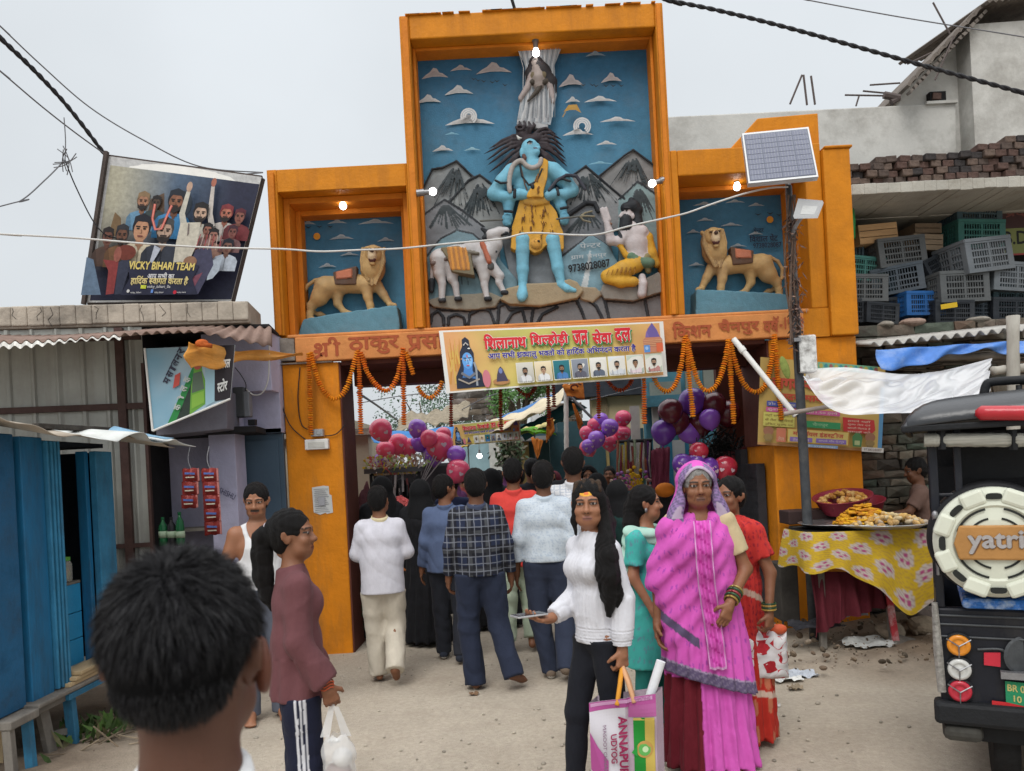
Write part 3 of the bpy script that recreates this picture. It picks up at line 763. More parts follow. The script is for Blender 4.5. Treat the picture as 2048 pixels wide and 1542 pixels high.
def cloud(c,f,px,py,w,h,col):
 pts=[(px-w/2,py+h*.45),(px-w*.34,py+h*.1),(px-w*.2,py-h*.12),(px-w*.06,py-h*.5),(px+w*.07,py-h*.42),(px+w*.16,py-h*.1),(px+w*.27,py-h*.06),(px+w/2,py+h*.3),(px+w*.2,py+h*.22),(px-w*.1,py+h*.24)]
 c.poly([f(*p)for p in pts],col)
 c.poly([f(px+(a-px)*.7,py+(b-py)*.55+h*.02)for a,b in pts],tuple(k*.84 for k in col))
for px,py,w,h,col in((870,148,54,24,PK),(922,137,44,14,PK),(988,138,72,26,PK),(918,182,58,22,WH),(858,200,50,20,WH),(940,242,100,24,WH),(886,299,42,14,WH),(945,300,34,8,(.25,.42,.5)),(1142,165,50,28,PK),(1222,159,42,22,PK),(1145,203,30,14,WH),(1200,202,66,14,WH),(1155,268,62,16,WH),(1234,243,72,12,WH),(1212,290,42,10,WH),(1190,113,40,12,(.22,.28,.33)),(1200,330,50,7,(.2,.42,.55)),(905,272,30,6,(.2,.42,.55))):cloud(c,cpt,px,py,w,h,col)
for px,py,r in((938,238,15),(1163,258,16)):
 for k in range(3):c.line([cpt(px+(r-4*k)*math.cos(t),py-(r-4*k)*math.sin(t))for t in np.linspace(-.9,3.6,14)],.016,WH)
for px,py in((948,165),(957,168),(968,170),(985,172),(994,170),(1010,178),(1165,178),(1183,178),(1190,180),(1210,180),(1224,180),(1240,180)):c.line([cpt(px-5,py-3),cpt(px,py+1),cpt(px+5,py-2)],[.003,.014,.003],(.02,.03,.04))
c.poly([cpt(*p)for p in((1126,232),(1136,218),(1152,217),(1161,234),(1150,228),(1138,228))],(.38,.22,.05));c.line([cpt(1130,232),cpt(1124,242)],.01,(.3,.2,.08))
c.poly([cpt(*p)for p in((1030,100),(1125,98),(1108,140),(1112,200),(1100,258),(1035,246),(1052,180),(1050,140))],(.30,.33,.36))
for k in range(16):x=1034+k*5.6;c.line([cpt(x,100),cpt(x*.72+302,145),cpt(x*.75+270,200),cpt(x*.8+214,245)],.006,(.14,.16,.18)if k%2 else(.45,.46,.47))
c.build('sky_panel',M_RELIEF,gate)
relief=gate
PXM=FPX/YC
def rel(pts,origin=None,sc=1.):
 out=[]
 for p in pts:
  x,y=(origin[0]+p[0]/sc,origin[1]+p[1]/sc)if origin else p
  out.append((PX(x,y,YC-.03),PZ(x,y,YC-.03)))
 return out
def r3(p,d):return(p[0],YC-d,p[1])
def rchain(B,pts,rs,d,col,k=.012,sc=None,clip=None):
 B.chain([r3(p,d if not isinstance(d,(list,tuple))else d[i])for i,p in enumerate(pts)],[r/PXM for r in rs],k,col,sc,clip)
def rmesh(B,name,h=.008,disp=None,cols=None,parent=None):
 B.disp=disp;lo,hi=B.bounds();hi=hi.copy();lo=lo-.03;hi=hi+.03;hi[1]=YC+.012
 V,F=B.mesh(h,(lo,hi));V=relax(V,F,1,.4);C=B.colors(V)
 if cols:C=cols(V,C)
 p=parent or relief
 return nmesh(name,V-np.array(wloc(p)),F,M_RELIEF,p,C)
GY=(.175,.185,.195);BK=(.018,.020,.024)
z6=lambda*q:rel(q,(840,300),4.016);z8=lambda*q:rel(q,(940,90),2.908)
B=SDF()
for pts,d0,d1,col in((z6((20,330),(100,160),(180,150),(295,95),(430,225),(560,330),(560,620),(40,620)),.03,-.02,(.20,.215,.22)),(z6((240,420),(390,250),(480,205),(590,290),(700,420),(700,640),(240,640)),.04,-.02,(.19,.20,.20)),(z6((1440,215),(1640,50),(1710,5),(1890,140),(1905,460),(1500,460)),.03,-.02,(.20,.20,.20)),(z6((1180,240),(1330,135),(1440,230),(1640,400),(1700,640),(1180,640)),.04,-.02,(.20,.205,.21)),(z6((1600,400),(1745,260),(1900,370),(1945,900),(1600,900)),.05,-.02,(.17,.24,.25)),(z6((40,520),(200,405),(350,500),(510,620),(640,800),(640,1000),(45,1000)),.05,-.02,(.16,.17,.185)),(z6((60,860),(170,720),(300,655),(420,680),(560,790),(780,1060),(780,1250),(75,1250)),.055,-.02,(.15,.24,.28)),(z6((1100,560),(1200,520),(1330,430),(1410,490),(1500,660),(1560,900),(1100,900)),.05,-.02,(.14,.15,.165)),(z6((1120,900),(1370,690),(1500,780),(1640,1000),(1640,1240),(1120,1240)),.06,-.02,(.16,.26,.31)),(z6((640,640),(1140,640),(1140,1240),(780,1240)),.035,-.02,(.15,.165,.18))):
 B.prism([(p[0],p[1])for p in pts],YC-d0,YC+.05,.012,col,.004)
def ridge(pts,r,d=.06,col=BK):rchain(B,z6(*pts),[r*.17]*len(pts),d,col,.004)
for pts in(((20,330),(100,160),(180,150),(295,95),(430,225)),((240,420),(390,250),(480,205),(590,290)),((1440,215),(1640,50),(1710,5),(1890,140)),((1180,240),(1330,135),(1440,230),(1640,400)),((1600,400),(1745,260),(1900,370)),((40,520),(200,405),(350,500),(510,620)),((60,860),(170,720),(300,655),(420,680),(560,790)),((1120,870),(1370,690),(1500,780))):ridge(pts,13,.05)
ridge(((1190,530),(1330,435),(1400,440),(1430,500)),26,.07)
for apex,base,n in(((295,110),((60,440),(420,470)),15),((480,230),((300,620),(650,520)),13),((1710,30),((1530,300),(1880,330)),13),((1330,160),((1200,460),(1600,430)),15),((1745,285),((1640,600),(1920,560)),11),((200,430),((60,640),(470,650)),13),((300,690),((90,1150),(740,1080)),17),((1370,720),((1170,1040),(1580,1040)),15),((1340,480),((1150,700),(1480,640)),9)):
 for i in range(n):
  t=i/(n-1)+random.uniform(-.03,.03);bx=base[0][0]+(base[1][0]-base[0][0])*t;by=base[0][1]+(base[1][1]-base[0][1])*t;e=random.uniform(.75,1)
  s0=random.uniform(.12,.3);p0=(apex[0]+(bx-apex[0])*s0,apex[1]+(by-apex[1])*s0);p1=(apex[0]+(bx-apex[0])*e,apex[1]+(by-apex[1])*e)
  rchain(B,z6(p0,p1),[1.6,1.0],.055,(.035,.045,.05),.002)
for k in range(7):rchain(B,z6((1300+k*8-20,1180),(1365,820+k*20)),[1.2,.8],.062,(.42,.45,.46),.002)
rmesh(B,'mountain_relief',.0085,lambda X,Y,Z:.003*fold(X*.8,Y,Z*.8,1,2),lambda V,C:C*(1+.16*np.sin(14*V[:,0:1]+5*np.sin(9*V[:,2:3]))*np.sin(17*V[:,2:3])))
B=SDF()
for pts,d,col in((z6((70,1215),(640,1195),(1940,1150),(1960,1420),(80,1425)),.07,(.145,.145,.15)),(z6((80,1225),(200,1195),(560,1165),(640,1200),(600,1265),(380,1290),(120,1265)),.11,(.20,.18,.14)),(z6((665,1215),(700,1140),(860,1105),(1120,1095),(1190,1065),(1250,1090),(1290,1150),(1250,1200),(960,1260),(800,1250),(720,1245)),.14,(.29,.225,.14)),(z6((1290,1120),(1400,1125),(1440,1170),(1380,1225),(1300,1200)),.10,(.27,.21,.14)),(z6((1455,1150),(1470,1105),(1800,1060),(1900,1010),(1945,1060),(1920,1150),(1700,1215),(1480,1200)),.12,(.20,.18,.155))):
 B.prism(pts,YC-d+.015,YC+.05,.02,col,.012)
for pts in(((75,1240),(180,1290),(420,1300),(600,1275),(690,1240)),((690,1240),(720,1290),(960,1270),(1250,1210),(1300,1150)),((1450,1150),(1480,1215),(1700,1230),(1930,1160)),((90,1400),(100,1330),(150,1300),(190,1350),(195,1410)),((230,1410),(235,1350),(290,1330),(355,1350),(365,1410)),((390,1410),(400,1330),(480,1290),(560,1300),(600,1400)),((640,1230),(630,1330),(625,1410)),((690,1400),(740,1320),(820,1290),(850,1400)),((910,1270),(890,1400)),((940,1400),(980,1330),(1100,1270)),((1250,1210),(1290,1290),(1330,1390)),((1340,1210),(1410,1260),(1470,1380)),((1480,1215),(1500,1300),(1520,1390)),((1800,1210),(1830,1370)),((940,1255),(1000,1230),(1130,1190))):rchain(B,z6(*pts),[2.5]*len(pts),.075,BK,.004)
rmesh(B,'rock_relief',.0085,lambda X,Y,Z:.004*fold(X*.6,Y,Z*.6,1,5))
BL=(.16,.40,.52);BLD=(.13,.34,.46);GOLD=(.56,.29,.035)
dn=thing('deity_relief',None,None,(0,0,0));dn.parent=relief;dn.location=(0,0,0);WORLD[dn.name]=wloc(relief)
B=SDF();D=.10
rchain(B,z8((365,760),(362,830),(378,900)),[32,29,19],.08,BL,.02,(1.25,.5,1));rchain(B,z8((255,752),(355,735),(475,748)),[16,18,16],.10,BL,.03)
rchain(B,z8((305,1150),(305,1205),(306,1320),(306,1420)),[15,13.5,11.5,8],.11,BL,.02);rchain(B,z8((306,1415),(303,1470),(300,1490)),[9,10.5,8],[.11,.14,.16],BL,.015)
rchain(B,z8((478,1150),(487,1195),(508,1310),(527,1395)),[15,13,11.5,8],.11,BL,.02);rchain(B,z8((522,1405),(560,1432),(603,1443)),[9,7.5,4.5],[.11,.13,.13],BL,.015)
for i in range(4):rchain(B,z8((288+i*10,1488),(287+i*10,1497)),[2.6,2.2],.165,BL,.003)
rchain(B,z8((240,762),(190,815),(140,880)),[17,15,13],[.10,.11,.10],BL,.02);rchain(B,z8((140,880),(200,905),(280,902)),[13,10.5,8.5],[.10,.13,.15],BL,.02);rchain(B,z8((285,895),(318,898)),[11,10],.155,BL,.01)
rchain(B,z8((485,755),(545,805),(592,862)),[17,15,12],[.10,.11,.10],BL,.02);rchain(B,z8((592,862),(545,892),(495,890)),[12,10,8.5],[.10,.13,.15],BL,.02);rchain(B,z8((488,893),(455,905)),[10.5,10],.155,BL,.01)
rchain(B,z8((238,905),(225,940),(222,1010)),[11,11,8],.10,BLD,.02);rchain(B,z8((218,1030),(216,1050)),[11,9],.13,BLD,.01);rchain(B,z8((508,915),(525,950),(542,1005)),[11,11,8],.10,BLD,.02);rchain(B,z8((546,1025),(545,1042)),[10,9],.13,BLD,.01)
for k in range(4):
 for bx,by in((300,884),(452,890),(206,1040),(533,1030)):rchain(B,z8((bx+k*2,by+k*8+3),(bx+24,by+k*8)),[2.4,2.8],.172 if by<1000 else .15,BL,.003)
rchain(B,z8((355,735),(352,690),(350,665)),[13,12,12],.12,BL,.015)
B.ell(r3(z8((348,632))[0],.12),(.087,.06,.105),k=.02,col=BL);rchain(B,z8((372,600),(397,612)),[3.5,2.2],.15,BL,.008);rchain(B,z8((388,632),(375,640)),[4,4],.15,BL,.006);rchain(B,z8((385,650),(360,665)),[7,8],.14,BL,.01);rchain(B,z8((398,622),(402,628)),[2,2.4],.15,BL,.005)
B.ell(r3(z8((302,655))[0],.14),(.025,.02,.05),k=.006,col=BL)
rchain(B,z8((330,607),(345,598),(362,604)),[1.2,1.6,1.2],.186,BK,.002);B.ell(r3(z8((345,611))[0],.176),(.016,.008,.009),k=.001,col=(.5,.5,.5));B.ell(r3(z8((348,611))[0],.183),(.006,.006,.007),k=.001,col=BK);rchain(B,z8((366,637),(388,633)),[.8,.8],.175,(.1,.05,.08),.001)
rmesh(B,'body',.0075,parent=dn)
B=SDF();HC=(.035,.026,.030)
rchain(B,z8((330,590),(300,540),(285,500)),[11,10,7],.09,HC,.02);rchain(B,z8((335,572),(390,560),(420,555)),[11,11,6],.08,HC,.02);rchain(B,z8((300,640),(285,600)),[8,11],.07,HC,.02);rchain(B,z8((410,600),(420,650)),[9,7],.05,HC,.02)
for a,b,e in(((290,570),(200,590),(80,642)),((290,585),(190,620),(92,682)),((290,600),(190,650),(100,708)),((292,620),(200,690),(108,752)),((295,640),(215,720),(138,790)),((290,655),(240,720),(180,770)),((280,560),(190,575),(110,612)),((400,560),(480,560),(545,600)),((400,575),(490,590),(550,632)),((400,590),(490,620),(560,672)),((405,610),(500,660),(566,716)),((405,630),(490,700),(548,770)),((410,650),(470,700),(515,740)),((390,550),(460,530),(535,560)),((370,540),(440,505),(505,530)),((300,520),(290,480),(285,445)),((315,520),(320,480),(310,440)),((330,530),(350,490),(335,438)),((345,530),(375,490),(362,450)),((280,545),(220,570),(150,600)),((410,600),(480,640),(560,690)),((410,640),(460,720),(530,760))):
 pts=z8(a,((a[0]+b[0])/2,(a[1]+b[1])/2-6),b,((b[0]+e[0])/2,(b[1]+e[1])/2+3),e);rchain(B,pts,[3.6,3.5,3.1,2.3,.8],[.10,.12,.11,.09,.06],HC,.002)
for t in np.linspace(0,5.5,9):rchain(B,z8((290+22*math.cos(t),510+13*math.sin(t)),(290+22*math.cos(t+.6),510+13*math.sin(t+.6))),[2.4,2.4],.14,HC,.002)
rchain(B,z8((272,562),(283,578),(300,576)),[1.5,3,1.2],.165,(.5,.5,.48),.002)
rmesh(B,'hair',.0075,parent=dn)
B=SDF()
B.prism(z8((300,930),(440,930),(490,1000),(528,1120),(532,1195),(500,1190),(440,1172),(405,1205),(372,1218),(345,1195),(300,1178),(262,1200),(246,1195),(255,1080),(280,990)),YC-.12,YC+.02,.02,GOLD,.018)
B.prism(z8((425,700),(445,720),(440,800),(420,890),(420,915),(330,915),(365,850),(400,790),(412,730)),YC-.190,YC+.02,.012,GOLD,.008)
rchain(B,z8((322,926),(380,934),(444,922)),[7,7,7],.135,(.60,.33,.06),.006);rchain(B,z8((322,940),(380,948),(446,936)),[5,5,5],.138,(.5,.26,.04),.004)
for i in range(58):
 v=random.uniform(0,1);u=random.uniform(-1,1);y=955+v*215;x=378+u*(62+v*80)*.95;rchain(B,z8((x,y),(x+random.uniform(-4,8)+u*5,y+random.uniform(16,34))),[1.1,.6],.152,(.16,.07,.02),.001)
for i in range(16):y=random.uniform(740,890);x=415-(y-740)*.22+random.uniform(-18,15);rchain(B,z8((x,y),(x-6,y+22)),[1,.6],.207,(.2,.09,.02),.001)
B.ell(r3(z8((384,1178))[0],.14),(.055,.03,.05),k=.01,col=(.50,.25,.04))
for dx in(-12,12):B.ell(r3(z8((384+dx,1165))[0],.172),(.010,.006,.010),k=.001,col=BK)
rmesh(B,'tiger_skin',.007,lambda X,Y,Z:.003*np.sin(X*60+2*np.sin(Z*9)),parent=dn)
B=SDF()
sn=z8((232,885),(228,840),(236,780),(255,735),(295,712),(330,742),(365,752),(400,735),(410,705));sn=[tuple(p)for p in smoothpath([(a,0,b)for a,b in sn],5)]
for i in range(0,len(sn)-1):rchain(B,[(sn[i][0],sn[i][2]),(sn[i+1][0],sn[i+1][2])],[4.2+.7*(i%2)]*2,.19,(.34,.31,.29)if i%2 else(.44,.40,.37),.002)
for pts,r,col in((((290,735),(300,800),(340,852),(385,830),(415,760)),2.6,BK),(((292,740),(318,850),(330,880)),2,(.1,.06,.04)),(((455,880),(500,825),(555,795),(610,800),(660,875)),4.2,(.03,.03,.045)),(((150,825),(180,840),(215,838)),3,BK),(((260,880),(258,920)),4,BK),(((500,872),(508,905)),4,BK),(((203,1000),(245,1003)),3.6,BK),(((523,985),(560,978)),3.6,BK),(((532,815),(575,830)),3,BK),(((65,1056),(190,1048)),2.6,(.10,.10,.09)),(((500,1045),(640,1028)),2.6,(.10,.10,.09)),(((630,1030),(660,1010),(700,1000)),2.4,(.2,.17,.11)),(((630,1030),(670,1028),(712,1030)),2.6,(.2,.17,.11)),(((630,1030),(650,1052),(690,1062)),2.4,(.2,.17,.11)),(((312,685),(318,700)),5,(.12,.06,.05))):rchain(B,z8(*pts),[r*.8]*len(pts),.195,col,.003)
B.ell(r3(z8((362,860))[0],.19),(.02,.02,.028),k=.002,col=BK)
rmesh(B,'ornaments',.0065,parent=dn)
B=SDF();GP=(.30,.255,.235)
B.prism(z8((345,262),(440,262),(470,330),(440,500),(280,470),(300,350)),YC-.07,YC+.03,.02,(.40,.40,.41),.015)
for k in range(8):rchain(B,z8((345+k*13,290),(300+k*22,460)),[1.3,2.2],.085,(.25,.26,.28)if k%2 else(.47,.47,.48),.004)
rchain(B,z8((383,115),(420,170),(470,230),(490,290)),[13,16,12,5],.07,(.03,.027,.03),.02);rchain(B,z8((375,120),(345,180),(335,260)),[12,10,6],.06,(.03,.027,.03),.02)
B.ell(r3(z8((383,125))[0],.10),(.045,.035,.065),k=.01,col=GP);rchain(B,z8((390,165),(395,215),(398,250)),[11,14,11],.09,GP,.015)
rchain(B,z8((360,200),(330,270),(300,315)),[7,6,5],.09,(.34,.29,.28),.01);rchain(B,z8((440,200),(465,260),(478,325)),[7,6,5],.09,(.34,.29,.28),.01)
B.ell(r3(z8((292,328))[0],.09),(.022,.02,.03),k=.006,col=(.34,.29,.28));B.ell(r3(z8((482,342))[0],.09),(.022,.02,.03),k=.006,col=(.34,.29,.28))
rchain(B,z8((372,205),(400,215),(428,200)),[8,9,8],.105,(.16,.13,.08),.008);rchain(B,z8((360,240),(420,245),(440,235)),[5,5,5],.11,(.06,.05,.04),.006);rchain(B,z8((415,245),(390,290),(335,350)),[5,5,2],.11,(.07,.06,.05),.006);rchain(B,z8((372,118),(379,117)),[1,1],.135,BK,.001);rchain(B,z8((392,117),(399,118)),[1,1],.135,BK,.001)
rmesh(B,'goddess_figure',.0075)
B=SDF();WB=(.46,.44,.44)
rchain(B,z6((190,900),(300,880),(440,860),(540,870)),[23,23,24,19],.11,WB,.02,(1,.6,1));rchain(B,z6((430,810),(450,800)),[15,12],.12,WB,.03);rchain(B,z6((540,850),(600,780),(610,740)),[20,15,12],.12,WB,.03);rchain(B,z6((580,715),(640,690),(690,680)),[12,10,7],.15,WB,.015)
for p,r,c_ in((((165,900),(165,1010),(185,1090),(182,1220)),(20,12,7.5,6),WB),(((270,960),(265,1050),(290,1100),(305,1210)),(15,10,7,5.5),(.40,.38,.38)),(((500,920),(520,1040),(520,1100),(540,1205)),(17,10,7,5.5),WB),(((560,950),(640,1030),(635,1080),(670,1150)),(14,9,6.5,5),WB)):rchain(B,z6(*p),r,.12,c_,.015)
for x,y in((185,1225),(312,1215),(548,1215),(680,1165)):rchain(B,z6((x-12,y),(x+14,y)),[5,5],.13,BK,.004)
rchain(B,z6((150,860),(105,930),(100,1050)),[5,4,4],.09,WB,.01);rchain(B,z6((98,1070),(98,1140)),[7,5],.09,BK,.01)
rchain(B,z6((500,665),(550,700)),[3,6],.15,BK,.005);rchain(B,z6((545,720),(520,735)),[7,5],.15,BK,.005);rchain(B,z6((590,745),(640,715),(700,705)),[3,3,3],.168,BK,.003);rchain(B,z6((655,670),(690,700)),[3,3],.168,BK,.003);B.ell(r3(z6((605,695))[0],.175),(.02,.012,.016),k=.002,col=BK);rchain(B,z6((690,668),(720,672)),[6,5],.14,BK,.006)
B.prism(z6((185,830),(320,815),(410,880),(440,1040),(270,1010),(235,900)),YC-.205,YC-.08,.008,(.17,.14,.085),.006)
for k in range(8):rchain(B,z6((240+k*19,830),(262+k*20,995)),[2,2],.212,(.55,.24,.05)if k%2 else(.36,.16,.05),.002)
rchain(B,z6((505,790),(560,930)),[5,5],.20,(.42,.12,.06),.004);B.ell(r3(z6((572,965))[0],.18),(.03,.02,.04),k=.004,col=(.08,.08,.08));rchain(B,z6((395,860),(470,870)),[4,3],.20,(.15,.13,.1),.004);rchain(B,z6((110,945),(215,910)),[4,4],.18,(.14,.10,.09),.004);rchain(B,z6((590,830),(615,850)),[2,2],.17,BK,.003)
rmesh(B,'bull_relief',.0075)
B=SDF();SK=(.46,.41,.41)
rchain(B,z6((1700,660),(1720,760),(1740,880)),[17,20,17],.10,SK,.03,(1.15,.8,1));rchain(B,z6((1640,690),(1770,680)),[12,13],.11,SK,.02);rchain(B,z6((1650,700),(1590,760),(1520,755)),[12,10,9],[.11,.13,.14],SK,.02);rchain(B,z6((1520,755),(1505,690),(1490,620)),[9,8,6.5],[.14,.15,.15],SK,.015)
for i in range(4):rchain(B,z6((1478+i*9,610-i*4),(1440+i*14,510-(i%2)*8)),[4.6,2.6],.15+.004*i,SK,.003)
B.ell(r3(z6((1655,555))[0],.12),(.052,.05,.075),k=.015,col=SK);rchain(B,z6((1610,540),(1592,565)),[3,3],.15,SK,.006)
rchain(B,z6((1640,590),(1640,640)),[12,13],.13,BK,.01);rchain(B,z6((1725,530),(1735,620),(1720,660)),[11,12,8],.10,BK,.015);rchain(B,z6((1640,490),(1700,480),(1735,510)),[10,13,10],.12,BK,.015);rchain(B,z6((1685,470),(1685,430)),[9,6],.12,BK,.01);B.ell(r3(z6((1695,565))[0],.16),(.014,.01,.03),k=.004,col=SK);B.ell(r3(z6((1640,522))[0],.17),(.014,.008,.006),k=.001,col=BK);rchain(B,z6((1620,505),(1665,508)),[1.6,1.4],.17,BK,.002)
YL=(.52,.28,.03)
rchain(B,z6((1760,650),(1820,720),(1850,850),(1890,930)),[8,10,11,8],.09,YL,.02);rchain(B,z6((1590,790),(1640,870)),[5,6],.14,YL,.01);rchain(B,z6((1720,940),(1620,980),(1490,1030)),[17,17,12],.12,YL,.02);rchain(B,z6((1490,1065),(1600,1085),(1700,1080)),[8,10,10],.14,YL,.03);rchain(B,z6((1680,885),(1740,930),(1830,935)),[8,9,10],.15,(.09,.16,.10),.01);rchain(B,z6((1800,890),(1820,990)),[9,6],.12,(.20,.17,.08),.01)
rchain(B,z6((1770,1040),(1775,1100),(1765,1180)),[7,8,9],[.13,.15,.15],SK,.015);rchain(B,z6((1585,700),(1600,740)),[3,3],.165,BK,.003);rchain(B,z6((1500,635),(1520,630)),[3,3],.165,(.2,.1,.06),.003)
for k in range(7):rchain(B,z6((1500+k*34,1000-k*4),(1480+k*36,1040)),[1.2,1.2],.20,(.3,.14,.02),.002)
rmesh(B,'sage_relief',.0075)
c=Canvas((0,YC-.085,0),(1,0,0),(0,0,1),(0,-1,0),.001)
p=P(1138,546,YC-.08);c.text('9738028087',p.x,p.z,.40,.075,(.02,.02,.022),.03,rot=ROLL*.0+.10)
for k,(t,px,py,w)in enumerate((('पेन्टर',1160,498,.2),('ग्राम चैनपुर',1142,522,.34))):p=P(px,py,YC-.08);c.text(t,p.x,p.z,w,.06,(.42,.44,.45),.0,rot=.03)
c.build('painter_signature',mat('painted_letters',(1,1,1),.8,.1,20,attr=True),relief)
def wing_panel(x0,x1,sun,birds,clouds):
 c=Canvas((x0,YW,2.95),(1,0,0),(0,0,1),(0,-1,0),.0015)
 c.grad(0,0,x1-x0,1.42,lambda u,v:tuple(np.array(sky_col(u*.5,v*.5+.42))*(1.05-.12*v)),16,20);w=ZP(YW);f=lambda px,py:(w(px,py)[0]-x0,w(px,py)[1]-2.95)
 for k in clouds:cloud(c,f,*k,(.33,.38,.42))
 c.ell(*f(*sun),.034,.034,(.60,.26,.03))
 for p in birds:c.line([f(p[0]-6,p[1]-2),f(p[0],p[1]+1),f(p[0]+6,p[1]-2)],[.003,.013,.003],(.02,.03,.04))
 return c,f
c,f=wing_panel(-2.10,-.86,(635,474),((618,456),(640,455),(662,455)),((617,446,30,10),(675,444,40,10),(752,444,72,12),(684,475,50,12),(772,480,36,10),(700,509,40,8),(656,532,36,10)));c.build('sky_panel',M_RELIEF,gate)
c,f=wing_panel(1.64,2.95,(1538,441),((1514,431),(1538,429),(1556,432)),((1410,408,50,9),(1470,403,40,8),(1512,410,34,8),(1410,440,36,8),(1462,450,46,8),(1386,464,28,9),(1475,492,36,8),(1392,530,34,8),(1510,468,30,8)))
for t,px,py,w_,h_ in(('पेन्टर',1505,467,.1,.05),('विशाल पेंट',1497,487,.28,.075),('9738028087',1504,499,.28,.05)):x,z=f(px,py);c.text(t,x,z,w_,h_,(.02,.025,.05),.02)
c.build('sky_panel',M_RELIEF,gate)
def lion(root_name,f,mirror):
 LN=(.46,.30,.13);LD=(.30,.19,.085)
 rt=thing(root_name,None,None);rt.parent=gate;WORLD[rt.name]=Vector((0,YG,0))
 o4=lambda x,y:f(500+x/3.855,300+y/3.855);m_=FPX/YW
 def ch(B,pts,rs,d,col,k=.012):B.chain([(o4(*p)[0],YW-(d[i]if isinstance(d,(list,tuple))else d),o4(*p)[1])for i,p in enumerate(pts)],[r/3.855/m_ for r in rs],k,col)
 def em(B,name,h=.0075,disp=None):
  B.disp=disp;lo,hi=B.bounds();lo=lo-.03;hi=hi+.03;hi[1]=YW+.012;V,F=B.mesh(h,(lo,hi));V=relax(V,F,1,.4);return nmesh(name,V-np.array((0,YG,0)),F,M_RELIEF,rt,B.colors(V))
 B=SDF()
 ch(B,((610,1070),(720,1060),(830,1050),(920,1060)),(78,66,68,76),.10,LN,.03)
 ch(B,((915,1070),(930,1160),(948,1225),(955,1268)),(50,34,27,27),.14,LN,.02);ch(B,((945,1272),(980,1272)),(24,22),[.15,.17],LN,.01)
 ch(B,((990,1060),(1040,1130),(1090,1205)),(46,32,24),.10,LN,.02);ch(B,((1095,1215),(1125,1218)),(24,20),.12,LN,.01)
 ch(B,((600,1090),(560,1160),(500,1225),(488,1290),(490,1325)),(84,62,32,24,26),.13,LN,.025);ch(B,((490,1330),(525,1334)),(24,22),[.14,.16],LN,.01)
 ch(B,((690,1130),(692,1200),(740,1262),(790,1280)),(48,30,22,24),.09,LN,.02)
 ch(B,((590,1010),(520,1022),(460,1060),(430,1120),(440,1190),(490,1240),(520,1265)),(22,16,14,13,13,13,13),.08,LN,.012)
 for x,y in((975,1272),(1120,1218),(520,1334),(795,1280)):
  for i in range(3):ch(B,((x-8+i*14,y),(x+i*14,y+10)),(10,8),.17,LN,.003)
 ch(B,((500,1272),(560,1285),(620,1300)),(10,24,6),.09,LD,.01)
 em(B,'body')
 B=SDF()
 ch(B,((970,870),(965,960),(965,1060)),(92,88,30),[.13,.13,.14],LN,.03)
 for i in range(22):
  a=-1.2+i/21*2.4;x0=975+84*math.sin(a);y0=840-50*math.cos(a);x1=970+78*math.sin(a)*(1 if abs(a)>.6 else .8);ch(B,((x0,y0),(x0+10*math.sin(a),900),(x1,970),(968+(x1-968)*.4,1060+random.uniform(-20,25))),(11,11,10,4),.20,LD if i%2 else LN,.004)
 ch(B,((905,815),(895,800)),(18,16),.16,LN,.01);ch(B,((1045,815),(1055,800)),(18,16),.16,LN,.01)
 em(B,'mane')
 B=SDF();B.ell((o4(980,850)[0],YW-.20,o4(980,850)[1]),(.085,.07,.095),k=.02,col=LN);ch(B,((978,850),(980,880)),(30,34),.27,(.55,.42,.27),.01);ch(B,((978,838),(982,842)),(14,14),.31,(.08,.05,.04),.004);ch(B,((970,905),(995,905)),(16,15),.28,(.10,.04,.04),.006);ch(B,((975,930),(990,930)),(16,14),.265,LN,.008)
 for dx in(-34,34):ch(B,((976+dx,828),(984+dx,828)),(7,7),.285,(.05,.03,.02),.002);ch(B,((966+dx,812),(990+dx,812)),(9,9),.27,LN,.004)
 em(B,'face')
 B=SDF();pts=[o4(*p)for p in((680,985),(850,940),(845,1070),(695,1070))];B.prism(pts,YW-.20,YW-.10,.006,(.10,.055,.035),.006);pts=[o4(*p)for p in((705,985),(815,962),(815,1020),(705,1032))];B.prism(pts,YW-.215,YW-.11,.004,(.46,.16,.09),.004);em(B,'saddle_cloth')
 B=SDF();pts=[o4(*p)for p in((430,1480),(440,1440),(470,1350),(760,1300),(1150,1245),(1172,1400),(1172,1480))];B.prism(pts,YW-.22,YW+.05,.02,(.10,.235,.31),.015);em(B,'rock_ledge',.01,lambda X,Y,Z:.004*fold(X,Y,Z,1,1))
w7=ZP(YW)
lion('lion_relief',w7,False)
def fR(px,py):
 x,z=w7(px,py);a,b=w7(610,600)[0],w7(797,630)[0];A,B_=w7(1562,570)[0],w7(1386,590)[0];return A+(x-a)/(b-a)*(B_-A),z
lion('lion_relief',fR,True)
mb=MB()
for i in range(700):
 y=random.uniform(2.6,9);x=random.uniform(-2.6,2.6)*(y/5);r_=abs(random.gauss(0,.007))+.003;k=random.uniform(.6,1.25);mb.col=(.36*k,.32*k,.26*k);mb.ell((x,y,.005),(r_,r_*.8,r_*.55),(0,0,random.random()*3),u=6,v=4)
tag(mb.build('gravel',mat('gravel',(1,1,1),.95,.2,attr=True)),kind='stuff')
M_METAL=mat('grey_metal',(.25,.25,.26),.45,.15,12,.1,60,metal=.7);M_WHITEP=mat('white_plastic',(.72,.71,.68),.45,.06,10,.05,dirt=(.45,.42,.36),dirt_amt=.35);M_BLACK=mat('black_rubber',(.015,.015,.017),.55,.2,20,.1)
M_GLOW=mat('lit_bulb',(1,.98,.95),.4,0,1,0,emit=9.0)
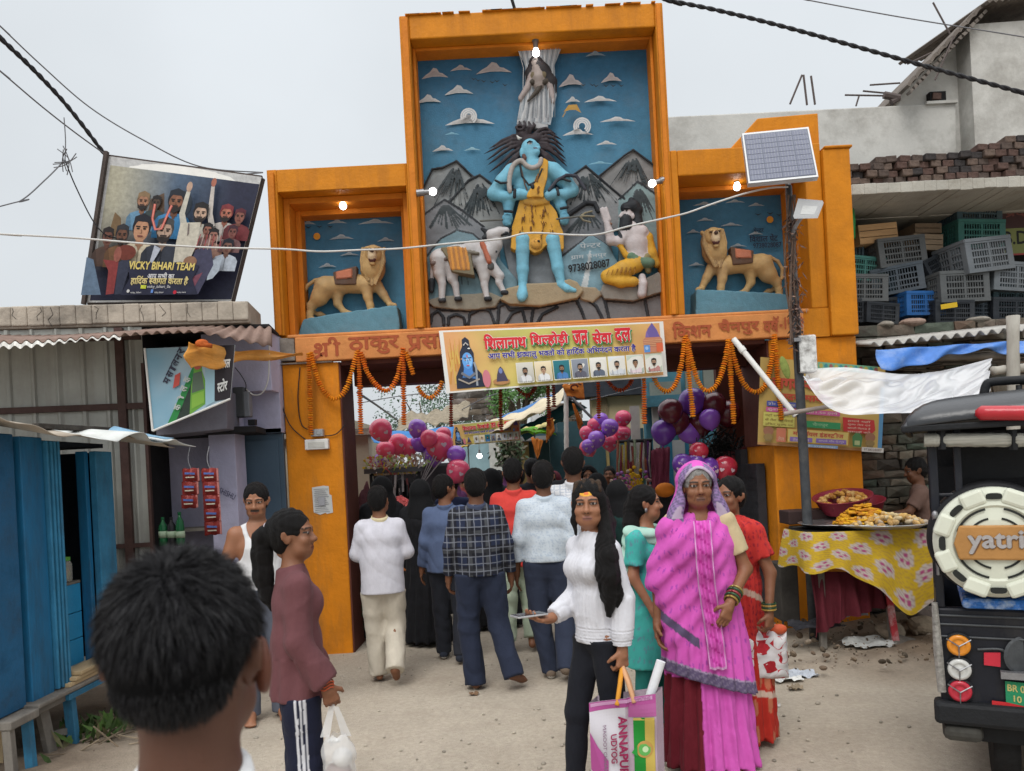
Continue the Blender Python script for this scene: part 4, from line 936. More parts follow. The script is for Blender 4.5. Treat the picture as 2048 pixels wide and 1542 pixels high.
def bulb(px,py,Y,label,d=(0,0,-1),up=.06,r=.034):
 p=P(px,py,Y);d=Vector(d).normalized();t=thing('light_bulb',label,'light bulb',p,'lit bulbs on the gate')
 a=MB();a.tube([p-d*(up+.12),p-d*(up+.05)],.032,12);a.tube([p-d*(up+.05),p-d*(up-.02)],.024,12);a.build('socket',M_METAL,t,smooth=False)
 a=MB();a.ell(p,(r,r,r),u=16,v=10);a.tube([p-d*.055,p-d*.02],[.016,r*.8],12);a.build('glass',M_GLOW,t,smooth=True)
bulb(686,412,YG+.20,'lit bulb hanging over the lion with its head to the right');bulb(1474,374,YG+.22,'lit bulb hanging beside the solar panel over the second lion');bulb(1072,106,YG+.1,'lit bulb at the top of the tall middle panel, over the small goddess')
bulb(866,383,YG-.06,'lit bulb sticking out sideways over the mountains and white bull',(1,0,.05),.03);bulb(1304,367,YG+.0,'lit bulb sticking out sideways above the kneeling bearded man',(-1,0,-.25),.03)
class Quad(Canvas):
 def __init__(s,tl,tr,br,bl,w,h,n=(0,-1,0),gap=.0006,wav=None):
  Canvas.__init__(s,bl,(1,0,0),(0,0,1),n,gap);s.q=[Vector(v)for v in(tl,tr,br,bl)];s.w,s.h=w,h;s.wav=wav
 def pt(s,x,y):
  u,v=x/s.w,y/s.h;tl,tr,br,bl=s.q;p=(bl*(1-u)+br*u)*(1-v)+(tl*(1-u)+tr*u)*v
  d=s.z+(s.wav(u,v)if s.wav else 0);return p+s.n*d
def bust(c,x,y,s,skin,shirt,hair,beard=False,cap=None,bg=None,arm=None):
 """a small printed half-length portrait, head centre (x,y), head height s"""
 k=Vector(shirt)
 c.poly([(x-s*.95,y-s*1.75),(x-s*.95,y-s*1.0),(x-s*.75,y-s*.72),(x-s*.3,y-s*.55),(x+s*.3,y-s*.55),(x+s*.75,y-s*.72),(x+s*.95,y-s*1.0),(x+s*.95,y-s*1.75)],shirt)
 c.poly([(x-s*.95,y-s*1.75),(x-s*.95,y-s*1.0),(x-s*.75,y-s*.75),(x-s*.5,y-s*1.75)],tuple(k*.7));c.poly([(x-s*.2,y-s*.5),(x,y-s*.9),(x+s*.2,y-s*.5)],tuple(Vector(skin)*.7));c.line([(x,y-s*.9),(x+s*.02,y-s*1.7)],s*.05,tuple(k*.55))
 c.rect(x-s*.17,y-s*.68,x+s*.17,y-s*.3,tuple(Vector(skin)*.75));c.ell(x,y+s*.1,s*.43,s*.50,hair);c.ell(x,y-s*.05,s*.345,s*.47,skin);c.ell(x+s*.12,y-s*.02,s*.18,s*.34,tuple(Vector(skin)*1.15))
 c.poly([(x-s*.4,y+s*.14),(x-s*.38,y+s*.5),(x,y+s*.66),(x+s*.38,y+s*.5),(x+s*.4,y+s*.14),(x+s*.26,y+s*.3),(x-s*.2,y+s*.32)],cap or hair)
 for d in(-1,1):c.ell(x+d*s*.15,y+s*.02,s*.075,s*.035,(.01,.01,.01));c.line([(x+d*s*.06,y+s*.10),(x+d*s*.26,y+s*.11)],s*.05,(.015,.012,.01))
 c.line([(x,y),(x+s*.04,y-s*.16),(x-s*.02,y-s*.18)],s*.04,tuple(Vector(skin)*.6));c.line([(x-s*.12,y-s*.29),(x+s*.12,y-s*.29)],s*.055,(.12,.03,.03))
 if beard:c.poly([(x-s*.34,y-s*.1),(x-s*.28,y-s*.4),(x,y-s*.56),(x+s*.28,y-s*.4),(x+s*.34,y-s*.1),(x+s*.2,y-s*.26),(x-s*.2,y-s*.26)],(.02,.015,.014));c.line([(x-s*.16,y-s*.21),(x+s*.16,y-s*.21)],s*.07,(.02,.015,.014))
 if arm:c.line([(x+arm[0]*s*.7,y-s*.9),(x+arm[0]*s*1.0,y-s*.1),(x+arm[0]*s*arm[1],y+s*arm[2])],[s*.4,s*.32,s*.22],shirt);c.ell(x+arm[0]*s*arm[1],y+s*(arm[2]+.25),s*.16,s*.28,skin)
def blue_face(c,x,y,s):
 """a printed blue-skinned face with piled hair, snake and beads"""
 c.poly([(x-1.1*s,y-1.9*s),(x-1.05*s,y-1.0*s),(x-.62*s,y-.2*s),(x-.55*s,y+.8*s),(x-.3*s,y+1.25*s),(x-.28*s,y+1.75*s),(x,y+1.95*s),(x+.28*s,y+1.7*s),(x+.3*s,y+1.2*s),(x+.55*s,y+.7*s),(x+.5*s,y-.3*s),(x+1.0*s,y-.9*s),(x+1.15*s,y-1.9*s)],(.022,.028,.05))
 c.poly([(x-.4*s,y+.1*s),(x-.36*s,y-.45*s),(x-.55*s,y-1.1*s),(x+.5*s,y-1.25*s),(x+.3*s,y-.6*s),(x+.4*s,y+.1*s)],(.07,.22,.55));c.ell(x,y+.15*s,.43*s,.62*s,(.12,.34,.72));c.ell(x+.12*s,y+.12*s,.24*s,.45*s,(.22,.48,.82))
 for d in(-1,1):c.ell(x+d*.19*s,y+.2*s,.11*s,.055*s,(.6,.62,.7));c.ell(x+d*.19*s,y+.2*s,.05*s,.05*s,(.01,.01,.02));c.line([(x+d*.07*s,y+.34*s),(x+d*.32*s,y+.36*s)],.06*s,(.015,.02,.04))
 c.ell(x,y+.48*s,.045*s,.13*s,(.55,.08,.04));c.line([(x,y+.2*s),(x+.05*s,y-.05*s),(x-.04*s,y-.08*s)],.05*s,(.05,.15,.4));c.ell(x,y-.22*s,.13*s,.05*s,(.5,.1,.14))
 c.line([(x+.5*s,y+.0*s),(x+.62*s,y-.5*s),(x+.55*s,y-1.8*s)],.16*s,(.28,.30,.33));c.line([(x-.6*s,y-.75*s),(x,y-1.15*s),(x+.5*s,y-.85*s)],.2*s,(.16,.17,.20));c.line([(x-.9*s,y-1.2*s),(x-.1*s,y-1.6*s),(x+.8*s,y-1.3*s)],.12*s,(.35,.3,.25));c.line([(x-.2*s,y+1.3*s),(x,y+1.5*s),(x+.2*s,y+1.3*s)],.1*s,(.45,.42,.4));c.ell(x+.22*s,y+1.05*s,.12*s,.05*s,(.7,.7,.66))
def welcome_banner(name,tl,tr,br,bl,label,group=None,wav=None):
 t=thing(name,label,'banner',(Vector(tl)+Vector(br))/2,group)
 W_,H_=42.,11.
 c=Quad(tl,tr,br,bl,W_,H_,wav=wav)
 c.rect(-.0,-.0,W_,H_,(.72,.70,.66),40,10)
 def bgc(u,v):
  e=min(u,1-u)*3.2+.12*math.sin(v*5+u*9);e=max(0,min(1,e));n=noise_.noise(Vector((u*8,v*3,2)))
  a=np.array((.66,.33,.14));b=np.array((.56,.47,.13))if v<.6 else np.array((.48,.44,.12));return tuple((a*(1-e)+b*e)*(1+.18*n))
 c.grad(.75,.3,W_-.75,H_-.3,bgc,40,12)
 for k in range(9):c.line([(1.0+k*.33,1.5+2.2*(k%3)),(1.5+k*.2,4+(k%4)),(1.2+k*.3,7.5+(k%3))],[.3,.35,.05],(.62,.40,.10)if k%2 else(.55,.25,.06))
 blue_face(c,4.7,5.1,2.35)
 c.ell(7.9,2.0,.75,1.6,(.55,.18,.22));c.ell(10.6,1.3,1.6,.6,(.40,.20,.08));c.poly([(9.7,1.3),(9.9,2.5),(10.3,3.6),(10.7,4.0),(11.1,3.5),(11.5,2.4),(11.9,1.3)],(.06,.05,.09));c.ell(10.65,3.2,.35,.5,(.16,.2,.42))
 for body,x,w_ in(('शिलानाथ',8.1,8.0),('शिल्होड़ी',16.7,7.3),('जन',24.7,3.0),('सेवा',28.4,3.7),('दल',32.6,3.1)):
  for dx,dy,col,b in((.28,-.28,(.04,.22,.07),.06),(.0,.0,(.72,.68,.62),.075),(.0,.0,(.58,.022,.035),.045)):c.text(body,x+dx,7.1+dy-(.0 if b<.07 else .06),w_+(.0 if b<.07 else .1),2.9+(.0 if b<.07 else .12),col,b)
 for col,b,e in(((.70,.68,.62),.06,.1),((.035,.025,.25),.03,0)):c.text('आप सभी श्रद्धालु भक्तों को हार्दिक अभिनंदन करता है',8.6,5.0-e/2,27.8,1.75+e,col,b)
 cols=[((.5,.48,.42),(.62,.62,.62),1),((.62,.52,.35),(.66,.66,.66),0),((.02,.14,.17),(.06,.18,.42),1),((.20,.22,.26),(.10,.10,.13),1),((.62,.6,.56),(.10,.12,.16),1),((.55,.58,.6),(.55,.57,.6),1),((.42,.48,.40),(.66,.55,.58),0),((.50,.55,.44),(.45,.22,.20),1)]
 for i,(bg,sh,bd)in enumerate(cols):
  x0=13.6+i*3.42;c.rect(x0,.75,x0+3.2,4.4,(.66,.64,.58));c.grad(x0+.1,.85,x0+3.1,4.3,lambda u,v,bg=bg:tuple(np.array(bg)*(.8+.4*v)),3,3);
  k=c.z;bust(c,x0+1.6,2.75,1.15,((.30,.17,.10),(.42,.26,.17))[i%2],sh,(.02,.018,.018),bd);c.rect(x0+.1,.62,x0+3.1,.84,(.6,.58,.5));c.text('नाम ग्राम चैनपुर',x0+.3,.62,2.6,.36,(.05,.04,.05))
 c.poly([(37.6,4.6),(37.4,7.0),(38.0,7.6),(38.4,9.2),(39.3,10.2),(40.0,9.0),(40.6,7.6),(41.0,7.0),(41.0,4.6)],(.48,.20,.12));c.poly([(38.0,7.5),(38.4,9.0),(39.3,10.3),(40.1,8.9),(40.6,7.5)],(.14,.10,.30));c.poly([(37.9,7.6),(38.2,8.8),(38.6,7.6)],(.2,.13,.35))
 for k in range(4):c.line([(37.5,6.9-k*.35),(41.0,6.9-k*.35)],.12,(.62,.34,.18))
 c.rect(37.5,4.6,38.6,6.0,(.10,.25,.55));c.rect(39.8,4.6,41.0,6.3,(.6,.12,.05));c.ell(38.0,5.4,.3,.35,(.3,.45,.7))
 c.build('print',M_PRINT,t)
 m=MB();q=c.q;c.z=-.004
 m.grid(lambda u,v:c.pt(u*W_,v*H_),40,10,.003);m.build('backing',mat('white_flex',(.6,.59,.56),.5,.05),t)
 return t
YB=YG-.12
welcome_banner('welcome_banner',P(878,662,YB),P(1326,643,YB),P(1336,752,YB-.03),P(893,787,YB-.03),'white bordered welcome banner with blue face tied across the gate lintel',wav=lambda u,v:.012*math.sin(5*u+2*v)+.02*(1-v)*math.sin(4*u))
M_MARI=mat('marigold',(1,1,1),.8,.2,60,.3,120,attr=True)
def garland(pts,label,r=.023,base=(.66,.20,.008),group='marigold garlands on the gate',dark=0):
 pts=[Vector(p)for p in pts];L=[0]
 for a,b in zip(pts,pts[1:]):L.append(L[-1]+(b-a).length)
 n=max(2,int(L[-1]/.021));mb=MB();path=[]
 for i in range(n+1):
  d=L[-1]*i/n;k=0
  while k<len(pts)-2 and L[k+1]<d:k+=1
  t=(d-L[k])/max(1e-6,L[k+1]-L[k]);path.append(pts[k].lerp(pts[k+1],t))
 for i,p in enumerate(path):
  tan=(path[min(i+1,n)]-path[max(i-1,0)]).normalized();u=tan.orthogonal().normalized();w=tan.cross(u);rr=r*random.uniform(.86,1.12);k=random.uniform(.82,1.15);g=random.uniform(.75,1.2)
  p=p+Vector((random.uniform(-.002,.002),random.uniform(-.002,.002),0));vs=[];cs=[]
  for(h,s_,sh)in((-.45,.45,.5),(-.18,1,.9),(.12,.96,1.05),(.42,.5,1.1)):
   for q in range(9):
    a=2*math.pi*q/9+i*.7;e=s_*rr*(1+.16*((q+i)%2));vs.append(p+tan*h*.022+(u*math.cos(a)+w*math.sin(a))*e);cs.append((base[0]*k*sh,base[1]*k*g*sh,base[2]))
  mb.np(vs,[(a*9+b,a*9+(b+1)%9,(a+1)*9+(b+1)%9,(a+1)*9+b)for a in range(3)for b in range(9)]+[tuple(range(27,36)),tuple(range(9))[::-1]],cs)
 o=mb.build('marigold_garland',M_MARI);tag(o,label,'garland',group);return o
YH_=YG-.09
def gp(*q,Y=YH_):return smoothpath([P(x,y,Y)for x,y in q],7)
SHADE_ORANGE=(.50,.075,.012);SHADE_RED=(.28,.035,.012)  # marigold orange darkened in the colour for strands in shade behind the banner
for q,lab,col in((((618,708),(619,760),(622,868)),'orange garland strand hanging straight down to the switch box',None),(((622,706),(636,760),(652,788),(670,798),(690,782),(703,745),(714,706)),'orange garland swag hanging nearest the white switch box',None),(((716,702),(719,760),(722,866)),'orange garland strand hanging below the carved second word of the lintel',(.62,.14,.01)),(((722,706),(735,745),(757,775),(775,781),(790,765),(801,730),(806,698)),'orange garland swag hanging over the gap of white sky',(.64,.15,.01)),(((806,698),(807,760),(808,848)),'orange garland strand hanging between the sky gap and the banner',(.62,.13,.01)),(((812,706),(818,722),(826,748)),'short broken end of orange garland left of the banner',None),(((836,774),(845,788),(860,796),(876,784),(884,764)),'loose orange swag dangling just below the banner corner',(.55,.16,.01)),(((1288,755),(1288,800),(1289,846)),'orange garland strand hanging below the last portraits of the banner',(.6,.13,.01)),(((1308,755),(1320,776),(1338,782),(1354,762),(1364,720),(1370,676)),'orange swag joining the banner corner to the carved lintel',None),(((1372,672),(1378,750),(1386,832)),'long orange garland strand hanging in front of the dark balloons',None),(((1376,680),(1385,730),(1400,770),(1416,782),(1434,768),(1448,730),(1456,682)),'orange swag looping above the dark purple balloons',None),(((1458,680),(1462,760),(1468,846)),'long orange garland strand hanging beside the white pipe',None),(((1461,684),(1472,730),(1490,770),(1512,784),(1532,768),(1543,720),(1549,672)),'orange swag passing behind the white pipe',None),(((1550,670),(1555,750),(1563,838)),'orange garland strand hanging over the yellow advertisement board',None)):
 garland(gp(*q),lab,base=col or(.66,.20,.008))
for q,lab,col in((((902,786),(902,852)),'strand tinted dark for shade below the blue printed face',SHADE_RED),(((1001,768),(1001,815),(1003,862)),'strand tinted dark for shade hanging over the cream awning',SHADE_RED),(((1096,762),(1098,850)),'strand tinted dark for shade hanging left of the white bamboo pole, the longer of two',SHADE_RED),(((1106,762),(1108,812)),'strand tinted dark for shade hanging left of the white bamboo pole, the shorter of two',SHADE_RED),(((1030,770),(1044,786),(1058,790),(1072,772)),'swag tinted dark for shade under the banner beside the green tree',SHADE_RED),(((1196,758),(1198,835)),'strand tinted deep orange for shade hanging just above the pink and purple balloons',SHADE_ORANGE),(((1212,757),(1228,776),(1244,780),(1258,770),(1266,752)),'swag tinted deep orange for shade under the banner in front of the cream wall',SHADE_ORANGE)):
 garland(gp(*q,Y=YG+.45),lab,base=col,r=.021)
t=thing('saffron_flag','saffron cloth flag blown out flat on its stick at the gate corner','flag',P(605,708,YG-.2))
ctr=smoothpath([P(x,y,Y)for x,y,Y in((606,709,6.9),(560,711,6.7),(500,711,6.4),(450,715,6.1),(410,712,5.85),(380,710,5.7))],6);wd=np.interp(np.linspace(0,1,len(ctr)),[0,.2,.5,.75,.9,1],[.012,.030,.060,.105,.115,.10])
def ffn(u,v):
 i=min(len(ctr)-1,int(round(u*(len(ctr)-1))));a=(v-.5)*2;f=.5+.5*u
 return ctr[i]+Vector((-.02*(1-abs(a))*u,-.05*math.cos(a*1.5)*f+.02*math.sin(9*v+7*u),a*wd[i]*(.9+.1*math.sin(13*u))+.012*math.sin(16*u+3*v)))
a=MB();a.grid(ffn,len(ctr)-1,18,.002);a.build('cloth',mat('saffron_cloth',(.62,.27,.05),.8,.15,9,.2,40,stretch=(1,1,5),dirt=(.70,.42,.16),dirt_amt=.5),t,smooth=True)
a=MB();p=P(412,690,5.75);a.box(p,(.08,.05,.03),(0,.2,.1));a.ell(p+Vector((-.03,0,.015)),(.05,.03,.03));a.build('knot',mat('red_orange_cloth',(.45,.10,.02),.85,.25,12,.3),t,smooth=True)
t=MB();a,b=P(1467,678,6.85),P(1592,832,6.55);t.tube([a,a.lerp(b,.12)],.026,14);t.tube([a.lerp(b,.12),a.lerp(b,.17)],.031,14);t.tube([a.lerp(b,.17),b],.024,14);tag(t.build('plastic_pipe',M_WHITEP,None,smooth=False),'white plastic pipe leaning diagonally from the lintel to the lamp post','pipe')
t=thing('switch_box','white electric box with a small meter above it on the orange pillar','switch box',P(636,888,YG));a=MB();p=P(636,889,YG);a.box(p+Vector((0,-.03,0)),(.215,.06,.095));a.build('casing',M_WHITEP,t,bevel=.008);a=MB();a.box(p+Vector((0,-.0615,-.005)),(.15,.004,.05));a.build('switch_plate',mat('cream_plastic',(.5,.49,.45),.4),t)
a=MB();p2=P(637,866,YG);a.box(p2+Vector((0,-.035,0)),(.11,.07,.065));a.tube([p2+Vector((.02,-.075,0)),p2+Vector((.02,-.07,0))],.022,14);a.build('fuse',mat('clear_grey_plastic',(.33,.34,.35),.25),t,bevel=.006)
for q in(((655,870),(690,850)),((618,885),(590,860),(565,830)),((600,740),(596,800),(612,850)),((580,690),(600,790),(618,860)),((668,895),(690,880))):
 pass
t=thing('paper_notice','torn white paper notice pasted on the orange pillar','notice',P(646,1000,YG));c=Canvas(P(646,1000,YG)+Vector((-.09,-.004,-.13)),(1,0,0),(0,0,1),(0,-1,0),.0008)
c.poly([(0,.02),(-.005,.25),(.10,.262),(.15,.255),(.152,.18),(.172,.17),(.178,.01),(.12,.0),(.11,.012),(.06,-.004)],(.55,.55,.53))
for k in range(13):y=.02+k*.0175;c.line([(.012+.004*(k%3),y),(.07,y+.002),(.148-.01*(k%4),y)],.005,(.22,.22,.24))
c.rect(.05,.08,.11,.16,(.33,.33,.35));c.build('paper',M_PRINT,t)
t=thing('solar_street_lamp','solar street lamp on a dark pole with tilted panel and battery box','street lamp',(P(1614,1030,6.55).x,6.55,0))
xb,xt=P(1614,1030,6.55),P(1577,372,6.55)
a=MB();a.tube([(xb.x+.01,6.55,0),xb,xb.lerp(xt,.5),xt],[.042,.040,.038,.028],14);a.build('pole',mat('dark_painted_pole',(.055,.060,.066),.5,.3,6,.25,30,dirt=(.16,.15,.14),dirt_amt=.5,dirt_scale=5),t,smooth=True)
pq=[P(1484,267,6.62),P(1617,254,6.62),P(1644,357,6.30),P(1497,367,6.30)]
pq[2]=pq[1]+pq[3]-pq[0]
n=(pq[1]-pq[0]).cross(pq[3]-pq[0]).normalized();n=n if n.y<0 else-n
c=Quad(*pq,6.,4.,n,.0012);c.rect(0,0,6,4,(.62,.62,.62));c.grad(.14,.14,5.86,3.86,lambda u,v:(.10+.03*v,.115+.03*v,.155+.03*v),4,4)
for i in range(9):
 for j in range(4):
  x0,y0=.22+j*1.4,.2+i*.402;c.z=.003;c.rect(x0,y0,x0+1.34,y0+.36,(.15,.16,.215))
  for k in range(5):c.z=.005;c.line([(x0+.2+k*.26,y0),(x0+.2+k*.26,y0+.36)],.02,(.36,.37,.4))
c.build('solar_cells',mat('solar_cells',(1,1,1),.3,.02,5,0,attr=True,coat=.15),t)
a=MB();c.z=-.003
a.add([p+n*-.003 for p in pq]+[p-n*.04 for p in pq],[(0,1,2,3),(7,6,5,4),(0,4,5,1),(1,5,6,2),(2,6,7,3),(3,7,4,0)]);a.build('panel_frame',mat('aluminium',(.42,.42,.43),.4,.1,metal=.6),t)
a=MB();a.bar(xt,(pq[0]+pq[2])/2-n*.05,.03,.03);arm=smoothpath([P(1583,480,6.53),P(1590,455,6.45),P(1603,435,6.38)],5);a.tube(arm,.016,10);a.build('bracket',M_METAL,t)
a=MB();lp=[P(1598,402,6.36),P(1648,406,6.36),P(1636,437,6.22),P(1588,438,6.22)];a.add(lp+[p+Vector((0,.02,.03))for p in lp],[(0,1,2,3),(7,6,5,4),(0,4,5,1),(1,5,6,2),(2,6,7,3),(3,7,4,0)]);a.build('lamp_head',mat('lamp_grey',(.30,.30,.30),.5,.1),t,bevel=.006)
a=MB();nn=(lp[1]-lp[0]).cross(lp[3]-lp[0]).normalized();nn=nn if nn.y<0 else-nn;f=lambda u,v:(lp[0]*(1-u)+lp[1]*u)*(1-v)+(lp[3]*(1-u)+lp[2]*u)*v+nn*.003
a.add([f(.2,.25),f(.8,.25),f(.78,.75),f(.2,.75)],[(0,1,2,3)]);a.build('lens',mat('lens_grey',(.38,.38,.37),.3),t)
bp=P(1612,709,6.52);a=MB();a.box(bp,(.15,.12,.315),(0,0,-.1));a.build('battery_box',mat('white_rusty_box',(.66,.66,.64),.5,.05,6,.05,dirt=(.05,.035,.025),dirt_amt=.95,dirt_scale=6),t,bevel=.015);a=MB();a.box(bp+Vector((-.078,-.0,0)),(.012,.118,.30),(0,0,-.1));a.build('box_side',M_BLACK,t)
a=MB();a.box(bp+Vector((-.09,.0,.12)),(.06,.14,.03));a.build('clamp',M_METAL,t)
mb=MB()
for i in range(330):
 v=random.random();p=P(1590+random.gauss(0,7)+(v-.5)*18*1.0,430+v*270,6.50);L=random.uniform(.03,.09);d=Vector((random.gauss(0,.5),random.gauss(-.1,.4),random.gauss(-.8,.5))).normalized();s_=d.orthogonal().normalized()*random.uniform(.006,.014);k=random.choice(((.13,.075,.055),(.20,.12,.09),(.08,.05,.04),(.26,.17,.13),(.10,.07,.07)))
 mb.col=k;p=p+Vector((random.gauss(0,.012),0,0));mb.add([p-s_*.3,p+d*L*.5+s_,p+d*L,p+d*L*.5-s_],[(0,1,2,3)])
for q in range(4):
 mb.col=(.12,.08,.06);mb.tube(smoothpath([P(1576+q*5+random.uniform(-6,6),390+60*k,6.50+.02*math.sin(k+q))for k in range(6)],4),.008,6)
tag(mb.build('dried_garland',mat('dry_leaf',(1,1,1),.9,.3,30,.2,attr=True)),'withered brown leaf garland tied around the solar lamp pole','garland')
t=MB();t.col=(.20,.26,.05);ctr=P(1570,735,6.5);t.ell(ctr,(.035,.015,.10),(0,-.25,0));tag(t.build('wilted_leaf',mat('wilted_leaf',(.20,.24,.06),.8,.3,20)),'wilted green leaf bundle hanging on the lamp pole under the battery box','leaf')
M_WIRE=mat('cable',(.022,.022,.025),.6,.1);M_WWIRE=mat('white_cable',(.55,.54,.52),.6,.1);M_GWIRE=mat('grey_cable',(.14,.14,.15),.6,.1)
def wire(pts,r,label,m=M_WIRE,sm=8,twist=False):
 pp=[P(*p)for p in pts];out=lambda p:p[0]<0 or p[0]>2048 or p[1]<0
 if out(pts[0]):pp=[pp[0]+(pp[0]-pp[1])*(3.5/(pp[0]-pp[1]).length)]+pp
 if out(pts[-1]):pp=pp+[pp[-1]+(pp[-1]-pp[-2])*(3.5/(pp[-1]-pp[-2]).length)]
 pp=smoothpath(pp,sm);a=MB()
 if twist:
  for ph in(0,math.pi):
   o=[];L=0
   for i,p in enumerate(pp):
    if i:L+=(p-pp[i-1]).length
    o.append(p+Vector((0,math.cos(L*40+ph),math.sin(L*40+ph)))*r*.6)
   a.tube(o,r*.75,7)
 else:a.tube(pp,r,6)
 tag(a.build('overhead_cable',m,None,smooth=True),label,'cable','cables over the street');return pp
wire([(-60,15,5.6),(0,75,5.9),(60,132,6.2),(120,195,6.5),(165,250,6.7),(212,312,6.9)],.018,'thick black cable running down to the corner of the hoarding',twist=True,sm=40)
wire([(-40,15,5.6),(0,52,5.8),(80,128,6.1),(180,215,6.4),(290,282,6.6),(400,333,6.8),(526,345,7.0)],.006,'thin grey cable sweeping down to the wing of the gate',M_GWIRE)
wire([(-40,110,5.6),(0,142,5.8),(80,210,6.2),(150,265,6.5),(215,312,6.88)],.006,'thin grey cable meeting the thick black cable at the hoarding',M_GWIRE)
wire([(218,318,6.8),(290,352,6.8),(360,372,6.8),(420,372,6.8),(470,352,6.8),(526,345,6.9)],.006,'grey cable drooping across the faces of the hoarding',M_GWIRE)
wire([(-40,465,5.9),(0,468,6.0),(150,476,6.1),(300,488,6.2),(420,495,6.25),(560,498,6.3),(640,503,6.3),(720,500,6.35),(800,497,6.35),(900,487,6.4),(1000,478,6.4),(1060,466,6.4),(1150,470,6.4),(1200,468,6.4),(1260,452,6.4),(1350,432,6.45),(1380,424,6.45),(1430,406,6.45),(1490,387,6.48),(1540,376,6.5),(1576,374,6.52)],.0075,'white cable strung across the front of the gate to the solar lamp',M_WWIRE)
wire([(130,320,6.2),(90,360,6.0),(40,402,5.8),(-20,418,5.6)],.005,'thin wire going down from the tangled knot to the edge of the street',M_GWIRE);wire([(130,320,6.2),(150,370,6.25),(185,440,6.3),(212,470,6.35),(240,480,6.5),(300,520,6.6),(330,580,6.7)],.005,'thin wire hanging from the tangled knot over the hoarding',M_WIRE);wire([(128,235,6.2),(131,280,6.2),(130,320,6.2)],.004,'thin wire rising straight from the tangled knot',M_GWIRE)
a=MB();k0=P(130,321,6.2)
for i in range(7):d=Vector((random.gauss(0,1),random.gauss(0,.5),random.gauss(0,1))).normalized()*.11;a.tube(smoothpath([k0-d,k0+d.cross(Vector((0,1,0)))*.3,k0+d],6),.004,5)
tag(a.build('wire_knot',M_GWIRE),'tangled knot of thin wires hanging in the air','wire knot')
wire([(1290,-12,6.0),(1335,0,6.0),(1450,24,5.9),(1600,62,5.8),(1750,104,5.7),(1900,146,5.6),(2048,186,5.5),(2120,205,5.4)],.013,'thick twisted black cable crossing the sky beside the white house',twist=True,sm=30)
wire([(1560,-12,8),(1615,0,8),(1800,34,7.8),(2048,74,7.5),(2120,88,7.4)],.006,'thin grey cable high above the white house',M_GWIRE)
wire([(1018,-20,7.5),(1024,0,7.5),(1030,20,7.5)],.016,'short dark rod standing on top of the gate')
for q,lab in((((600,735,YG-.02),(596,800,YG-.02),(604,850,YG-.02),(628,862,YG-.02)),'dark wire looping down the pillar to the fuse'),(((560,800,YG-.02),(580,850,YG-.02),(612,880,YG-.02)),'dark wire running across the lower pillar to the switch box'),(((690,850,YG-.02),(672,868,YG-.02),(650,872,YG-.02)),'short brown wire curling out beside the fuse')):wire(q,.005,lab,M_WIRE)
M_CONC=mat('old_concrete',(.40,.35,.29),.9,.25,4,.4,30,dirt=(.10,.09,.08),dirt_amt=.7,dirt_scale=2.5)
M_SHEET=mat('grey_sheet_metal',(.37,.375,.345),.5,.14,3,.08,20,metal=.2,dirt=(.22,.20,.17),dirt_amt=.5,dirt_scale=3,streak=.15)
M_RUST=mat('rusty_brown_sheet',(.24,.165,.135),.75,.25,5,.2,40,dirt=(.15,.09,.065),dirt_amt=.6,dirt_scale=3)
M_RUSTF=mat('brown_painted_steel',(.075,.042,.036),.6,.25,9,.2,50)
M_LILAC=mat('lilac_plaster',(.44,.425,.56),.85,.12,4,.25,30,dirt=(.27,.26,.33),dirt_amt=.5)
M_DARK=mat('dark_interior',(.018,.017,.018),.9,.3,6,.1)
M_BLUE=mat('blue_paint',(.018,.15,.31),.45,.22,5,.2,24,dirt=(.03,.07,.11),dirt_amt=.75,dirt_scale=6,streak=.2,stretch=(1,1,.3))
M_BLUE2=mat('light_blue_paint',(.04,.21,.37),.55,.25,5,.25,24,dirt=(.05,.11,.16),dirt_amt=.7,dirt_scale=6,streak=.2)
M_WOOD=mat('grey_weathered_wood',(.17,.155,.135),.85,.3,6,.4,30,stretch=(1,1,.2),dirt=(.07,.065,.06),dirt_amt=.5,dirt_scale=4)
M_PLANK=mat('pale_plank_wood',(.48,.36,.21),.75,.25,8,.25,40,stretch=(1,.15,1))
hq=[P(216,312,6.55),P(523,354,6.62),P(462,602,6.62),P(172,605,6.55)]
t=thing('hoarding','leaning hoarding of a team welcome with men on dark blue, beside the gate','hoarding',(hq[2]+hq[3])/2)
c=Quad(*hq,36.,30.,(0,-1,0),.0007,wav=lambda u,v:.02*math.sin(3*u)*math.sin(3*v));z_=lambda x,y:((x-110)/1400*33+.9,(1415-y)/1230*27.5+.3)
def hbg(u,v):
 a=np.array((.020,.022,.045));b=np.array((.36,.34,.26));e=max(0,min(1,(1-u*2.2)*1.2))*max(0,min(1,(v-.22)*2));d=np.array((.05,.09,.13))*max(0,1-abs(u-.45)*2.6)*v;return tuple(a*(1-e)+b*e+d)
c.rect(0,0,36,30,(.45,.45,.45));c.grad(.9,.4,36,28.2,hbg,30,24)
c.poly([z_(*p)for p in((230,590),(300,640),(340,830),(200,800))],(.16,.10,.05));c.poly([z_(*p)for p in((570,440),(690,370),(730,560),(560,600))],(.09,.055,.035));c.ell(*z_(880,470),2.6,3.2,(.030,.042,.06))
SKT=(.30,.15,.09)
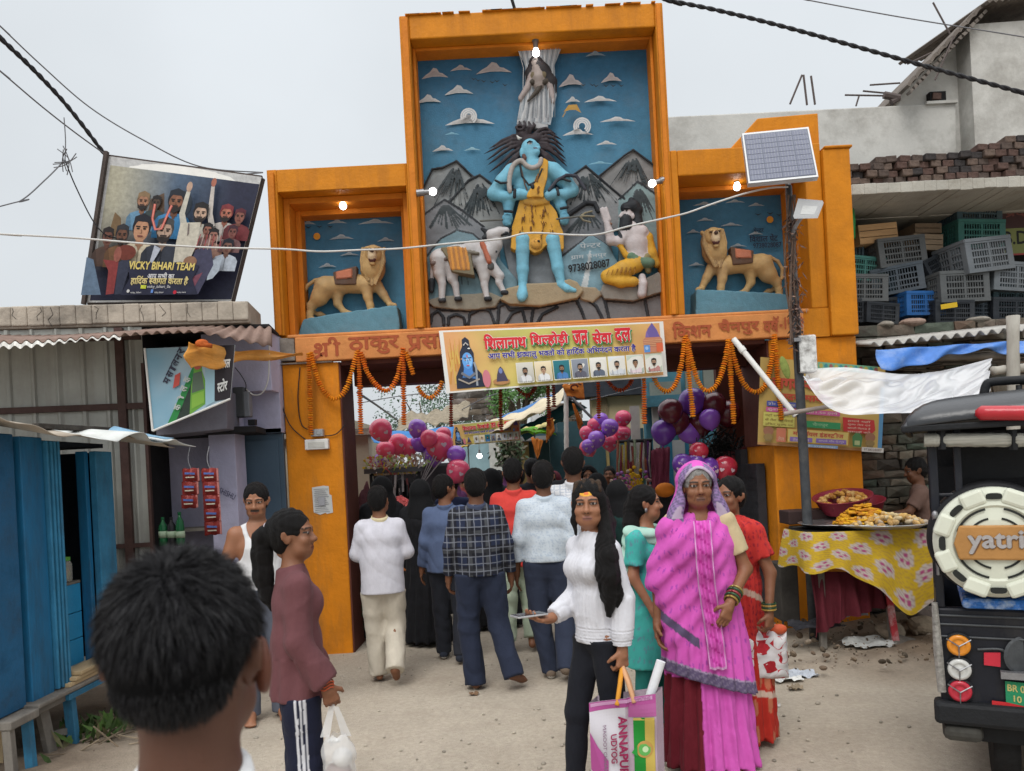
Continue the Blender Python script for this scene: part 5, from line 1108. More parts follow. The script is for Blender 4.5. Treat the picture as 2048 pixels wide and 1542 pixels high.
for x,y,s_,sk,sh,hr,bd,cap,arm in((500,475,2.9,SKT,(.12,.24,.36),(.16,.10,.06),1,(.20,.13,.07),None),(640,480,2.2,(.06,.04,.03),(.035,.05,.05),(.015,.012,.012),0,None,None),(840,455,3.8,(.20,.085,.05),(.05,.21,.42),(.012,.014,.02),1,(.012,.016,.025),None),(1365,530,3.0,(.33,.12,.08),(.44,.40,.37),(.16,.03,.03),1,(.17,.03,.035),(-1,1.2,1.6)),(1510,550,2.6,(.20,.08,.06),(.15,.03,.035),(.03,.012,.02),0,(.09,.02,.03),None),(1125,560,3.4,(.40,.27,.2),(.45,.43,.37),(.015,.013,.014),1,None,(-1,.9,1.1)),(250,850,2.8,(.12,.05,.035),(.07,.04,.03),(.02,.015,.015),0,None,None),(400,830,3.1,(.12,.055,.035),(.15,.075,.035),(.02,.02,.025),1,(.025,.025,.03),None),(1250,735,2.3,(.25,.11,.08),(.33,.2,.19),(.015,.013,.015),0,None,None),(1325,790,2.4,(.27,.13,.1),(.30,.17,.13),(.013,.012,.014),0,None,None),(1510,740,2.2,(.16,.06,.05),(.14,.07,.07),(.05,.02,.03),0,None,None),(1500,900,2.6,(.16,.08,.06),(.36,.40,.46),(.012,.014,.022),0,None,None),(620,780,4.2,(.38,.20,.12),(.50,.44,.33),(.012,.013,.02),0,None,None),(860,790,4.0,(.36,.25,.19),(.03,.035,.05),(.05,.05,.05),1,None,None)):
 bust(c,*z_(x,y),s_*1.22,sk,sh,hr,bd,cap,None,arm)
def hp_(pts,col):c.poly([z_(*p)for p in pts],col)
hp_(((790,930),(860,960),(800,1100),(770,1100)),(.40,.43,.5));hp_(((1005,700),(1200,680),(1210,900),(1150,1115),(1010,1115),(1000,900)),(.46,.43,.36));hp_(((1095,700),(1110,800),(1095,830),(1080,700)),(.16,.13,.12))
for pts in(((720,540),(722,680),(770,780),(830,770),(860,640),(885,540)),):c.line([z_(*p)for p in pts],.55,(.48,.09,.07));c.line([z_(*p)for p in pts],.2,(.6,.25,.2))
hp_(((128,1060),(200,1080),(330,1400),(128,1400)),(.10,.15,.22));hp_(((300,1080),(460,1090),(460,1390),(380,1400),(370,1180)),(.20,.035,.035));hp_(((460,1100),(560,1040),(580,1160),(540,1390),(470,1400)),(.03,.035,.06));c.ell(*z_(520,1010),2.4,1.6,(.13,.03,.02));c.ell(*z_(440,1030),.9,1.6,(.24,.08,.06))
hp_(((1390,1060),(1490,1010),(1490,1160),(1440,1240),(1385,1260)),(.33,.38,.44));hp_(((1210,960),(1350,900),(1420,1100),(1330,1400),(1130,1400),(1180,1120)),(.05,.05,.09));hp_(((1230,1230),(1330,1180),(1250,1400),(1190,1400)),(.18,.06,.09));c.ell(*z_(1180,1080),1.6,1.3,(.24,.13,.08))
for k in range(7):c.line([z_(1230+k*34,800),z_(1210+k*40,950)],.18,(.40,.30,.27)if k%2 else(.3,.05,.06))
c.poly([(11,.5),(12.6,4),(11.8,6.2),(14,7.6),(19,7.2),(24,7.7),(28.6,7.0),(27.6,4),(29.5,.5)],(.019,.021,.044))
for b_,col in((.055,(.10,.07,.02)),(.03,(.62,.50,.16))):c.text('VICKY BIHARI TEAM',*z_(578,1168),15.6,1.75,col,b_)
c.text('आप सभी का',*z_(785,1252),6.4,1.35,(.60,.60,.62),.03);c.text('हार्दिक स्वागत करता है',*z_(622,1318),13.8,2.05,(.60,.50,.22),.03)
c.rect(*z_(735,1348),*z_(790,1315),(.50,.55,.05));c.text('vicky_bihari_0a',*z_(800,1350),5.6,.8,(.6,.6,.6),.0)
for x,w_,s_,col in((640,2.6,'vicky_bihari',(.6,.6,.6)),(885,2.2,'vicky bihari',(.6,.6,.6)),(1115,2.2,'vicky team',(.6,.6,.6))):c.text(s_,*z_(x,1398),w_,.5,col,0)
c.ell(*z_(617,1372),.36,.36,(.55,.55,.55));c.rect(*z_(850,1390),*z_(872,1358),(.12,.25,.6));c.ell(*z_(1096,1385),.42,.42,(.45,.02,.04))
c.build('print',mat('photo_print',(1,1,1),.45,.22,26,.06,10,attr=True),t)
a=MB();c.z=-.006;a.grid(lambda u,v:c.pt(u*36,v*30),10,10,.004);a.build('backing',M_WHITEP,t)
a=MB();f=lambda p,dy:p+Vector((0,dy,0));a.bar(f(hq[3],-.02)-Vector((.01,0,.02)),f(hq[0],-.02)+Vector((0,0,.03)),.035,.03);a.bar(f(hq[0],.02),f(hq[1],.02),.03,.03);a.bar(f(hq[3],.03),f(hq[2],.03),.03,.03);a.bar(f(hq[1],.04),f(hq[2],.04),.03,.03);a.bar(hq[0].lerp(hq[1],.5)+Vector((0,.04,0)),hq[3].lerp(hq[2],.5)+Vector((0,.04,0)),.03,.03);a.build('frame',mat('dark_wood_frame',(.07,.055,.05),.8,.3,8,.3),t)
sA,sB=Vector((-4.6,6.2,0)),Vector((-2.155,6.5,0));sd=(sB-sA).normalized();sn=Vector((sd.y,-sd.x,0))
shop=thing('roadside_shop','small shop with concrete roof slab, rusty awning and grey sheet walls','shop',(-3.2,6.5,0))
def wb(mb,s0,s1,d0,d1,z0,z1):
 """box on the facade line: s along it from the right end going left, d behind it"""
 vs=[sB-sd*s-sn*d+Vector((0,0,z))for s in(s0,s1)for d in(d0,d1)for z in(z0,z1)]
 mb.add(vs,[(0,1,3,2),(4,6,7,5),(0,4,5,1),(2,3,7,6),(0,2,6,4),(1,5,7,3)])
zT=P(506,600,6.5).z
a=MB();wb(a,0,3.3,.02,.55,zT-.185,zT)
for i in range(26):s0=i*.125;wb(a,s0,s0+.1252,.0,.03,zT-.165+random.uniform(-.004,.004),zT-random.uniform(.0,.006))
a.build('roof_slab',M_CONC,shop,bevel=.012)
a=MB()
for k in range(9):
 s0=random.uniform(.1,2.3);z=zT-.02;pts=[]
 for q in range(4):pts.append(sB-sd*(s0+random.uniform(-.03,.03))+sn*.002+Vector((0,0,z)));z-=random.uniform(.02,.06)
 a.tube(pts,.0018,5)
a.build('crack_line',M_DARK,shop)
a=MB()
nW=120
def aw(u,v):
 s_=-.18+u*3.2;d=.02+v*(-.72 if s_>.25 else-.72+(.25-s_)*1.6);z=zT-.235-.17*v+.013*math.sin(u*2*math.pi*42)+.02*math.sin(u*9);return sB-sd*s_-sn*d+Vector((0,0,z))
a.grid(aw,336,4,.004);a.build('awning',M_RUST,shop,smooth=True)
a=MB();a.grid(lambda u,v:aw(.30+u*.70,1.0)+sn*(.0+.01*v)+Vector((0,0,-.008-.022*v+.012*math.sin(u*14)*v)),200,2,.003);a.build('awning_edge',mat('bright_worn_metal',(.50,.49,.46),.45,.25,6,.1,metal=.3),shop)
a=MB()
def sheet(s0,s1,z0,z1,d=.05):
 n=int((s1-s0)/.0125)
 def f(u,v):
  s_=s0+u*(s1-s0);w=(s_*5.2)%1;r=.022 if w<.12 else(.022*(1-(w-.12)/.06)if w<.18 else(.022*(w-.94)/.06 if w>.94 else 0));return sB-sd*s_-sn*(d-r)+Vector((0,0,z0+v*(z1-z0)))
 a.grid(f,n,1)
sheet(.88,3.2,.1,zT-.19);a.build('sheet_wall',M_SHEET,shop)
a=MB()
wb(a,1.02,1.085,-.0,.045,0,zT-.2);wb(a,.86,.885,.0,.05,0,zT-.5);wb(a,.885,3.2,.005,.042,2.28,2.33);wb(a,.885,3.2,.004,.04,zT-.30,zT-.245);wb(a,.885,1.4,.003,.04,1.13,1.165);wb(a,1.085,1.4,.003,.04,.35,.385);wb(a,2.2,2.26,.001,.043,0,zT-.2)
a.build('steel_frame',M_RUSTF,shop)
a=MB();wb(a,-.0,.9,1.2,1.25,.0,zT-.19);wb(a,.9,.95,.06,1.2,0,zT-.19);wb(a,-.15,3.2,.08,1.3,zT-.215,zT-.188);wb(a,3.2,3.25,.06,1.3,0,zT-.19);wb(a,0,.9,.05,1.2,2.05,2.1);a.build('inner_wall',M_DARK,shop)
a=MB();wb(a,.3,.88,.15,.6,.80,.83);wb(a,.3,.88,.3,.6,1.22,1.245);a.build('shelf',M_WOOD,shop)
a=MB();wb(a,.30,.885,.10,.14,0.0,.80);a.build('counter_front',mat('dull_grey_board',(.12,.12,.13),.8,.2),shop)
a=MB();q=[P(312,872,6.15),P(455,858,6.35),P(452,780,6.35),P(312,830,6.15)];a.add(q+[p+Vector((-.02,.35,0))for p in q],[(0,1,2,3),(7,6,5,4),(0,4,5,1),(1,5,6,2),(2,6,7,3),(3,7,4,0)]);a.build('shutter_box',mat('grey_purple_metal',(.15,.145,.175),.6,.15),shop,bevel=.008)
sq=[P(290,697,6.05),P(470,690,6.12),P(461,798,6.1),P(306,862,6.02)]
t=thing('shop_sign','slanted blue and green shop sign with a soda bottle under the awning','sign',sq[3]);c=Quad(*sq,18.,14.,(0,-1,0),.0008)
def sbg(u,v):n=noise_.noise(Vector((u*4,v*4,3)));a_=np.array((.16,.34,.46));b_=np.array((.45,.55,.60));e=max(0,min(1,u*.9+.3*n+.3*v));return tuple(a_*(1-e)+b_*e)
c.grad(0,0,18,14,sbg,16,14)
c.poly([(3.2,.0),(9.6,10.2),(11.0,10.8),(5.4,.2)],(.03,.22,.06));c.poly([(5.4,.2),(11.0,10.8),(11.6,10.6),(8.4,.2)],(.03,.045,.035));c.poly([(8.5,.2),(9.0,6),(9.6,8.6),(9.7,12),(11.3,12),(11.4,8.6),(12.2,6),(12.2,1.2)],(.14,.34,.05));c.poly([(9.1,4.4),(9.5,8.4),(11.3,8.6),(11.9,4.6)],(.10,.14,.10));c.ell(10.5,10.2,.9,1.2,(.45,.10,.07));c.poly([(9.0,1.2),(9.2,4),(11.8,4.2),(11.9,1.6)],(.22,.42,.06));c.poly([(12.2,.6),(12.0,14),(14.2,14),(14.6,.9)],(.30,.47,.55));c.poly([(14.3,1.0),(14.0,14),(18,14),(18,.0)],(.025,.02,.024))
for k,(x,y)in enumerate(((4.2,7.0),(4.9,8.1),(5.6,9.1),(6.2,10.1),(6.9,11.1),(7.5,12.2))):c.text('मसालनरप'[k],x,y,1.2,1.4,(.05,.05,.08),.03,rot=.95)
c.poly([(5.2,6.2),(6.6,6.6),(7.0,9.0),(5.8,8.6)],(.5,.08,.06));c.text('स्टोर',14.9,2.6,2.3,3.2,(.62,.62,.60),.04);c.text('जनरल',14.6,8.2,2.9,2.2,(.62,.62,.60),.04)
for k in range(4):c.text('कोल्ड'[k%3],6.4+k*.8,1.6+k*1.6,1.1,1.5,(.45,.47,.45),.03,rot=1.05)
c.build('print',M_PRINT,t);a=MB();c.z=-.004;a.grid(lambda u,v:c.pt(u*18,v*14),4,4,.004);c.z=.006
for e in(((0,0),(18,0)),((0,0),(0,14))):a.tube([c.pt(*e[0]),c.pt(*e[1])],.009,8)
a.build('backing',M_WHITEP,t)
M_PACK=mat('red_foil',(1,1,1),.3,.15,20,.3,50,attr=True,metal=.1)
for(px,py,n,Y,lab)in((382,938,3,6.18,'short strip of red snack packets hanging in the shop doorway'),(420,938,5,6.12,'long strip of red snack packets hanging in the shop doorway')):
 t=thing('snack_packet_strip',lab,'snack packets',P(px,py,Y),'strips of red snack packets');
 for k in range(n):
  a=MB();o=P(px+k*(1.6 if n>3 else-1.5),py+12+k*26.5,Y);w_,h_=.068,.054
  for sgn in(-1,1):
   a.col=(.21,.024,.02);a.grid(lambda u,v:o+Vector(((u-.5)*2*w_,-sgn*.022*math.sin(math.pi*u)*math.sin(math.pi*v)+.006*math.sin(9*u+k),(v-.5)*2*h_+.004*math.sin(12*u+k))),8,6)
  a.col=(.10,.16,.42);a.box(o+Vector((0,-.0245,.012)),(.08,.003,.016),(0,.08,0));a.col=(.55,.5,.4);a.box(o+Vector((0,-.0235,-.018)),(.07,.003,.01));a.col=(.5,.2,.18);a.box(o+Vector((.062,-.004,0)),(.014,.006,.1))
  a.build('packet',M_PACK,t,smooth=False)
 a=MB();a.tube(smoothpath([P(px,py,Y),P(px-6,py-20,Y+.05),P(px-2,py-45,Y+.1)],5),.004,6);a.build('hook',M_METAL,t)
M_GBOT=mat('green_bottle_plastic',(.02,.16,.06),.15,.1,trans=.4);M_DBOT=mat('dark_bottle_plastic',(.02,.02,.022),.15,.1)
for px,m_,lab in((328,M_GBOT,'green soda bottle nearest the grey sheet wall on the shop counter'),(345,M_DBOT,'dark soda bottle between two green ones on the shop counter'),(362,M_GBOT,'taller green soda bottle beside the hanging red packets')):
 hgt=.95 if px<350 else 1.12;o=P(px,1092,6.45);t=thing('soda_bottle',lab,'bottle',o,'soda bottles on the counter');a=MB();a.lathe([(.0,0),(.034,.002),(.036,.05),(.033,.10),(.036,.15),(.03,.185*hgt),(.013,.215*hgt),(.012,.235*hgt)],o,14);a.build('bottle_body',m_,t,smooth=True);a=MB();a.lathe([(.0372,.07),(.0372,.125)],o,14);a.build('paper_label',mat('pale_label',(.35,.45,.32),.5),t,smooth=True);a=MB();a.lathe([(.0145,.235*hgt),(.0145,.255*hgt),(0,.256*hgt)],o,10);a.build('cap',m_,t)
hs=thing('lilac_house','lilac plastered house front with a slate blue door next to the gate','house',(-2.4,7.0,0));X=lambda px,py,Y:P(px,py,Y).x
a=MB();a.bx(X(425,1000,6.75),X(478,1000,6.75),6.72,6.98,0,2.42);a.bx(X(425,1000,6.75)-.02,-2.075,7.0,7.3,2.06,2.95);a.bx(X(425,1000,6.75)-.9,X(425,1000,6.75)+.05,7.05,7.3,0,2.9);a.bx(X(478,1000,6.9)-.22,-2.075,6.78,7.0,2.42,2.95);a.build('wall',M_LILAC,hs,bevel=.006)
a=MB();a.bx(X(479,1000,7.0),-2.078,7.04,7.09,0.0,2.055);a.bx(X(479,1000,7.0)+.06,-2.12,7.025,7.045,.05,2.0);a.build('door',mat('slate_blue_door',(.055,.088,.125),.5,.12,3,.08,20,dirt=(.04,.06,.085),dirt_amt=.5),hs,bevel=.004)
a=MB();a.bx(X(479,1000,7.0)-.05,X(479,1000,7.0),7.0,7.12,0,2.1);a.bx(X(479,1000,7.0),-2.078,7.0,7.035,2.057,2.1);a.build('door_frame',mat('dark_slate',(.03,.04,.055),.6),hs)
t=thing('meter_box','dark electric meter box mounted on the lilac wall above the door','meter box',P(484,848,6.68));a=MB();p=P(481,805,6.66);a.box(p,(.10,.10,.26));a.build('casing',mat('dark_grey_box',(.06,.065,.07),.5,.2),t,bevel=.012);a=MB();a.box(p+Vector((.055,-.0,-.02)),(.07,.09,.22));a.build('cover',mat('grey_box',(.16,.17,.19),.4,.15),t,bevel=.01);a=MB();a.box(P(505,845,6.7),(.06,.06,.05));a.build('switch',M_BLACK,t)
wire([(538,655,6.6),(538,720,6.6),(536,760,6.62),(525,785,6.64),(508,790,6.65),(492,778,6.66)],.006,'white cable looping down from the slab to the meter box',M_WWIRE);wire([(470,735,6.66),(482,750,6.66),(492,770,6.66),(488,790,6.65)],.004,'dark thin wire over the meter box')
c=Canvas(P(437,985,6.715)+Vector((0,-.004,0)),(1,0,0),(0,0,1),(0,-1,0),.0006);c.text('SHISHU',0,0,.15,.05,(.06,.06,.12),0,rot=-.5);o=c.build('graffiti',mat('pen_ink',(1,1,1),.8,.05,attr=True),hs)
kx=-2.95
def K(px,py,x=None):
 """point where the sight line through a photo pixel meets the kiosk's street side x = kx"""
 x=kx if x is None else x;dx,dy=px-1024,YH-py;return P(px,py,x*FPX/(dx*CR+dy*SR))
ks=thing('blue_kiosk','blue wooden kiosk on legs with open shutter and sheet roof','kiosk',(-3.4,5.0,0))
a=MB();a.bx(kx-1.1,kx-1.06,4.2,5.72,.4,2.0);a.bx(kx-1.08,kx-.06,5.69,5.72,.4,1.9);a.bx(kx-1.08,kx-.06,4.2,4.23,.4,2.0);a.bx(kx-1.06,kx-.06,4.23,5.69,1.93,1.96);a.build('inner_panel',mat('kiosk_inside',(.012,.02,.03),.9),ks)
def board(y0,y1,z0,z1,m,name='board',x0=kx-.05,x1=kx,split=0):
 a=MB();n=split or 1
 for k in range(n):a.bx(x0,x1+random.uniform(-.003,.003),y0+(y1-y0)*k/n+.003,y0+(y1-y0)*(k+1)/n-.003,z0,z1)
 return a.build(name,m,ks,bevel=.006)
board(4.2,4.58,.36,1.98,mat('worn_dark_blue',(.02,.11,.23),.6,.3,5,.3,24,dirt=(.025,.04,.06),dirt_amt=.8,dirt_scale=2.5),'side_board');board(4.62,4.845,.36,1.97,M_BLUE,'wide_board',kx-.06,kx+.01)
for k in range(4):board(4.85+k*.034,4.876+k*.034,.38,1.95,M_BLUE2,'shutter_leaf',kx-.10,kx+.03+.004*k)
board(5.42,5.47,.4,1.90,M_BLUE,'post',kx-.12,kx-.05);board(5.47,5.70,.4,1.90,M_BLUE2,'post',kx-.05,kx+.0)
a=MB()
for z0,z1 in((.43,.60),(.605,.78),(.785,.98)):a.bx(kx-.16,kx-.12,4.98,5.41,z0,z1)
a.build('counter_board',mat('bright_blue_paint',(.03,.26,.50),.45,.12,4,.12),ks,bevel=.004);a=MB();a.bx(kx-.55,kx-.12,4.98,5.41,.982,1.0);a.build('counter_top',M_WOOD,ks)
a=MB();a.bx(kx-.2,kx+.09,4.55,5.75,.345,.372);a.bx(kx-.15,kx+.06,4.6,5.72,.30,.343);a.build('ledge',M_WOOD,ks,bevel=.008);a=MB();a.bx(kx+.061,kx+.085,4.86,5.74,.305,.342);a.build('ledge_edge',M_BLUE2,ks)
for(x,y,m_,l)in((kx+.03,4.95,M_BLUE2,0),(kx-.02,4.74,M_WOOD,.05),(kx+.02,5.62,M_WOOD,-.12),(kx-.9,4.3,M_WOOD,0),(kx-.9,5.6,M_WOOD,0)):a=MB();a.bar((x,y,.30),(x+.02,y+l,-.03),.05,.06,mi=0);a.build('leg',m_,ks,bevel=.004)
a=MB();a.bar((kx-.02,4.74,.12),(kx+.02,5.0,.08),.03,.04);a.build('brace',M_WOOD,ks)
Ra=[K(-60,800,-3.6),Vector((-3.75,5.9,2.15)),Vector((-2.42,5.72,1.865)),Vector((-2.75,4.2,2.06))]
def rf(u,v):a_=Vector((-4.2,4.0,2.32)).lerp(Vector((-4.2,5.95,2.22)),u);b_=Vector((-2.80,4.0,2.06)).lerp(Vector((-2.45,5.62,1.90)),u);p=a_.lerp(b_,v);p.z+=.018*math.sin(u*9+1)*v+.012*math.sin(u*31)*v-.02*v*v*math.sin(u*5);return p
a=MB();a.grid(rf,60,10,.005);a.build('roof',mat('dusty_tin',(.46,.41,.34),.7,.2,3,.2,20,dirt=(.26,.19,.13),dirt_amt=.7,dirt_scale=1.2),ks,smooth=True)
a=MB();a.grid(lambda u,v:rf(.45+u*.55,.82+v*.26)+Vector((.02*math.sin(u*20)*v,.02*v,.010-.02*v*math.sin(u*11+1))),40,6,.003);a.build('roof_edge_sheet',mat('pale_tin',(.60,.62,.60),.5,.2,4,.15,dirt=(.4,.38,.33),dirt_amt=.5),ks,smooth=True)
t=MB();t.grid(lambda u,v:rf(.72+u*.1,.9+v*.22)+Vector((0,0,.02+.05*math.sin(u*3.1)*(1-v))),8,6,.003);tag(t.build('plastic_scrap',mat('pale_blue_plastic',(.22,.38,.52),.4,.1),None,smooth=True),'pale blue plastic scrap caught on the kiosk roof edge','scrap')
a=MB();a.bar(rf(.38,.88)+Vector((0,0,.03)),rf(.80,.86)+Vector((0,0,.035)),.05,.035);tag(a.build('stick',mat('charred_wood',(.045,.04,.035),.9,.4,12,.6,40),None,bevel=.006),'dark weathered stick lying on the kiosk roof','stick')
t=thing('candy_jar','clear candy jar with a green lid on the kiosk counter','jar',(kx-.17,5.31,1.0));o=Vector((kx-.17,5.31,1.002));a=MB();a.lathe([(0,0),(.048,.0),(.05,.02),(.05,.12),(.038,.145)],o,16);a.build('jar_body',mat('clear_jar',(.5,.5,.45),.1,.1,alpha=.45),t,smooth=True);a=MB();a.lathe([(.041,.145),(.041,.17),(0,.172)],o,16);a.build('lid',mat('green_lid',(.12,.35,.06),.4),t);a=MB()
for i in range(26):
 a.col=random.choice(((.5,.08,.16),(.3,.4,.06),(.5,.35,.3)));th=random.random()*6.28;r_=.03*random.random()**.5;a.ell(o+Vector((r_*math.cos(th),r_*math.sin(th),.012+random.random()*.085)),(.013,.013,.01),u=7,v=5)
a.build('candy',mat('candy',(1,1,1),.4,attr=True),t)
for k in range(3):a=MB();a.box((kx+.0+.008*k,5.22+.02*k,.385+.028*k),(.13,.62-.05*k,.024),(0,.0,.02*k));tag(a.build('plank',M_PLANK,None,bevel=.003),('lowest pale plank on the kiosk ledge','middle pale plank on the kiosk ledge','top pale plank on the kiosk ledge')[k],'plank','pale planks on the kiosk ledge')
bn=thing('wooden_bench','low grey wooden bench standing before the kiosk','bench',(-3.15,4.45,0));a=MB();a.box((-3.22,4.42,.33),(.72,.26,.05));a.build('seat',M_WOOD,bn,bevel=.008)
for x,y,m_ in((-2.9,4.32,M_WOOD),(-2.92,4.52,M_BLUE2),(-3.5,4.32,M_WOOD),(-3.5,4.52,M_WOOD)):a=MB();a.bar((x,y,.305),(x+.015,y,-.03),.045,.05);a.build('leg',m_,bn,bevel=.004)
a=MB();a.box((-3.38,4.62,.12),(.5,.03,.2));a.build('stretcher',M_PLANK,bn)
mb=MB()
for i in range(420):
 cx,cy=random.choice(((-2.72,5.3),(-2.6,5.6),(-2.85,5.05),(-2.5,5.75)));x,y=cx+random.gauss(0,.11),cy+random.gauss(0,.13);h_=random.uniform(.03,.16);d=Vector((random.gauss(0,.6),random.gauss(0,.6),1)).normalized();s_=d.orthogonal().normalized()*random.uniform(.008,.022);p=Vector((x,y,random.uniform(-.01,.05)));mb.col=random.choice(((.05,.10,.025),(.07,.13,.03),(.04,.07,.02),(.13,.12,.06)));mb.add([p,p+d*h_*.5+s_,p+d*h_,p+d*h_*.5-s_],[(0,1,2,3)])
tag(mb.build('weeds',mat('leafy',(1,1,1),.7,.3,20,.1,attr=True)),kind='stuff');
mb=MB()
for i in range(60):p=Vector((-2.62+random.gauss(0,.22),5.25+random.gauss(0,.28),.03));d=Vector((random.gauss(0,1),random.gauss(0,1),random.uniform(.0,.25))).normalized()*random.uniform(.08,.22);mb.col=random.choice(((.17,.13,.09),(.25,.20,.14),(.09,.07,.05)));mb.tube([p-d,p+d],.005,5)
tag(mb.build('twig_litter',mat('twig',(1,1,1),.9,.3,attr=True)),kind='stuff')
t=MB()
for i in range(16):x=-2.86+i*.021;t.tube([(x+random.uniform(-.01,.01),5.9+random.uniform(-.03,.03),.0),(x+random.uniform(-.02,.02),5.95,random.uniform(.40,.55))],.009,6)
tag(t.build('bamboo_screen',mat('dry_bamboo',(.30,.23,.15),.8,.3,8,.2)),'screen of dry bamboo sticks standing under the shop wall','screen')
M_STONE=mat('rubble_stone',(.165,.14,.115),.95,.4,5,.9,14,dirt=(.27,.235,.19),dirt_amt=.6,dirt_scale=6)
M_PLAST=mat('stained_white_plaster',(.50,.49,.46),.9,.10,2.5,.2,20,dirt=(.22,.205,.18),dirt_amt=.75,dirt_scale=.9)
M_STEEL=mat('steel_plate',(.55,.55,.55),.28,.1,8,.05,metal=.9)
YS=7.75
st=thing('stone_shop','rubble stone shop with open upper ledge under a concrete slab','shop',(4.4,YS,0))
def stones(mb,x0,x1,y,z0,z1,sw=.20,sh=.085,dep=.2):
 z=z0;row=0
 while z<z1:
  h=sh*random.uniform(.75,1.25);x=x0-random.random()*sw*.5
  while x<x1:
   w=sw*random.uniform(.55,1.5);k=random.choice(((.095,.075,.06),(.125,.10,.08),(.065,.055,.047),(.16,.13,.10),(.11,.075,.055),(.08,.095,.075)));mb.col=k;xx0=max(x,x0);xx1=min(x+w-.012,x1)
   if xx1-xx0>.03:
    f=random.uniform(-.02,.025);vs=[]
    for a_ in(0,1):
     for b_ in(0,1):
      vs.append((xx0+(xx1-xx0)*a_+random.uniform(-.012,.012),y-f+random.uniform(-.012,.012),min(z+(h-.01)*b_+random.uniform(-.01,.01),z1+.02)))
      vs.append((xx0+(xx1-xx0)*a_,y+dep,z+(h-.01)*b_))
    cx=sum(v[0]for v in vs)/8;mid=(cx+random.uniform(-.02,.02),y-f-random.uniform(.01,.03),z+h/2)
    n=len(vs);q=[vs[0],vs[4],vs[6],vs[2]]
    mb.add(vs+[mid],[(0,4,8),(4,6,8),(6,2,8),(2,0,8),(0,2,3,1),(4,5,7,6),(2,6,7,3),(0,1,5,4)])
   x+=w
  z+=h;row+=1
zp=P(1850,650,YS).z
a=MB();stones(a,3.27,P(1815,950,YS).x,YS-.45,0,2.3);a.col=(.14,.12,.10);a.bx(3.27,P(1815,950,YS).x,YS-.40,YS+.3,0,2.3);stones(a,3.24,8,YS,zp-.75,zp+.0,.26,.12);a.col=(.12,.10,.085);a.bx(3.24,8,YS+.05,YS+.35,2.2,zp-.02);stones(a,P(2010,950,YS).x+.3,8,YS,0,2.3)
a.build('stone_wall',mat('stone_blocks',(1,1,1),.95,.3,9,.7,24,attr=True,dirt=(.13,.17,.13),dirt_amt=.4,dirt_scale=2.2),st)
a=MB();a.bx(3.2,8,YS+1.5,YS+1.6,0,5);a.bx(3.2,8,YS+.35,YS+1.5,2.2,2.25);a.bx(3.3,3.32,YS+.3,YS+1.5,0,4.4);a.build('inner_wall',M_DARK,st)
a=MB();a.bx(3.24,8,YS+.3,YS+1.5,zp-.12,zp-.05);a.build('loft_floor',M_CONC,st)
zs=P(1850,385,YS+.05).z
a=MB()
for i in range(40):x=3.3+i*.12;a.box((x+.06,YS+.35,zs+.03+.012*noise_.noise(Vector((x*2,0,0)))),(.1215,.82,.105+.02*noise_.noise(Vector((x*4,1,0)))),(0,.02*noise_.noise(Vector((x*3,2,0))),0))
a.bx(3.25,8,YS+.75,YS+1.7,zs-.03,zs+.06);a.build('slab',mat('pale_concrete',(.42,.405,.36),.9,.2,4,.4,30,dirt=(.20,.18,.15),dirt_amt=.7,dirt_scale=2),st,bevel=.006)
for px,py,w,h,lab in((1824,634,.26,.09,'pinkish stone lying on the parapet below the blue crate'),(1770,638,.16,.07,'small grey stone lying at the gate end of the parapet'),(1955,629,.25,.07,'flat pale stone lying on the parapet below the dark crates')):
 p=P(px,py,YS+.05);m_=MB();m_.ell((p.x,p.y,zp+h/2-.005),(w/2,.10,h/2),u=12,v=8);m_.v=[(x+.012*noise_.noise(Vector((x*20,y*20,z*20))),y,z+.01*noise_.noise(Vector((x*15,y*15,3))))for x,y,z in m_.v];tag(m_.build('loose_stone',mat('pink_stone' if px==1824 else 'grey_stone',(.30,.215,.175)if px==1824 else(.24,.22,.19),.9,.2,8,.4,30)),lab,'stone','stones on the parapet')
bk=MB();bk.box((0,0,0),(.215,.11,.068),None,None,.006)
BR=[mat('brick_'+n_,c_,.9,.35,12,.5,40,dirt=(.06,.045,.04),dirt_amt=.7,dirt_scale=4)for n_,c_ in(('red',(.10,.062,.052)),('brown',(.095,.072,.062)),('sooty',(.045,.040,.040)),('pale',(.135,.098,.08)))]
proto=[]
for m_ in BR:o=bk.build('brick',m_,None,bevel=.008);proto.append(o)
first=set()
n_b=0
for r_ in range(7):
 z=zs+.10+r_*.0715
 for i in range(19):
  x=3.36+i*.120+(.05 if r_%2 else 0)+random.uniform(-.008,.008);top=2.9+1.9*min(1,max(0,(x-3.9)/1.4))+.5*math.sin(x*5)
  if r_>top:continue
  k=random.choices(range(4),(4,4,3,2))[0];o=proto[k]if k not in first else proto[k].copy()
  if k in first:COL.objects.link(o)
  first.add(k);o.location=(x,YS+.12+random.uniform(-.03,.03),z);o.rotation_euler=(random.uniform(-.05,.05),random.uniform(-.06,.06),math.pi/2+random.uniform(-.12,.12))
  tag(o,'weathered brick in the dry stack along the concrete slab','brick','bricks stacked on the slab');n_b+=1
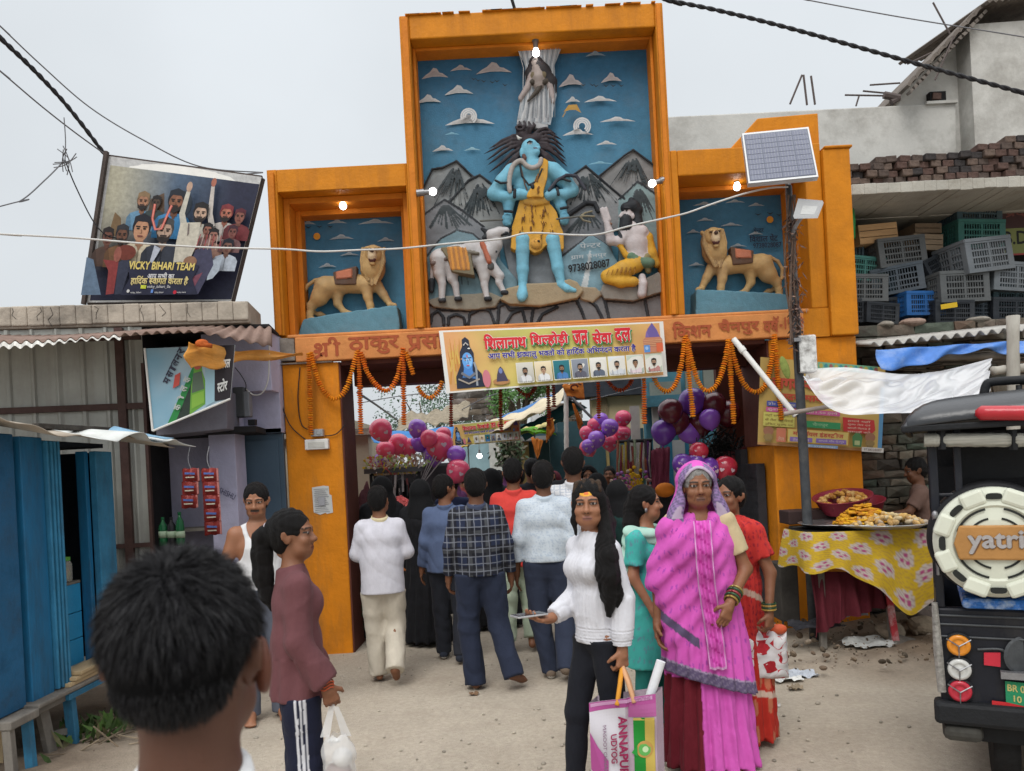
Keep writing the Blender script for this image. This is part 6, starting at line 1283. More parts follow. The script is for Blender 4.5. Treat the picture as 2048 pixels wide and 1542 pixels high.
def crate_mb(L=.52,Wd=.35,Hh=.30):
 a=MB();w=.012
 for sx,(ln,along,off)in(('x',(L,0,Wd/2)),('y',(Wd,1,L/2))):
  for sg in(-1,1):
   def B_(s0,s1,z0,z1,th=w,o=0):
    c_=(s0+s1)/2;d=sg*(off-th/2+o)
    a.box((c_,d,(z0+z1)/2)if along==0 else(d,c_,(z0+z1)/2),(s1-s0,th,z1-z0)if along==0 else(th,s1-s0,z1-z0))
   h=ln/2;cw=.065 if along==0 else .05
   B_(-h,h,Hh-.03,Hh,.022,.006);B_(-h,h,0,.035,.02,.004);B_(-h,h,Hh*.84,Hh*.89,.018,.003)
   for s_ in(-1,1):B_(min(s_*h,s_*(h-cw)),max(s_*h,s_*(h-cw)),.036,Hh-.031,.016,.002)
   n=14 if along==0 else 9
   for i in range(1,n):x=-h+cw+(ln-2*cw)*i/n;B_(x-.0045,x+.0045,.036,Hh*.84,.008,-.002)
   for f in(.24,.44,.64):B_(-h+cw,h-cw,Hh*f-.008,Hh*f+.008,.013,.0)
   B_(-.012,.012,.036,Hh*.84,.014,.001)
 for i in range(9):x=-L/2+L*(i+.5)/9;a.box((x,0,.008),(.03,Wd-.03,.008))
 for i in range(5):y=-Wd/2+Wd*(i+.5)/5;a.box((0,y,.017),(L-.03,.02,.007))
 return a
cm=crate_mb()
CRM={n_:mat('crate_'+n_,c_,.55,.15,6,.1,dirt=(.10,.10,.10),dirt_amt=.35,dirt_scale=3)for n_,c_ in dict(grey=(.085,.092,.095),dark=(.022,.026,.032),slate=(.055,.072,.09),teal=(.05,.17,.15),steel=(.045,.082,.10),blue=(.018,.095,.28),pewter=(.13,.145,.16)).items()}
c0=None
z7=lambda x,y:(1700+x/5.506,380+y/5.506)
CL=[(530,690,'grey',8,6,1.0,.35,'grey crate tilted in the pile right under the long wooden box'),(185,700,'dark',0,4,.9,.6,'dark crate wedged behind the tilted grey crate near the gate'),(545,985,'slate',9,-14,.95,.3,'blue grey crate tipped forward above the bright blue crate'),(930,860,'dark',27,24,.8,.38,'steeply tilted dark crate in the middle of the pile'),(1430,735,'pewter',10,16,1.15,.22,'pale grey crate lying askew under the two stacked teal crates'),(1200,1075,'grey',4,8,1.05,.18,'large grey crate on top of the crate with the yellow label'),(1790,965,'pewter',-2,6,1.0,.3,'pale bluish crate in the pile below the green lettered board'),(1380,255,'steel',0,5,.98,.62,'topmost blue grey crate of the upright stack'),(1400,500,'teal',1,5,1.02,.60,'teal crate second from the top of the upright stack'),(140,1085,'grey',0,0,.92,.22,'grey crate with upright bars beside the gate pier'),(140,870,'teal',-4,5,.85,.36,'teal crate lying flat beside the gate pier'),(330,1050,'steel',0,80,.8,.5,'grey green crate seen end on in the lower pile'),(120,1330,'dark',0,4,.8,.2,'dark crate lowest and nearest the gate pier'),(340,1350,'dark',-2,10,.7,.16,'dark crate on the ledge next to the lowest corner crate'),(540,1290,'dark',4,-8,.72,.30,'black crate leaning against the bright blue crate'),(800,1250,'blue',2,8,.82,.2,'bright blue crate in the pile'),(1130,1345,'dark',1,5,.80,.12,'black crate with a yellow label on its rim'),(1450,1290,'slate',0,5,.72,.35,'slate crate on the ledge behind the flat pale stone'),(1790,1190,'steel',-1,3,.95,.4,'blue green crate in the lower pile at the far end'),(1790,1345,'dark',0,3,.95,.32,'dark crate at the bottom of the far end'),(60,610,'steel',90,0,.62,.40,'crate standing on end beside the gate pier'),(1180,560,'dark',0,85,.9,.9,'dark crate in the shadow beside the teal stack'),(980,1140,'dark',6,70,.85,.42,'dark crate seen end on between the blue and the large grey crates'),(1560,1120,'dark',0,78,.9,.6,'dark crate in the shadow behind the large grey crate'),(700,1180,'dark',0,5,.7,.6,'dark crate hidden behind the bright blue crate')]
for(x,y,m_,roll,yaw,sc_,dy,lab)in CL:
 px,py=z7(x,y);o=cm.build('plastic_crate',CRM[m_],None,local=True)if c0 is None else c0.copy()
 if c0 is None:c0=o;c0.data.materials.clear();c0.data.materials.append(CRM['grey'])
 else:COL.objects.link(o)
 o.material_slots[0].link='OBJECT';o.material_slots[0].material=CRM[m_]
 Y=YS+dy+.25;p=P(px,py,Y-.12);Rm=Matrix.Rotation(R(-roll+3),3,'Y')@Matrix.Rotation(R(yaw),3,'Z');s_=sc_*1.03
 o.scale=(s_,)*3;o.rotation_euler=Rm.to_euler();o.location=Vector((p.x,Y,p.z))-Rm@Vector((0,0,.15*s_));tag(o,lab,'crate','plastic crates piled on the ledge')
a=MB();p=P(*z7(1090,1275),YS+.17);a.box(p,(.17,.006,.05),(0,R(-6),0));lb=a.build('label_card',mat('yellow_card',(.55,.36,.02),.6,.1),None,local=False);lbl=[o for o in COL.objects if o.get('label','').startswith('black crate with a yellow')][0]
lb.parent=lbl;lb.matrix_parent_inverse=(Matrix.LocRotScale(lbl.location,lbl.rotation_euler,lbl.scale)).inverted()
def wbox(x,y,w,h,rot,dy,m_,lab):
 p=P(*z7(x,y),YS+dy);k=(YS+dy)/FPX/5.506;Rm=Matrix.Rotation(R(-rot+3),3,'Y')@Matrix.Rotation(R(6),3,'Z');t=thing('wooden_box',lab,'wooden box',p,'wooden fruit boxes');W_,H_=w*k,h*k;n=3 if H_>.16 else 2
 for i in range(n):a=MB();zz=-H_/2+H_*(i+.5)/n;a.box(p+Rm@Vector((0,0,zz)),(W_,.012,H_/n-.008),Rm);a.build('slat',m_,t)
 a=MB();a.box(p+Rm@Vector((W_/2-.006,.15,0)),(.012,.30,H_),Rm);a.box(p+Rm@Vector((-W_/2+.006,.15,0)),(.012,.30,H_),Rm);a.box(p+Rm@Vector((0,.3,0)),(W_,.012,H_),Rm);a.box(p+Rm@Vector((0,.15,-H_/2+.006)),(W_-.03,.29,.01),Rm);a.build('side',m_,t)
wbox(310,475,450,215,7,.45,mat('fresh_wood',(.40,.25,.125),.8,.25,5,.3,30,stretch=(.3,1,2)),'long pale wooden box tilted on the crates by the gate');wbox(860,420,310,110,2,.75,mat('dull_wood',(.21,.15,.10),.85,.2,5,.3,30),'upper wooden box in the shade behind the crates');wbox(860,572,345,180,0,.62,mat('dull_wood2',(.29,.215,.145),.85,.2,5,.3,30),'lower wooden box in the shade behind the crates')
t=thing('lettered_board','green and maroon board lettered B.D. in the shade of the slab','sign board',P(2010,480,YS+.8));p=P(2004,512,YS+.8);c=Canvas(p,(1,0,0),(0,0,1),(0,-1,0),.001);c.rect(0,0,.8,.64,(.06,.03,.03));c.rect(.02,.02,.8,.30,(.20,.22,.08));c.rect(.02,.0,.8,.02,(.3,.05,.05));c.text('B.D.',.03,.12,.30,.15,(.02,.02,.02),.02);c.text('प्रदीप',.05,.42,.4,.12,(.16,.06,.05),.02);c.build('face',M_PRINT,t);a=MB();a.box(p+Vector((.4,.02,.32)),(.8,.03,.64));a.build('backing',M_DARK,t)
t=MB();p=P(1703,455,YS+.4);t.lathe([(.0,0),(.06,0),(.07,.2),(.065,.3),(0,.31)],p-Vector((.03,0,.12)),14);tag(t.build('plastic_can',mat('bright_green_plastic',(.03,.30,.09),.4,.1),None,smooth=True),'bright green plastic can beside the gate pier','can')
wh=thing('white_house','stained white house with a sloping tiled roof and terrace wall','house',(9,12,0));Yh=11.5;V_=lambda px,py,Y=Yh:P(px,py,Y)
a=MB();z1=V_(1350,232).z;a.prism([(V_(1300,232).x,3.6),(V_(1300,232).x,z1),(V_(1912,205).x,V_(1912,205).z),(V_(1912,400).x,3.6)],(0,Yh,0),(1,0,0),(0,0,1),(0,1,0),.3);a.build('terrace_wall',M_PLAST,wh,bevel=.02)
gx=V_(1925,200).x;a=MB();a.prism([(gx,3.4),(gx,V_(1925,68).z),(gx+3,V_(1925,60).z),(gx+3,3.4)],(0,Yh-.25,0),(1,0,0),(0,0,1),(0,1,0),3);pts=[V_(1808,180),V_(1930,62),V_(1930,330),V_(1808,330)];a.prism([(p.x,p.z)for p in pts],(0,Yh+.1,0),(1,0,0),(0,0,1),(0,1,0),2.5);a.build('wall',M_PLAST,wh)
a=MB()
def tiles(A,B_,C_,D_,n,name,m_):
 a=MB();a.grid(lambda u,v:Vector(A).lerp(Vector(B_),u).lerp(Vector(D_).lerp(Vector(C_),u),v)+Vector((0,0,.03*abs(math.sin(u*n*math.pi)))),n*6,6,.05);return a.build(name,m_,wh)
M_TILE=mat('old_roof_tile',(.17,.145,.125),.95,.4,8,.6,30,dirt=(.08,.07,.065),dirt_amt=.6,dirt_scale=4)
e0,e1=V_(1796,196),V_(1938,44);tiles(e0+Vector((0,-.35,0)),e1+Vector((0,-.35,0)),e1+Vector((0,2.5,0)),e0+Vector((0,2.5,0)),10,'roof_slope',M_TILE)
e2=V_(2110,26);tiles(e1+Vector((0,-.5,-.02)),e2+Vector((0,-.5,0)),e2+Vector((0,2,.5)),e1+Vector((0,2,.4)),14,'roof_eave',M_TILE)
a=MB()
for i in range(19):p=e0.lerp(e1,i/18);a.box(p+Vector((0,-.34,-.075)),(.06,.10,.045),(0,-.7,0),None,.008)
a.build('rafter',mat('rotten_rafter',(.14,.12,.105),.95,.3),wh);a=MB();p=V_(1876,192);a.box(p+Vector((0,.06,0)),(.24,.12,.14));a.build('vent_hole',M_DARK,wh);a=MB();a.box(p+Vector((-.03,-.01,-.01)),(.12,.05,.09),(0,.1,0));a.build('vent_brick',BR[0],wh);a=MB();a.bx(V_(1850,205).x,V_(1912,205).x,Yh-.05,Yh,p.z-.13,p.z-.09);a.build('ledge',M_PLAST,wh)
M_ROD=mat('rusty_rod',(.10,.08,.075),.8,.2)
def rod(a_,b_,Y,lab,r=.012):t=MB();t.tube([P(*a_,Y),P(*b_,Y)],r,6);tag(t.build('steel_rod',M_ROD),lab,'rod','bare rods against the sky')
for a_,b_,Y,lab in(((1580,208),(1604,150),9,'leftmost leaning rod behind the gate parapet'),((1614,210),(1607,150),9,'upright rod beside the leaning one behind the gate parapet'),((1630,209),(1622,152),9,'rightmost upright rod behind the gate parapet'),((1690,190),(1795,192),10.8,'level rod sticking out from the lower roof corner'),((1740,170),(1800,166),10.8,'upper level rod sticking out of the roof corner'),((1726,182),(1790,188),10.8,'middle level rod sticking out of the roof corner'),((1712,212),(1718,192),10.8,'short upright prop under the level rod'),((1866,5),(1900,68),10.8,'thin rod leaning over the sloping roof'),((1815,128),(1862,106),10.8,'short rod sticking from the middle of the roof slope'),((1870,160),(1908,72),10.8,'rod leaning on the white wall below the roof slope')):rod(a_,b_,Y,lab)
t=MB();t.tube([P(1768,190,10.7),P(1798,196,10.7)],.05,8);t.tube([P(1782,205,10.7),P(1798,196,10.7)],.04,8);tag(t.build('broken_beam',M_ROD),'broken beam end jutting from the roof corner','beam')
sh_=thing('shed_roof','corrugated sheet roof over bundled sticks in front of the stone wall','shed roof',P(1900,690,7.0));A_,B2=P(1742,690,6.9),P(2120,650,6.9)
a=MB();a.grid(lambda u,v:A_.lerp(B2,u)+Vector((0,v*.8,v*.12))+Vector((0,0,.022*math.sin(u*2*math.pi*16))),160,3,.01);a.build('sheet',mat('fibre_cement',(.42,.41,.385),.85,.15,5,.3,30,dirt=(.22,.2,.18),dirt_amt=.5),sh_,smooth=True)
a=MB()
for i in range(34):x=random.uniform(0,1.5);p=P(1750,735,7.0)+Vector((x,random.uniform(-.05,.4),random.uniform(-.04,.12)));a.tube([p,p+Vector((random.uniform(.3,.7),random.uniform(-.1,.1),random.uniform(-.04,.05)))],.009,5)
a.build('sticks',mat('dark_sticks',(.10,.085,.07),.9,.4),sh_)
t=MB();t.grid(lambda u,v:P(1752,695,6.86).lerp(P(2120,672,6.86),u)+Vector((0,-.05*v,-.02-.17*v*(.75+.35*math.sin(u*7+1))-.015*math.sin(u*30)*v))+Vector((0,.03*math.sin(u*25+4*v),0)),120,8,.003);tag(t.build('tarpaulin',mat('blue_tarp',(.07,.19,.52),.45,.2,5,.3,12,dirt=(.32,.42,.62),dirt_amt=.6,dirt_scale=3),None,smooth=True),'blue tarpaulin hanging along the edge of the corrugated shed roof','tarpaulin')
M_BAMB=mat('grey_bamboo',(.36,.34,.30),.8,.2,10,.25,stretch=(1,1,.2),dirt=(.2,.18,.15),dirt_amt=.4)
def bamboo(a_,b_,r,lab,m_=M_BAMB):
 t=MB();n=6;t.tube([a_.lerp(b_,i/(n*3))for i in range(n*3+1)],[r*(1.12 if i%3==0 else 1)for i in range(n*3+1)],12);tag(t.build('bamboo_pole',m_,None,smooth=True),lab,'pole')
bamboo(P(2026,632,6.3),Vector((P(2018,1100,6.3).x,6.3,0)),.045,'thick grey bamboo post standing behind the vehicle roof');bamboo(P(1985,742,6.35),P(2120,728,6.35),.035,'level bamboo pole tied to the thick bamboo post');bamboo(P(1568,828,6.45),P(1665,812,6.3),.018,'short crooked stick tied to the lamp post',mat('pinkish_stick',(.32,.27,.24),.8,.2))
bamboo(P(1800,718,6.9),P(2010,712,6.9),.03,'dark bamboo pole carrying the blue tarpaulin',mat('dark_bamboo',(.13,.11,.09),.8,.2))
t=MB()
def tarp(u,v):
 top=smoothpath([P(1612,738,6.7),P(1700,735,6.75),P(1800,748,6.8),P(1880,742,6.75),P(1985,716,6.6)],8);bot=smoothpath([P(1606,752,6.3),P(1640,800,6.1),P(1690,828,5.95),P(1780,826,5.9),P(1860,822,5.85),P(1965,800,5.8)],8)
 f=lambda L,s:L[min(len(L)-2,int(s*(len(L)-1)))].lerp(L[min(len(L)-2,int(s*(len(L)-1)))+1],s*(len(L)-1)-min(len(L)-2,int(s*(len(L)-1))))
 a_,b_=f(top,u),f(bot,u);p=a_.lerp(b_,v);p.z-=.05*math.sin(math.pi*v)*(1-u*.5);n1=noise_.noise(Vector((u*5,v*2.2+u*2,1)));n2=abs(noise_.noise(Vector((u*11+v*3,v*4,5))));p+=Vector((0,-.12*n1-.10*n2,.06*n1+.05*n2))*math.sin(math.pi*min(1,max(0,v)))**.5;p.z+=.05*max(0,u-.5)*math.sin(6*v);return p
t.grid(tarp,130,60);tag(t.build('plastic_sheet',mat('milky_plastic',(.78,.79,.81),.22,.04,3,.15,9,alpha=.66,spec=.5),None,smooth=True),'milky white plastic sheet tied as an awning over the food stall','plastic sheet')
bq=[P(1521,714,YG-.06),P(1771,735,YG-.04),P(1763,904,YG-.04),P(1515,889,YG-.06)]
t=thing('advertisement_board','yellow oil mill advertisement board fixed on the right gate pillar','advertisement board',bq[3]);c=Quad(*bq,24.,17.,(0,-1,0),.0009);zz=lambda x,y:((x-870)/1105*24,17-(y-330-(x-870)*.055)/790*17)
c.grad(0,0,24,17,lambda u,v:tuple(np.array((.52,.36,.11))*(1+.12*math.sin(9*u+5*v))*(1-.2*(1-u))),8,8);c.rect(23.2,0,24,13,(.10,.26,.46));c.rect(0,0,24,.5,(.42,.22,.09));c.rect(11,15.6,22.5,17,(.16,.36,.22));
for k in range(12):c.ell(11.6+k*.95,16.3,.36,.5,((.4,.33,.08),(.05,.22,.25),(.3,.1,.1))[k%3],8)
c.text('जगदम्बा',2.2,10.9,9.4,2.3,(.42,.07,.04),.05);c.text('यादव मार्केट',3.0,8.9,11,1.8,(.42,.07,.04),.05);c.rect(1.4,7.6,7.2,8.6,(.06,.08,.30));c.text('प्रो० राजेश साह',1.7,7.75,5.2,.7,(.55,.52,.45));c.rect(1.3,6.5,15.5,7.4,(.48,.10,.26));c.text('शुद्ध सरसों तेल मात्र 1.50 रुपये',1.6,6.6,13.4,.7,(.55,.5,.45));c.rect(.8,3.7,6.8,6.4,(.50,.46,.12));
for k in range(3):c.text(('यहाँ सभी प्रकार','के तेल की पेराई','उचित मूल्य पर'),1.1,5.5-k*.85,5.4,.6,(.2,.12,.04))if 0 else c.text(('यहाँ सभी प्रकार','के तेल की पेराई','उचित मूल्य पर')[k],1.1,5.5-k*.85,5.4,.6,(.2,.12,.04))
c.rect(8.6,3.9,15.6,5.2,(.04,.24,.10));c.text('चैनपुर',10.2,4.1,3,.9,(.3,.5,.3));c.text('शुद्धता की पहचान',8.8,5.4,6.4,.8,(.35,.2,.1));c.poly([(16.2,3.6),(15.9,6.4),(22.0,6.2),(22.3,4.2),(21.5,3.3)],(.45,.04,.04))
for k in range(4):c.text(('हमारे यहाँ','शुद्ध तेल एवं','खल्ली मिलता है','सम्पर्क करें')[k],16.9,5.5-k*.7,4.4,.5,(.6,.5,.4))
c.rect(5.3,.7,17.3,3.5,(.45,.22,.05));c.rect(5.5,.85,17.1,3.35,(.56,.44,.14));c.text('माँ ऑयल इंडस्ट्रीज',6.4,2.05,9.8,1.15,(.45,.10,.06),.04);c.rect(5.9,1.0,10.2,1.85,(.22,.14,.42));c.text('तेल मिल',6.4,1.1,3.2,.6,(.55,.5,.5));c.rect(10.9,1.0,16.7,1.85,(.22,.14,.42));c.text('आपके गाँव चैनपुर',11.3,1.1,5,.6,(.55,.5,.5))
for x in(1.7,21.2):c.ell(x,2.7,1.0,.9,(.28,.13,.08));c.ell(x,1.5,.9,.7,(.25,.17,.07));c.rect(x-.6,.7,x+.6,1.1,(.2,.14,.06))
c.rect(3.2,.7,5.0,3.4,(.50,.17,.10));c.text('तेल',3.5,1.0,1.2,.8,(.55,.4,.3));c.poly([(17.9,.7),(17.7,2.6),(18.3,3.4),(19.1,3.4),(19.7,2.6),(19.5,.7)],(.07,.18,.07));c.rect(18.2,1.0,19.2,1.9,(.35,.4,.2));c.rect(8.5,.05,15,.6,(.2,.32,.5));c.text('मो० 9738028087',9,.1,5.6,.4,(.6,.6,.6));c.rect(19.6,-.2,23.8,.7,(.55,.53,.5));c.text('9738028087',20,.0,3.4,.5,(.1,.05,.05))
c.build('print',M_PRINT,t);c.z=-.012;a=MB();a.grid(lambda u,v:c.pt(u*24,v*17),4,4,.004);a.build('backing',M_RUSTF,t)
ft=thing('food_table','wooden food stall table with a red leg standing on stones','table',(2.95,6.4,.1));TZ=.985
tq=[(2.36,6.10),(3.42,5.98),(3.62,6.75),(2.45,6.9)]
a=MB();a.add([(x,y,TZ-.03)for x,y in tq]+[(x,y,TZ)for x,y in tq],[(0,1,2,3),(7,6,5,4),(0,4,5,1),(1,5,6,2),(2,6,7,3),(3,7,4,0)]);a.build('tabletop',M_WOOD,ft)
for(x,y,x2,y2,m_,nm)in((2.90,6.14,2.98,6.12,mat('red_white_leg',(.42,.04,.05),.6,.1,dirt=(.6,.6,.58),dirt_amt=.8,dirt_scale=7),'leg'),(2.97,6.2,2.99,6.2,M_WOOD,'leg'),(2.44,6.2,2.43,6.2,M_WOOD,'leg'),(3.5,6.65,3.5,6.65,M_WOOD,'leg')):a=MB();a.bar((x,y,TZ-.03),(x2,y2,.05),.045,.05);a.build(nm,m_,ft,bevel=.004)
def cloth_hang(name,line,drop,m_,colf,lab,nu=150,nv=44):
 L=smoothpath([Vector(p)for p in line],10);t=MB();V=[];C=[]
 for i in range(nu+1):
  u=i/nu;s_=u*(len(L)-1);k=min(len(L)-2,int(s_));p=L[k].lerp(L[k+1],s_-k);tan=(L[k+1]-L[k]).normalized();out=Vector((tan.y,-tan.x,0));D=drop(u)
  for j in range(nv+1):
   v=j/nv;w=v**.7;fo=.035*math.sin(u*34+1.2*math.sin(u*9))*w+.02*math.sin(u*61+v*2)*w
   q=p+out*(.015+.05*w+fo)+Vector((0,0,-D*v))+tan*(.02*math.sin(u*17+v*3)*w);V.append(q);C.append(colf(u,v,q))
 n_=nv+1;t.np(V,[(i*n_+j,(i+1)*n_+j,(i+1)*n_+j+1,i*n_+j+1)for i in range(nu)for j in range(nv)],C);return tag(t.build(name,m_,None,smooth=True),lab,'cloth')
def floral(u,v,q):
 a_,b_=u*15,v*4.2;ia,ib=math.floor(a_),math.floor(b_);h_=lambda i,j:(math.sin(i*12.9898+j*78.233)*43758.5453)%1;dx,dy=a_-ia-.5,b_-ib-.5;yl=(.50,.33,.02)
 if(ia+ib)%2==0:
  r_=math.hypot(dx,dy)+.06*math.sin(8*math.atan2(dy,dx))
  if r_<.50:
   for k in range(3):
    an=k*2.1+ia;fx,fy=dx-.2*math.cos(an),dy-.2*math.sin(an)
    if math.hypot(fx,fy)<.115:return(.34,.06,.16)
   return(.47,.40,.36)if(int(a_*16)+int(b_*12))%3 else(.36,.29,.26)
  return yl
 return(.40,.25,.04)if math.sin(b_*26+3*math.sin(a_*6))>.55 else yl
M_FLOR=mat('floral_cotton',(1,1,1),.85,.08,12,.12,200,attr=True)
cloth_hang('table_cloth',[(2.30,6.55,TZ+.012),(2.33,6.14,TZ+.014),(2.60,6.04,TZ+.014),(3.0,5.98,TZ+.014),(3.36,5.93,TZ+.014),(3.50,6.2,TZ+.012),(3.58,6.6,TZ+.012)],lambda u:.30+.34*math.exp(-((u-.52)/.12)**2)-.12*math.exp(-((u-.70)/.05)**2)+.10*math.exp(-((u-.84)/.06)**2)+.02*math.sin(40*u),M_FLOR,floral,'yellow floral cotton cloth draped over the front of the food table')
a=MB();a.add([(x,y,TZ+.012)for x,y in((2.32,6.14),(2.6,6.05),(3.36,5.94),(3.58,6.6),(2.3,6.6))],[(0,1,2,3,4)]);tag(a.build('spread_cloth',M_FLOR),'yellow cloth spread flat on the food table under the trays','cloth')
cloth_hang('red_cloth',[(2.36,6.22,.66),(2.6,6.2,.66),(2.92,6.2,.60)],lambda u:.52-.30*u,mat('maroon_cloth',(1,1,1),.85,.15,10,.2,attr=True),lambda u,v,q:(.10,.014,.022),'dark maroon cloth hanging under the food table',40,12)
def plate(px,py,Y,r,lab):p=P(px,py,Y);p.z=TZ+.03;a=MB();a.lathe([(0,0),(r*.82,.0),(r*.9,.02),(r,.03),(r*1.01,.026),(r*.9,.012),(r*.8,-.006),(0,-.006)],p,40);tag(a.build('steel_tray',M_STEEL,None,smooth=True),lab,'tray','round steel trays on the food table');return p
p1=plate(1680,1042,6.38,.33,'empty round steel tray at the gate end of the food table');p2=plate(1722,1055,6.2,.26,'steel tray heaped with bright orange sweets');p2.z+=.012;p3=plate(1770,1056,6.12,.33,'steel tray heaped with pale puffed snacks')
M_FOOD=mat('fried_food',(1,1,1),.5,.25,40,.3,80,attr=True)
mb=MB()
for i in range(170):th=random.random()*6.28;r_=random.random()**.5;x,y=r_*.21*math.cos(th),r_*.17*math.sin(th);z=.015+(.15*(1-r_**1.6))*random.uniform(.75,1);c_=p2+Vector((x+.03,y,z));k=random.uniform(.75,1.15);mb.col=(.60*k,.30*k*k,.015);an=random.random()*3;mb.tube(smoothpath([c_+Vector((math.cos(an+q)*.035,math.sin(an+q)*.03,random.uniform(-.006,.01)))for q in(0,1.6,3.2,4.8)],3),.009,6)
tag(mb.build('sweet_heap',M_FOOD,None,smooth=True),'heap of bright orange fried sweets on the middle tray','sweets',kind=None)
mb=MB()
for i in range(150):th=random.random()*6.28;r_=random.random()**.5;x,y=r_*.30*math.cos(th),r_*.2*math.sin(th);z=.02+.08*(1-r_**2)*random.uniform(.6,1);k=random.uniform(.8,1.15);mb.col=random.choice(((.50*k,.30*k,.10),(.58*k,.38*k,.14),(.52*k,.42*k,.26)));mb.ell(p3+Vector((x,y,z)),(.034,.026,.017),(random.random(),random.random(),random.random()*3),u=9,v=6)
tag(mb.build('snack_heap',M_FOOD,None,smooth=True),'heap of pale puffed snacks on the front tray','snacks')
def basin(px,py,Y,r,lab,m_):p=P(px,py,Y);t=thing('plastic_basin',lab,'basin',p,'red plastic basins');a=MB();a.lathe([(0,0),(r*.72,.0),(r*.98,.13),(r*1.05,.135),(r*1.04,.14),(r*.95,.136),(r*.68,.012),(0,.01)],(0,0,0),30);Rm=Matrix.Rotation(R(-8),4,'Y')@Matrix.Rotation(R(10),4,'X');a.v=[tuple(p+(Rm@Vector(v)))for v in a.v];a.build('basin_body',m_,t,smooth=True);return p,Rm
pb,Rm=basin(1688,1022,6.75,.24,'red plastic basin heaped with golden fried pieces',mat('red_plastic',(.22,.022,.04),.4,.12));mb=MB()
for i in range(75):th=random.random()*6.28;r_=random.random()**.5;mb.col=random.choice(((.50,.25,.05),(.40,.17,.04),(.58,.36,.13)));q=Rm@Vector((r_*.2*math.cos(th),r_*.2*math.sin(th),.10+.09*(1-r_)*random.uniform(.5,1)));mb.ell(pb+q,(.03,.024,.02),(random.random()*3,random.random(),0),u=7,v=5)
tag(mb.build('fritter_heap',M_FOOD,None,smooth=False),'golden fried pieces heaped in the red basin','fritters');basin(1732,1030,6.9,.17,'smaller red basin behind the heaped one',MATS['red_plastic'])
a=MB();a.bx(2.40,2.95,6.75,7.0,TZ+.02,TZ+.14);tag(a.build('storage_box',mat('dark_box',(.05,.03,.028),.8),None,bevel=.01),'dark box on the food table supporting the red basins','box')
for px,py,Y,r,c_,lab in((1782,1262,6.3,(.13,.10,.075),(.21,.165,.12),'brown stone propping the red table leg'),(1808,1290,6.15,(.15,.11,.07),(.15,.13,.11),'dark stone lying in front of the brown one'),(1852,1252,6.4,(.17,.12,.07),(.25,.195,.135),'flat tan stone by the rear wheel side of the stall'),(1795,1310,6.0,(.09,.07,.045),(.12,.10,.09),'small dark stone nearest the road'),(1848,1232,6.7,(.16,.12,.10),(.13,.10,.085),'rough dark stone deep under the stall')):
 p=P(px,py,Y);m_=MB();m_.ell(p,r,(.2,.1,.4),u=14,v=9);m_.v=[tuple(Vector(v)+.03*noise_.noise_vector(Vector(v)*7))for v in m_.v];tag(m_.build('stone',mat('stone_%d'%px,c_,.95,.3,10,.5,30)),lab,'stone','stones under the food stall')
mb=MB()
for i in range(620):
 x,y=random.uniform(1.9,4.2),random.uniform(5.45,7.0);r_=random.uniform(.004,.012)if i%7 else random.uniform(.015,.04);mb.col=random.choice(((.14,.10,.07),(.20,.15,.105),(.09,.07,.05),(.26,.21,.16)));mb.ell((x,y,.10+random.uniform(-.02,.02)),(r_,r_*.8,r_*.5),(random.random(),random.random(),random.random()*3),u=7,v=5)
tag(mb.build('rubble',mat('rubble_bits',(1,1,1),.95,.3,20,.3,attr=True)),kind='stuff')
def crumple(px,py,Y,w,h,c_,lab,name='litter_scrap',flat=.5):
 p=P(px,py,Y);s0=random.random()*50;t=MB();t.grid(lambda u,v:p+Vector(((u-.5)*w+.02*noise_.noise(Vector((u*5,v*5,s0))),(v-.5)*h,.03*flat+.06*flat*noise_.noise(Vector((u*4,v*4,s0+9)))+.05*flat*abs(noise_.noise(Vector((u*9,v*9,s0+3)))))),14,12,.002);tag(t.build(name,mat('scrap_%d_%d'%(px,py),c_,.6,.2,9,.2)),lab,'litter')
for px,py,Y,w,h,c_,lab in((1600,1352,5.6,.22,.18,(.42,.45,.5),'crumpled pale plastic bag at the edge of the road'),(1575,1362,5.5,.2,.12,(.6,.6,.58),'white paper scrap beside the pale plastic bag'),(1722,1364,5.5,.14,.08,(.55,.24,.12),'orange scrap of wrapper on the road edge'),(1692,1370,5.45,.1,.06,(.6,.6,.58),'tiny white scrap beside the orange wrapper'),(1590,1380,5.3,.09,.07,(.3,.24,.17),'brown crumpled leaf plate on the road edge'),(1690,1232,6.5,.3,.2,(.3,.31,.33),'grey torn rag in the dirt under the stall'),(1630,1255,6.3,.4,.25,(.025,.025,.03),'black polythene heap in the dirt under the stall'),(1735,1290,6.15,.35,.3,(.42,.42,.40),'patch of pale ash beside the red table leg'),(1810,1345,5.6,.3,.08,(.55,.54,.52),'white torn paper strip on the dirt near the vehicle')):crumple(px,py,Y,w,h,c_,lab)
for px,py,c_,lab in((668,1484,(.6,.6,.58),'small white paper scrap on the road beyond the plastic bag'),(672,1530,(.55,.55,.53),'folded white paper scrap on the bare road nearest the camera'),(948,1390,(.20,.12,.07),'small brown leaf on the road between the walking men'),(1550,1292+120,(.5,.48,.45),'thin pale scrap on the road behind the red sari')):crumple(px,py,gdist(px,py),.06,.05,c_,lab,'paper_scrap',.3)
t=MB();
t.box((2.36,6.85,.42),(.16,.3,.5));t.bx(2.28,2.30,6.7,6.72,0,.2);tag(t.build('wooden_chest',mat('dark_grime',(.05,.045,.04),.9,.3),None,bevel=.01),'dark grimy wooden chest between the pillar and the food table','chest')
def MK(px,py,Y):return P(px,py,Y)
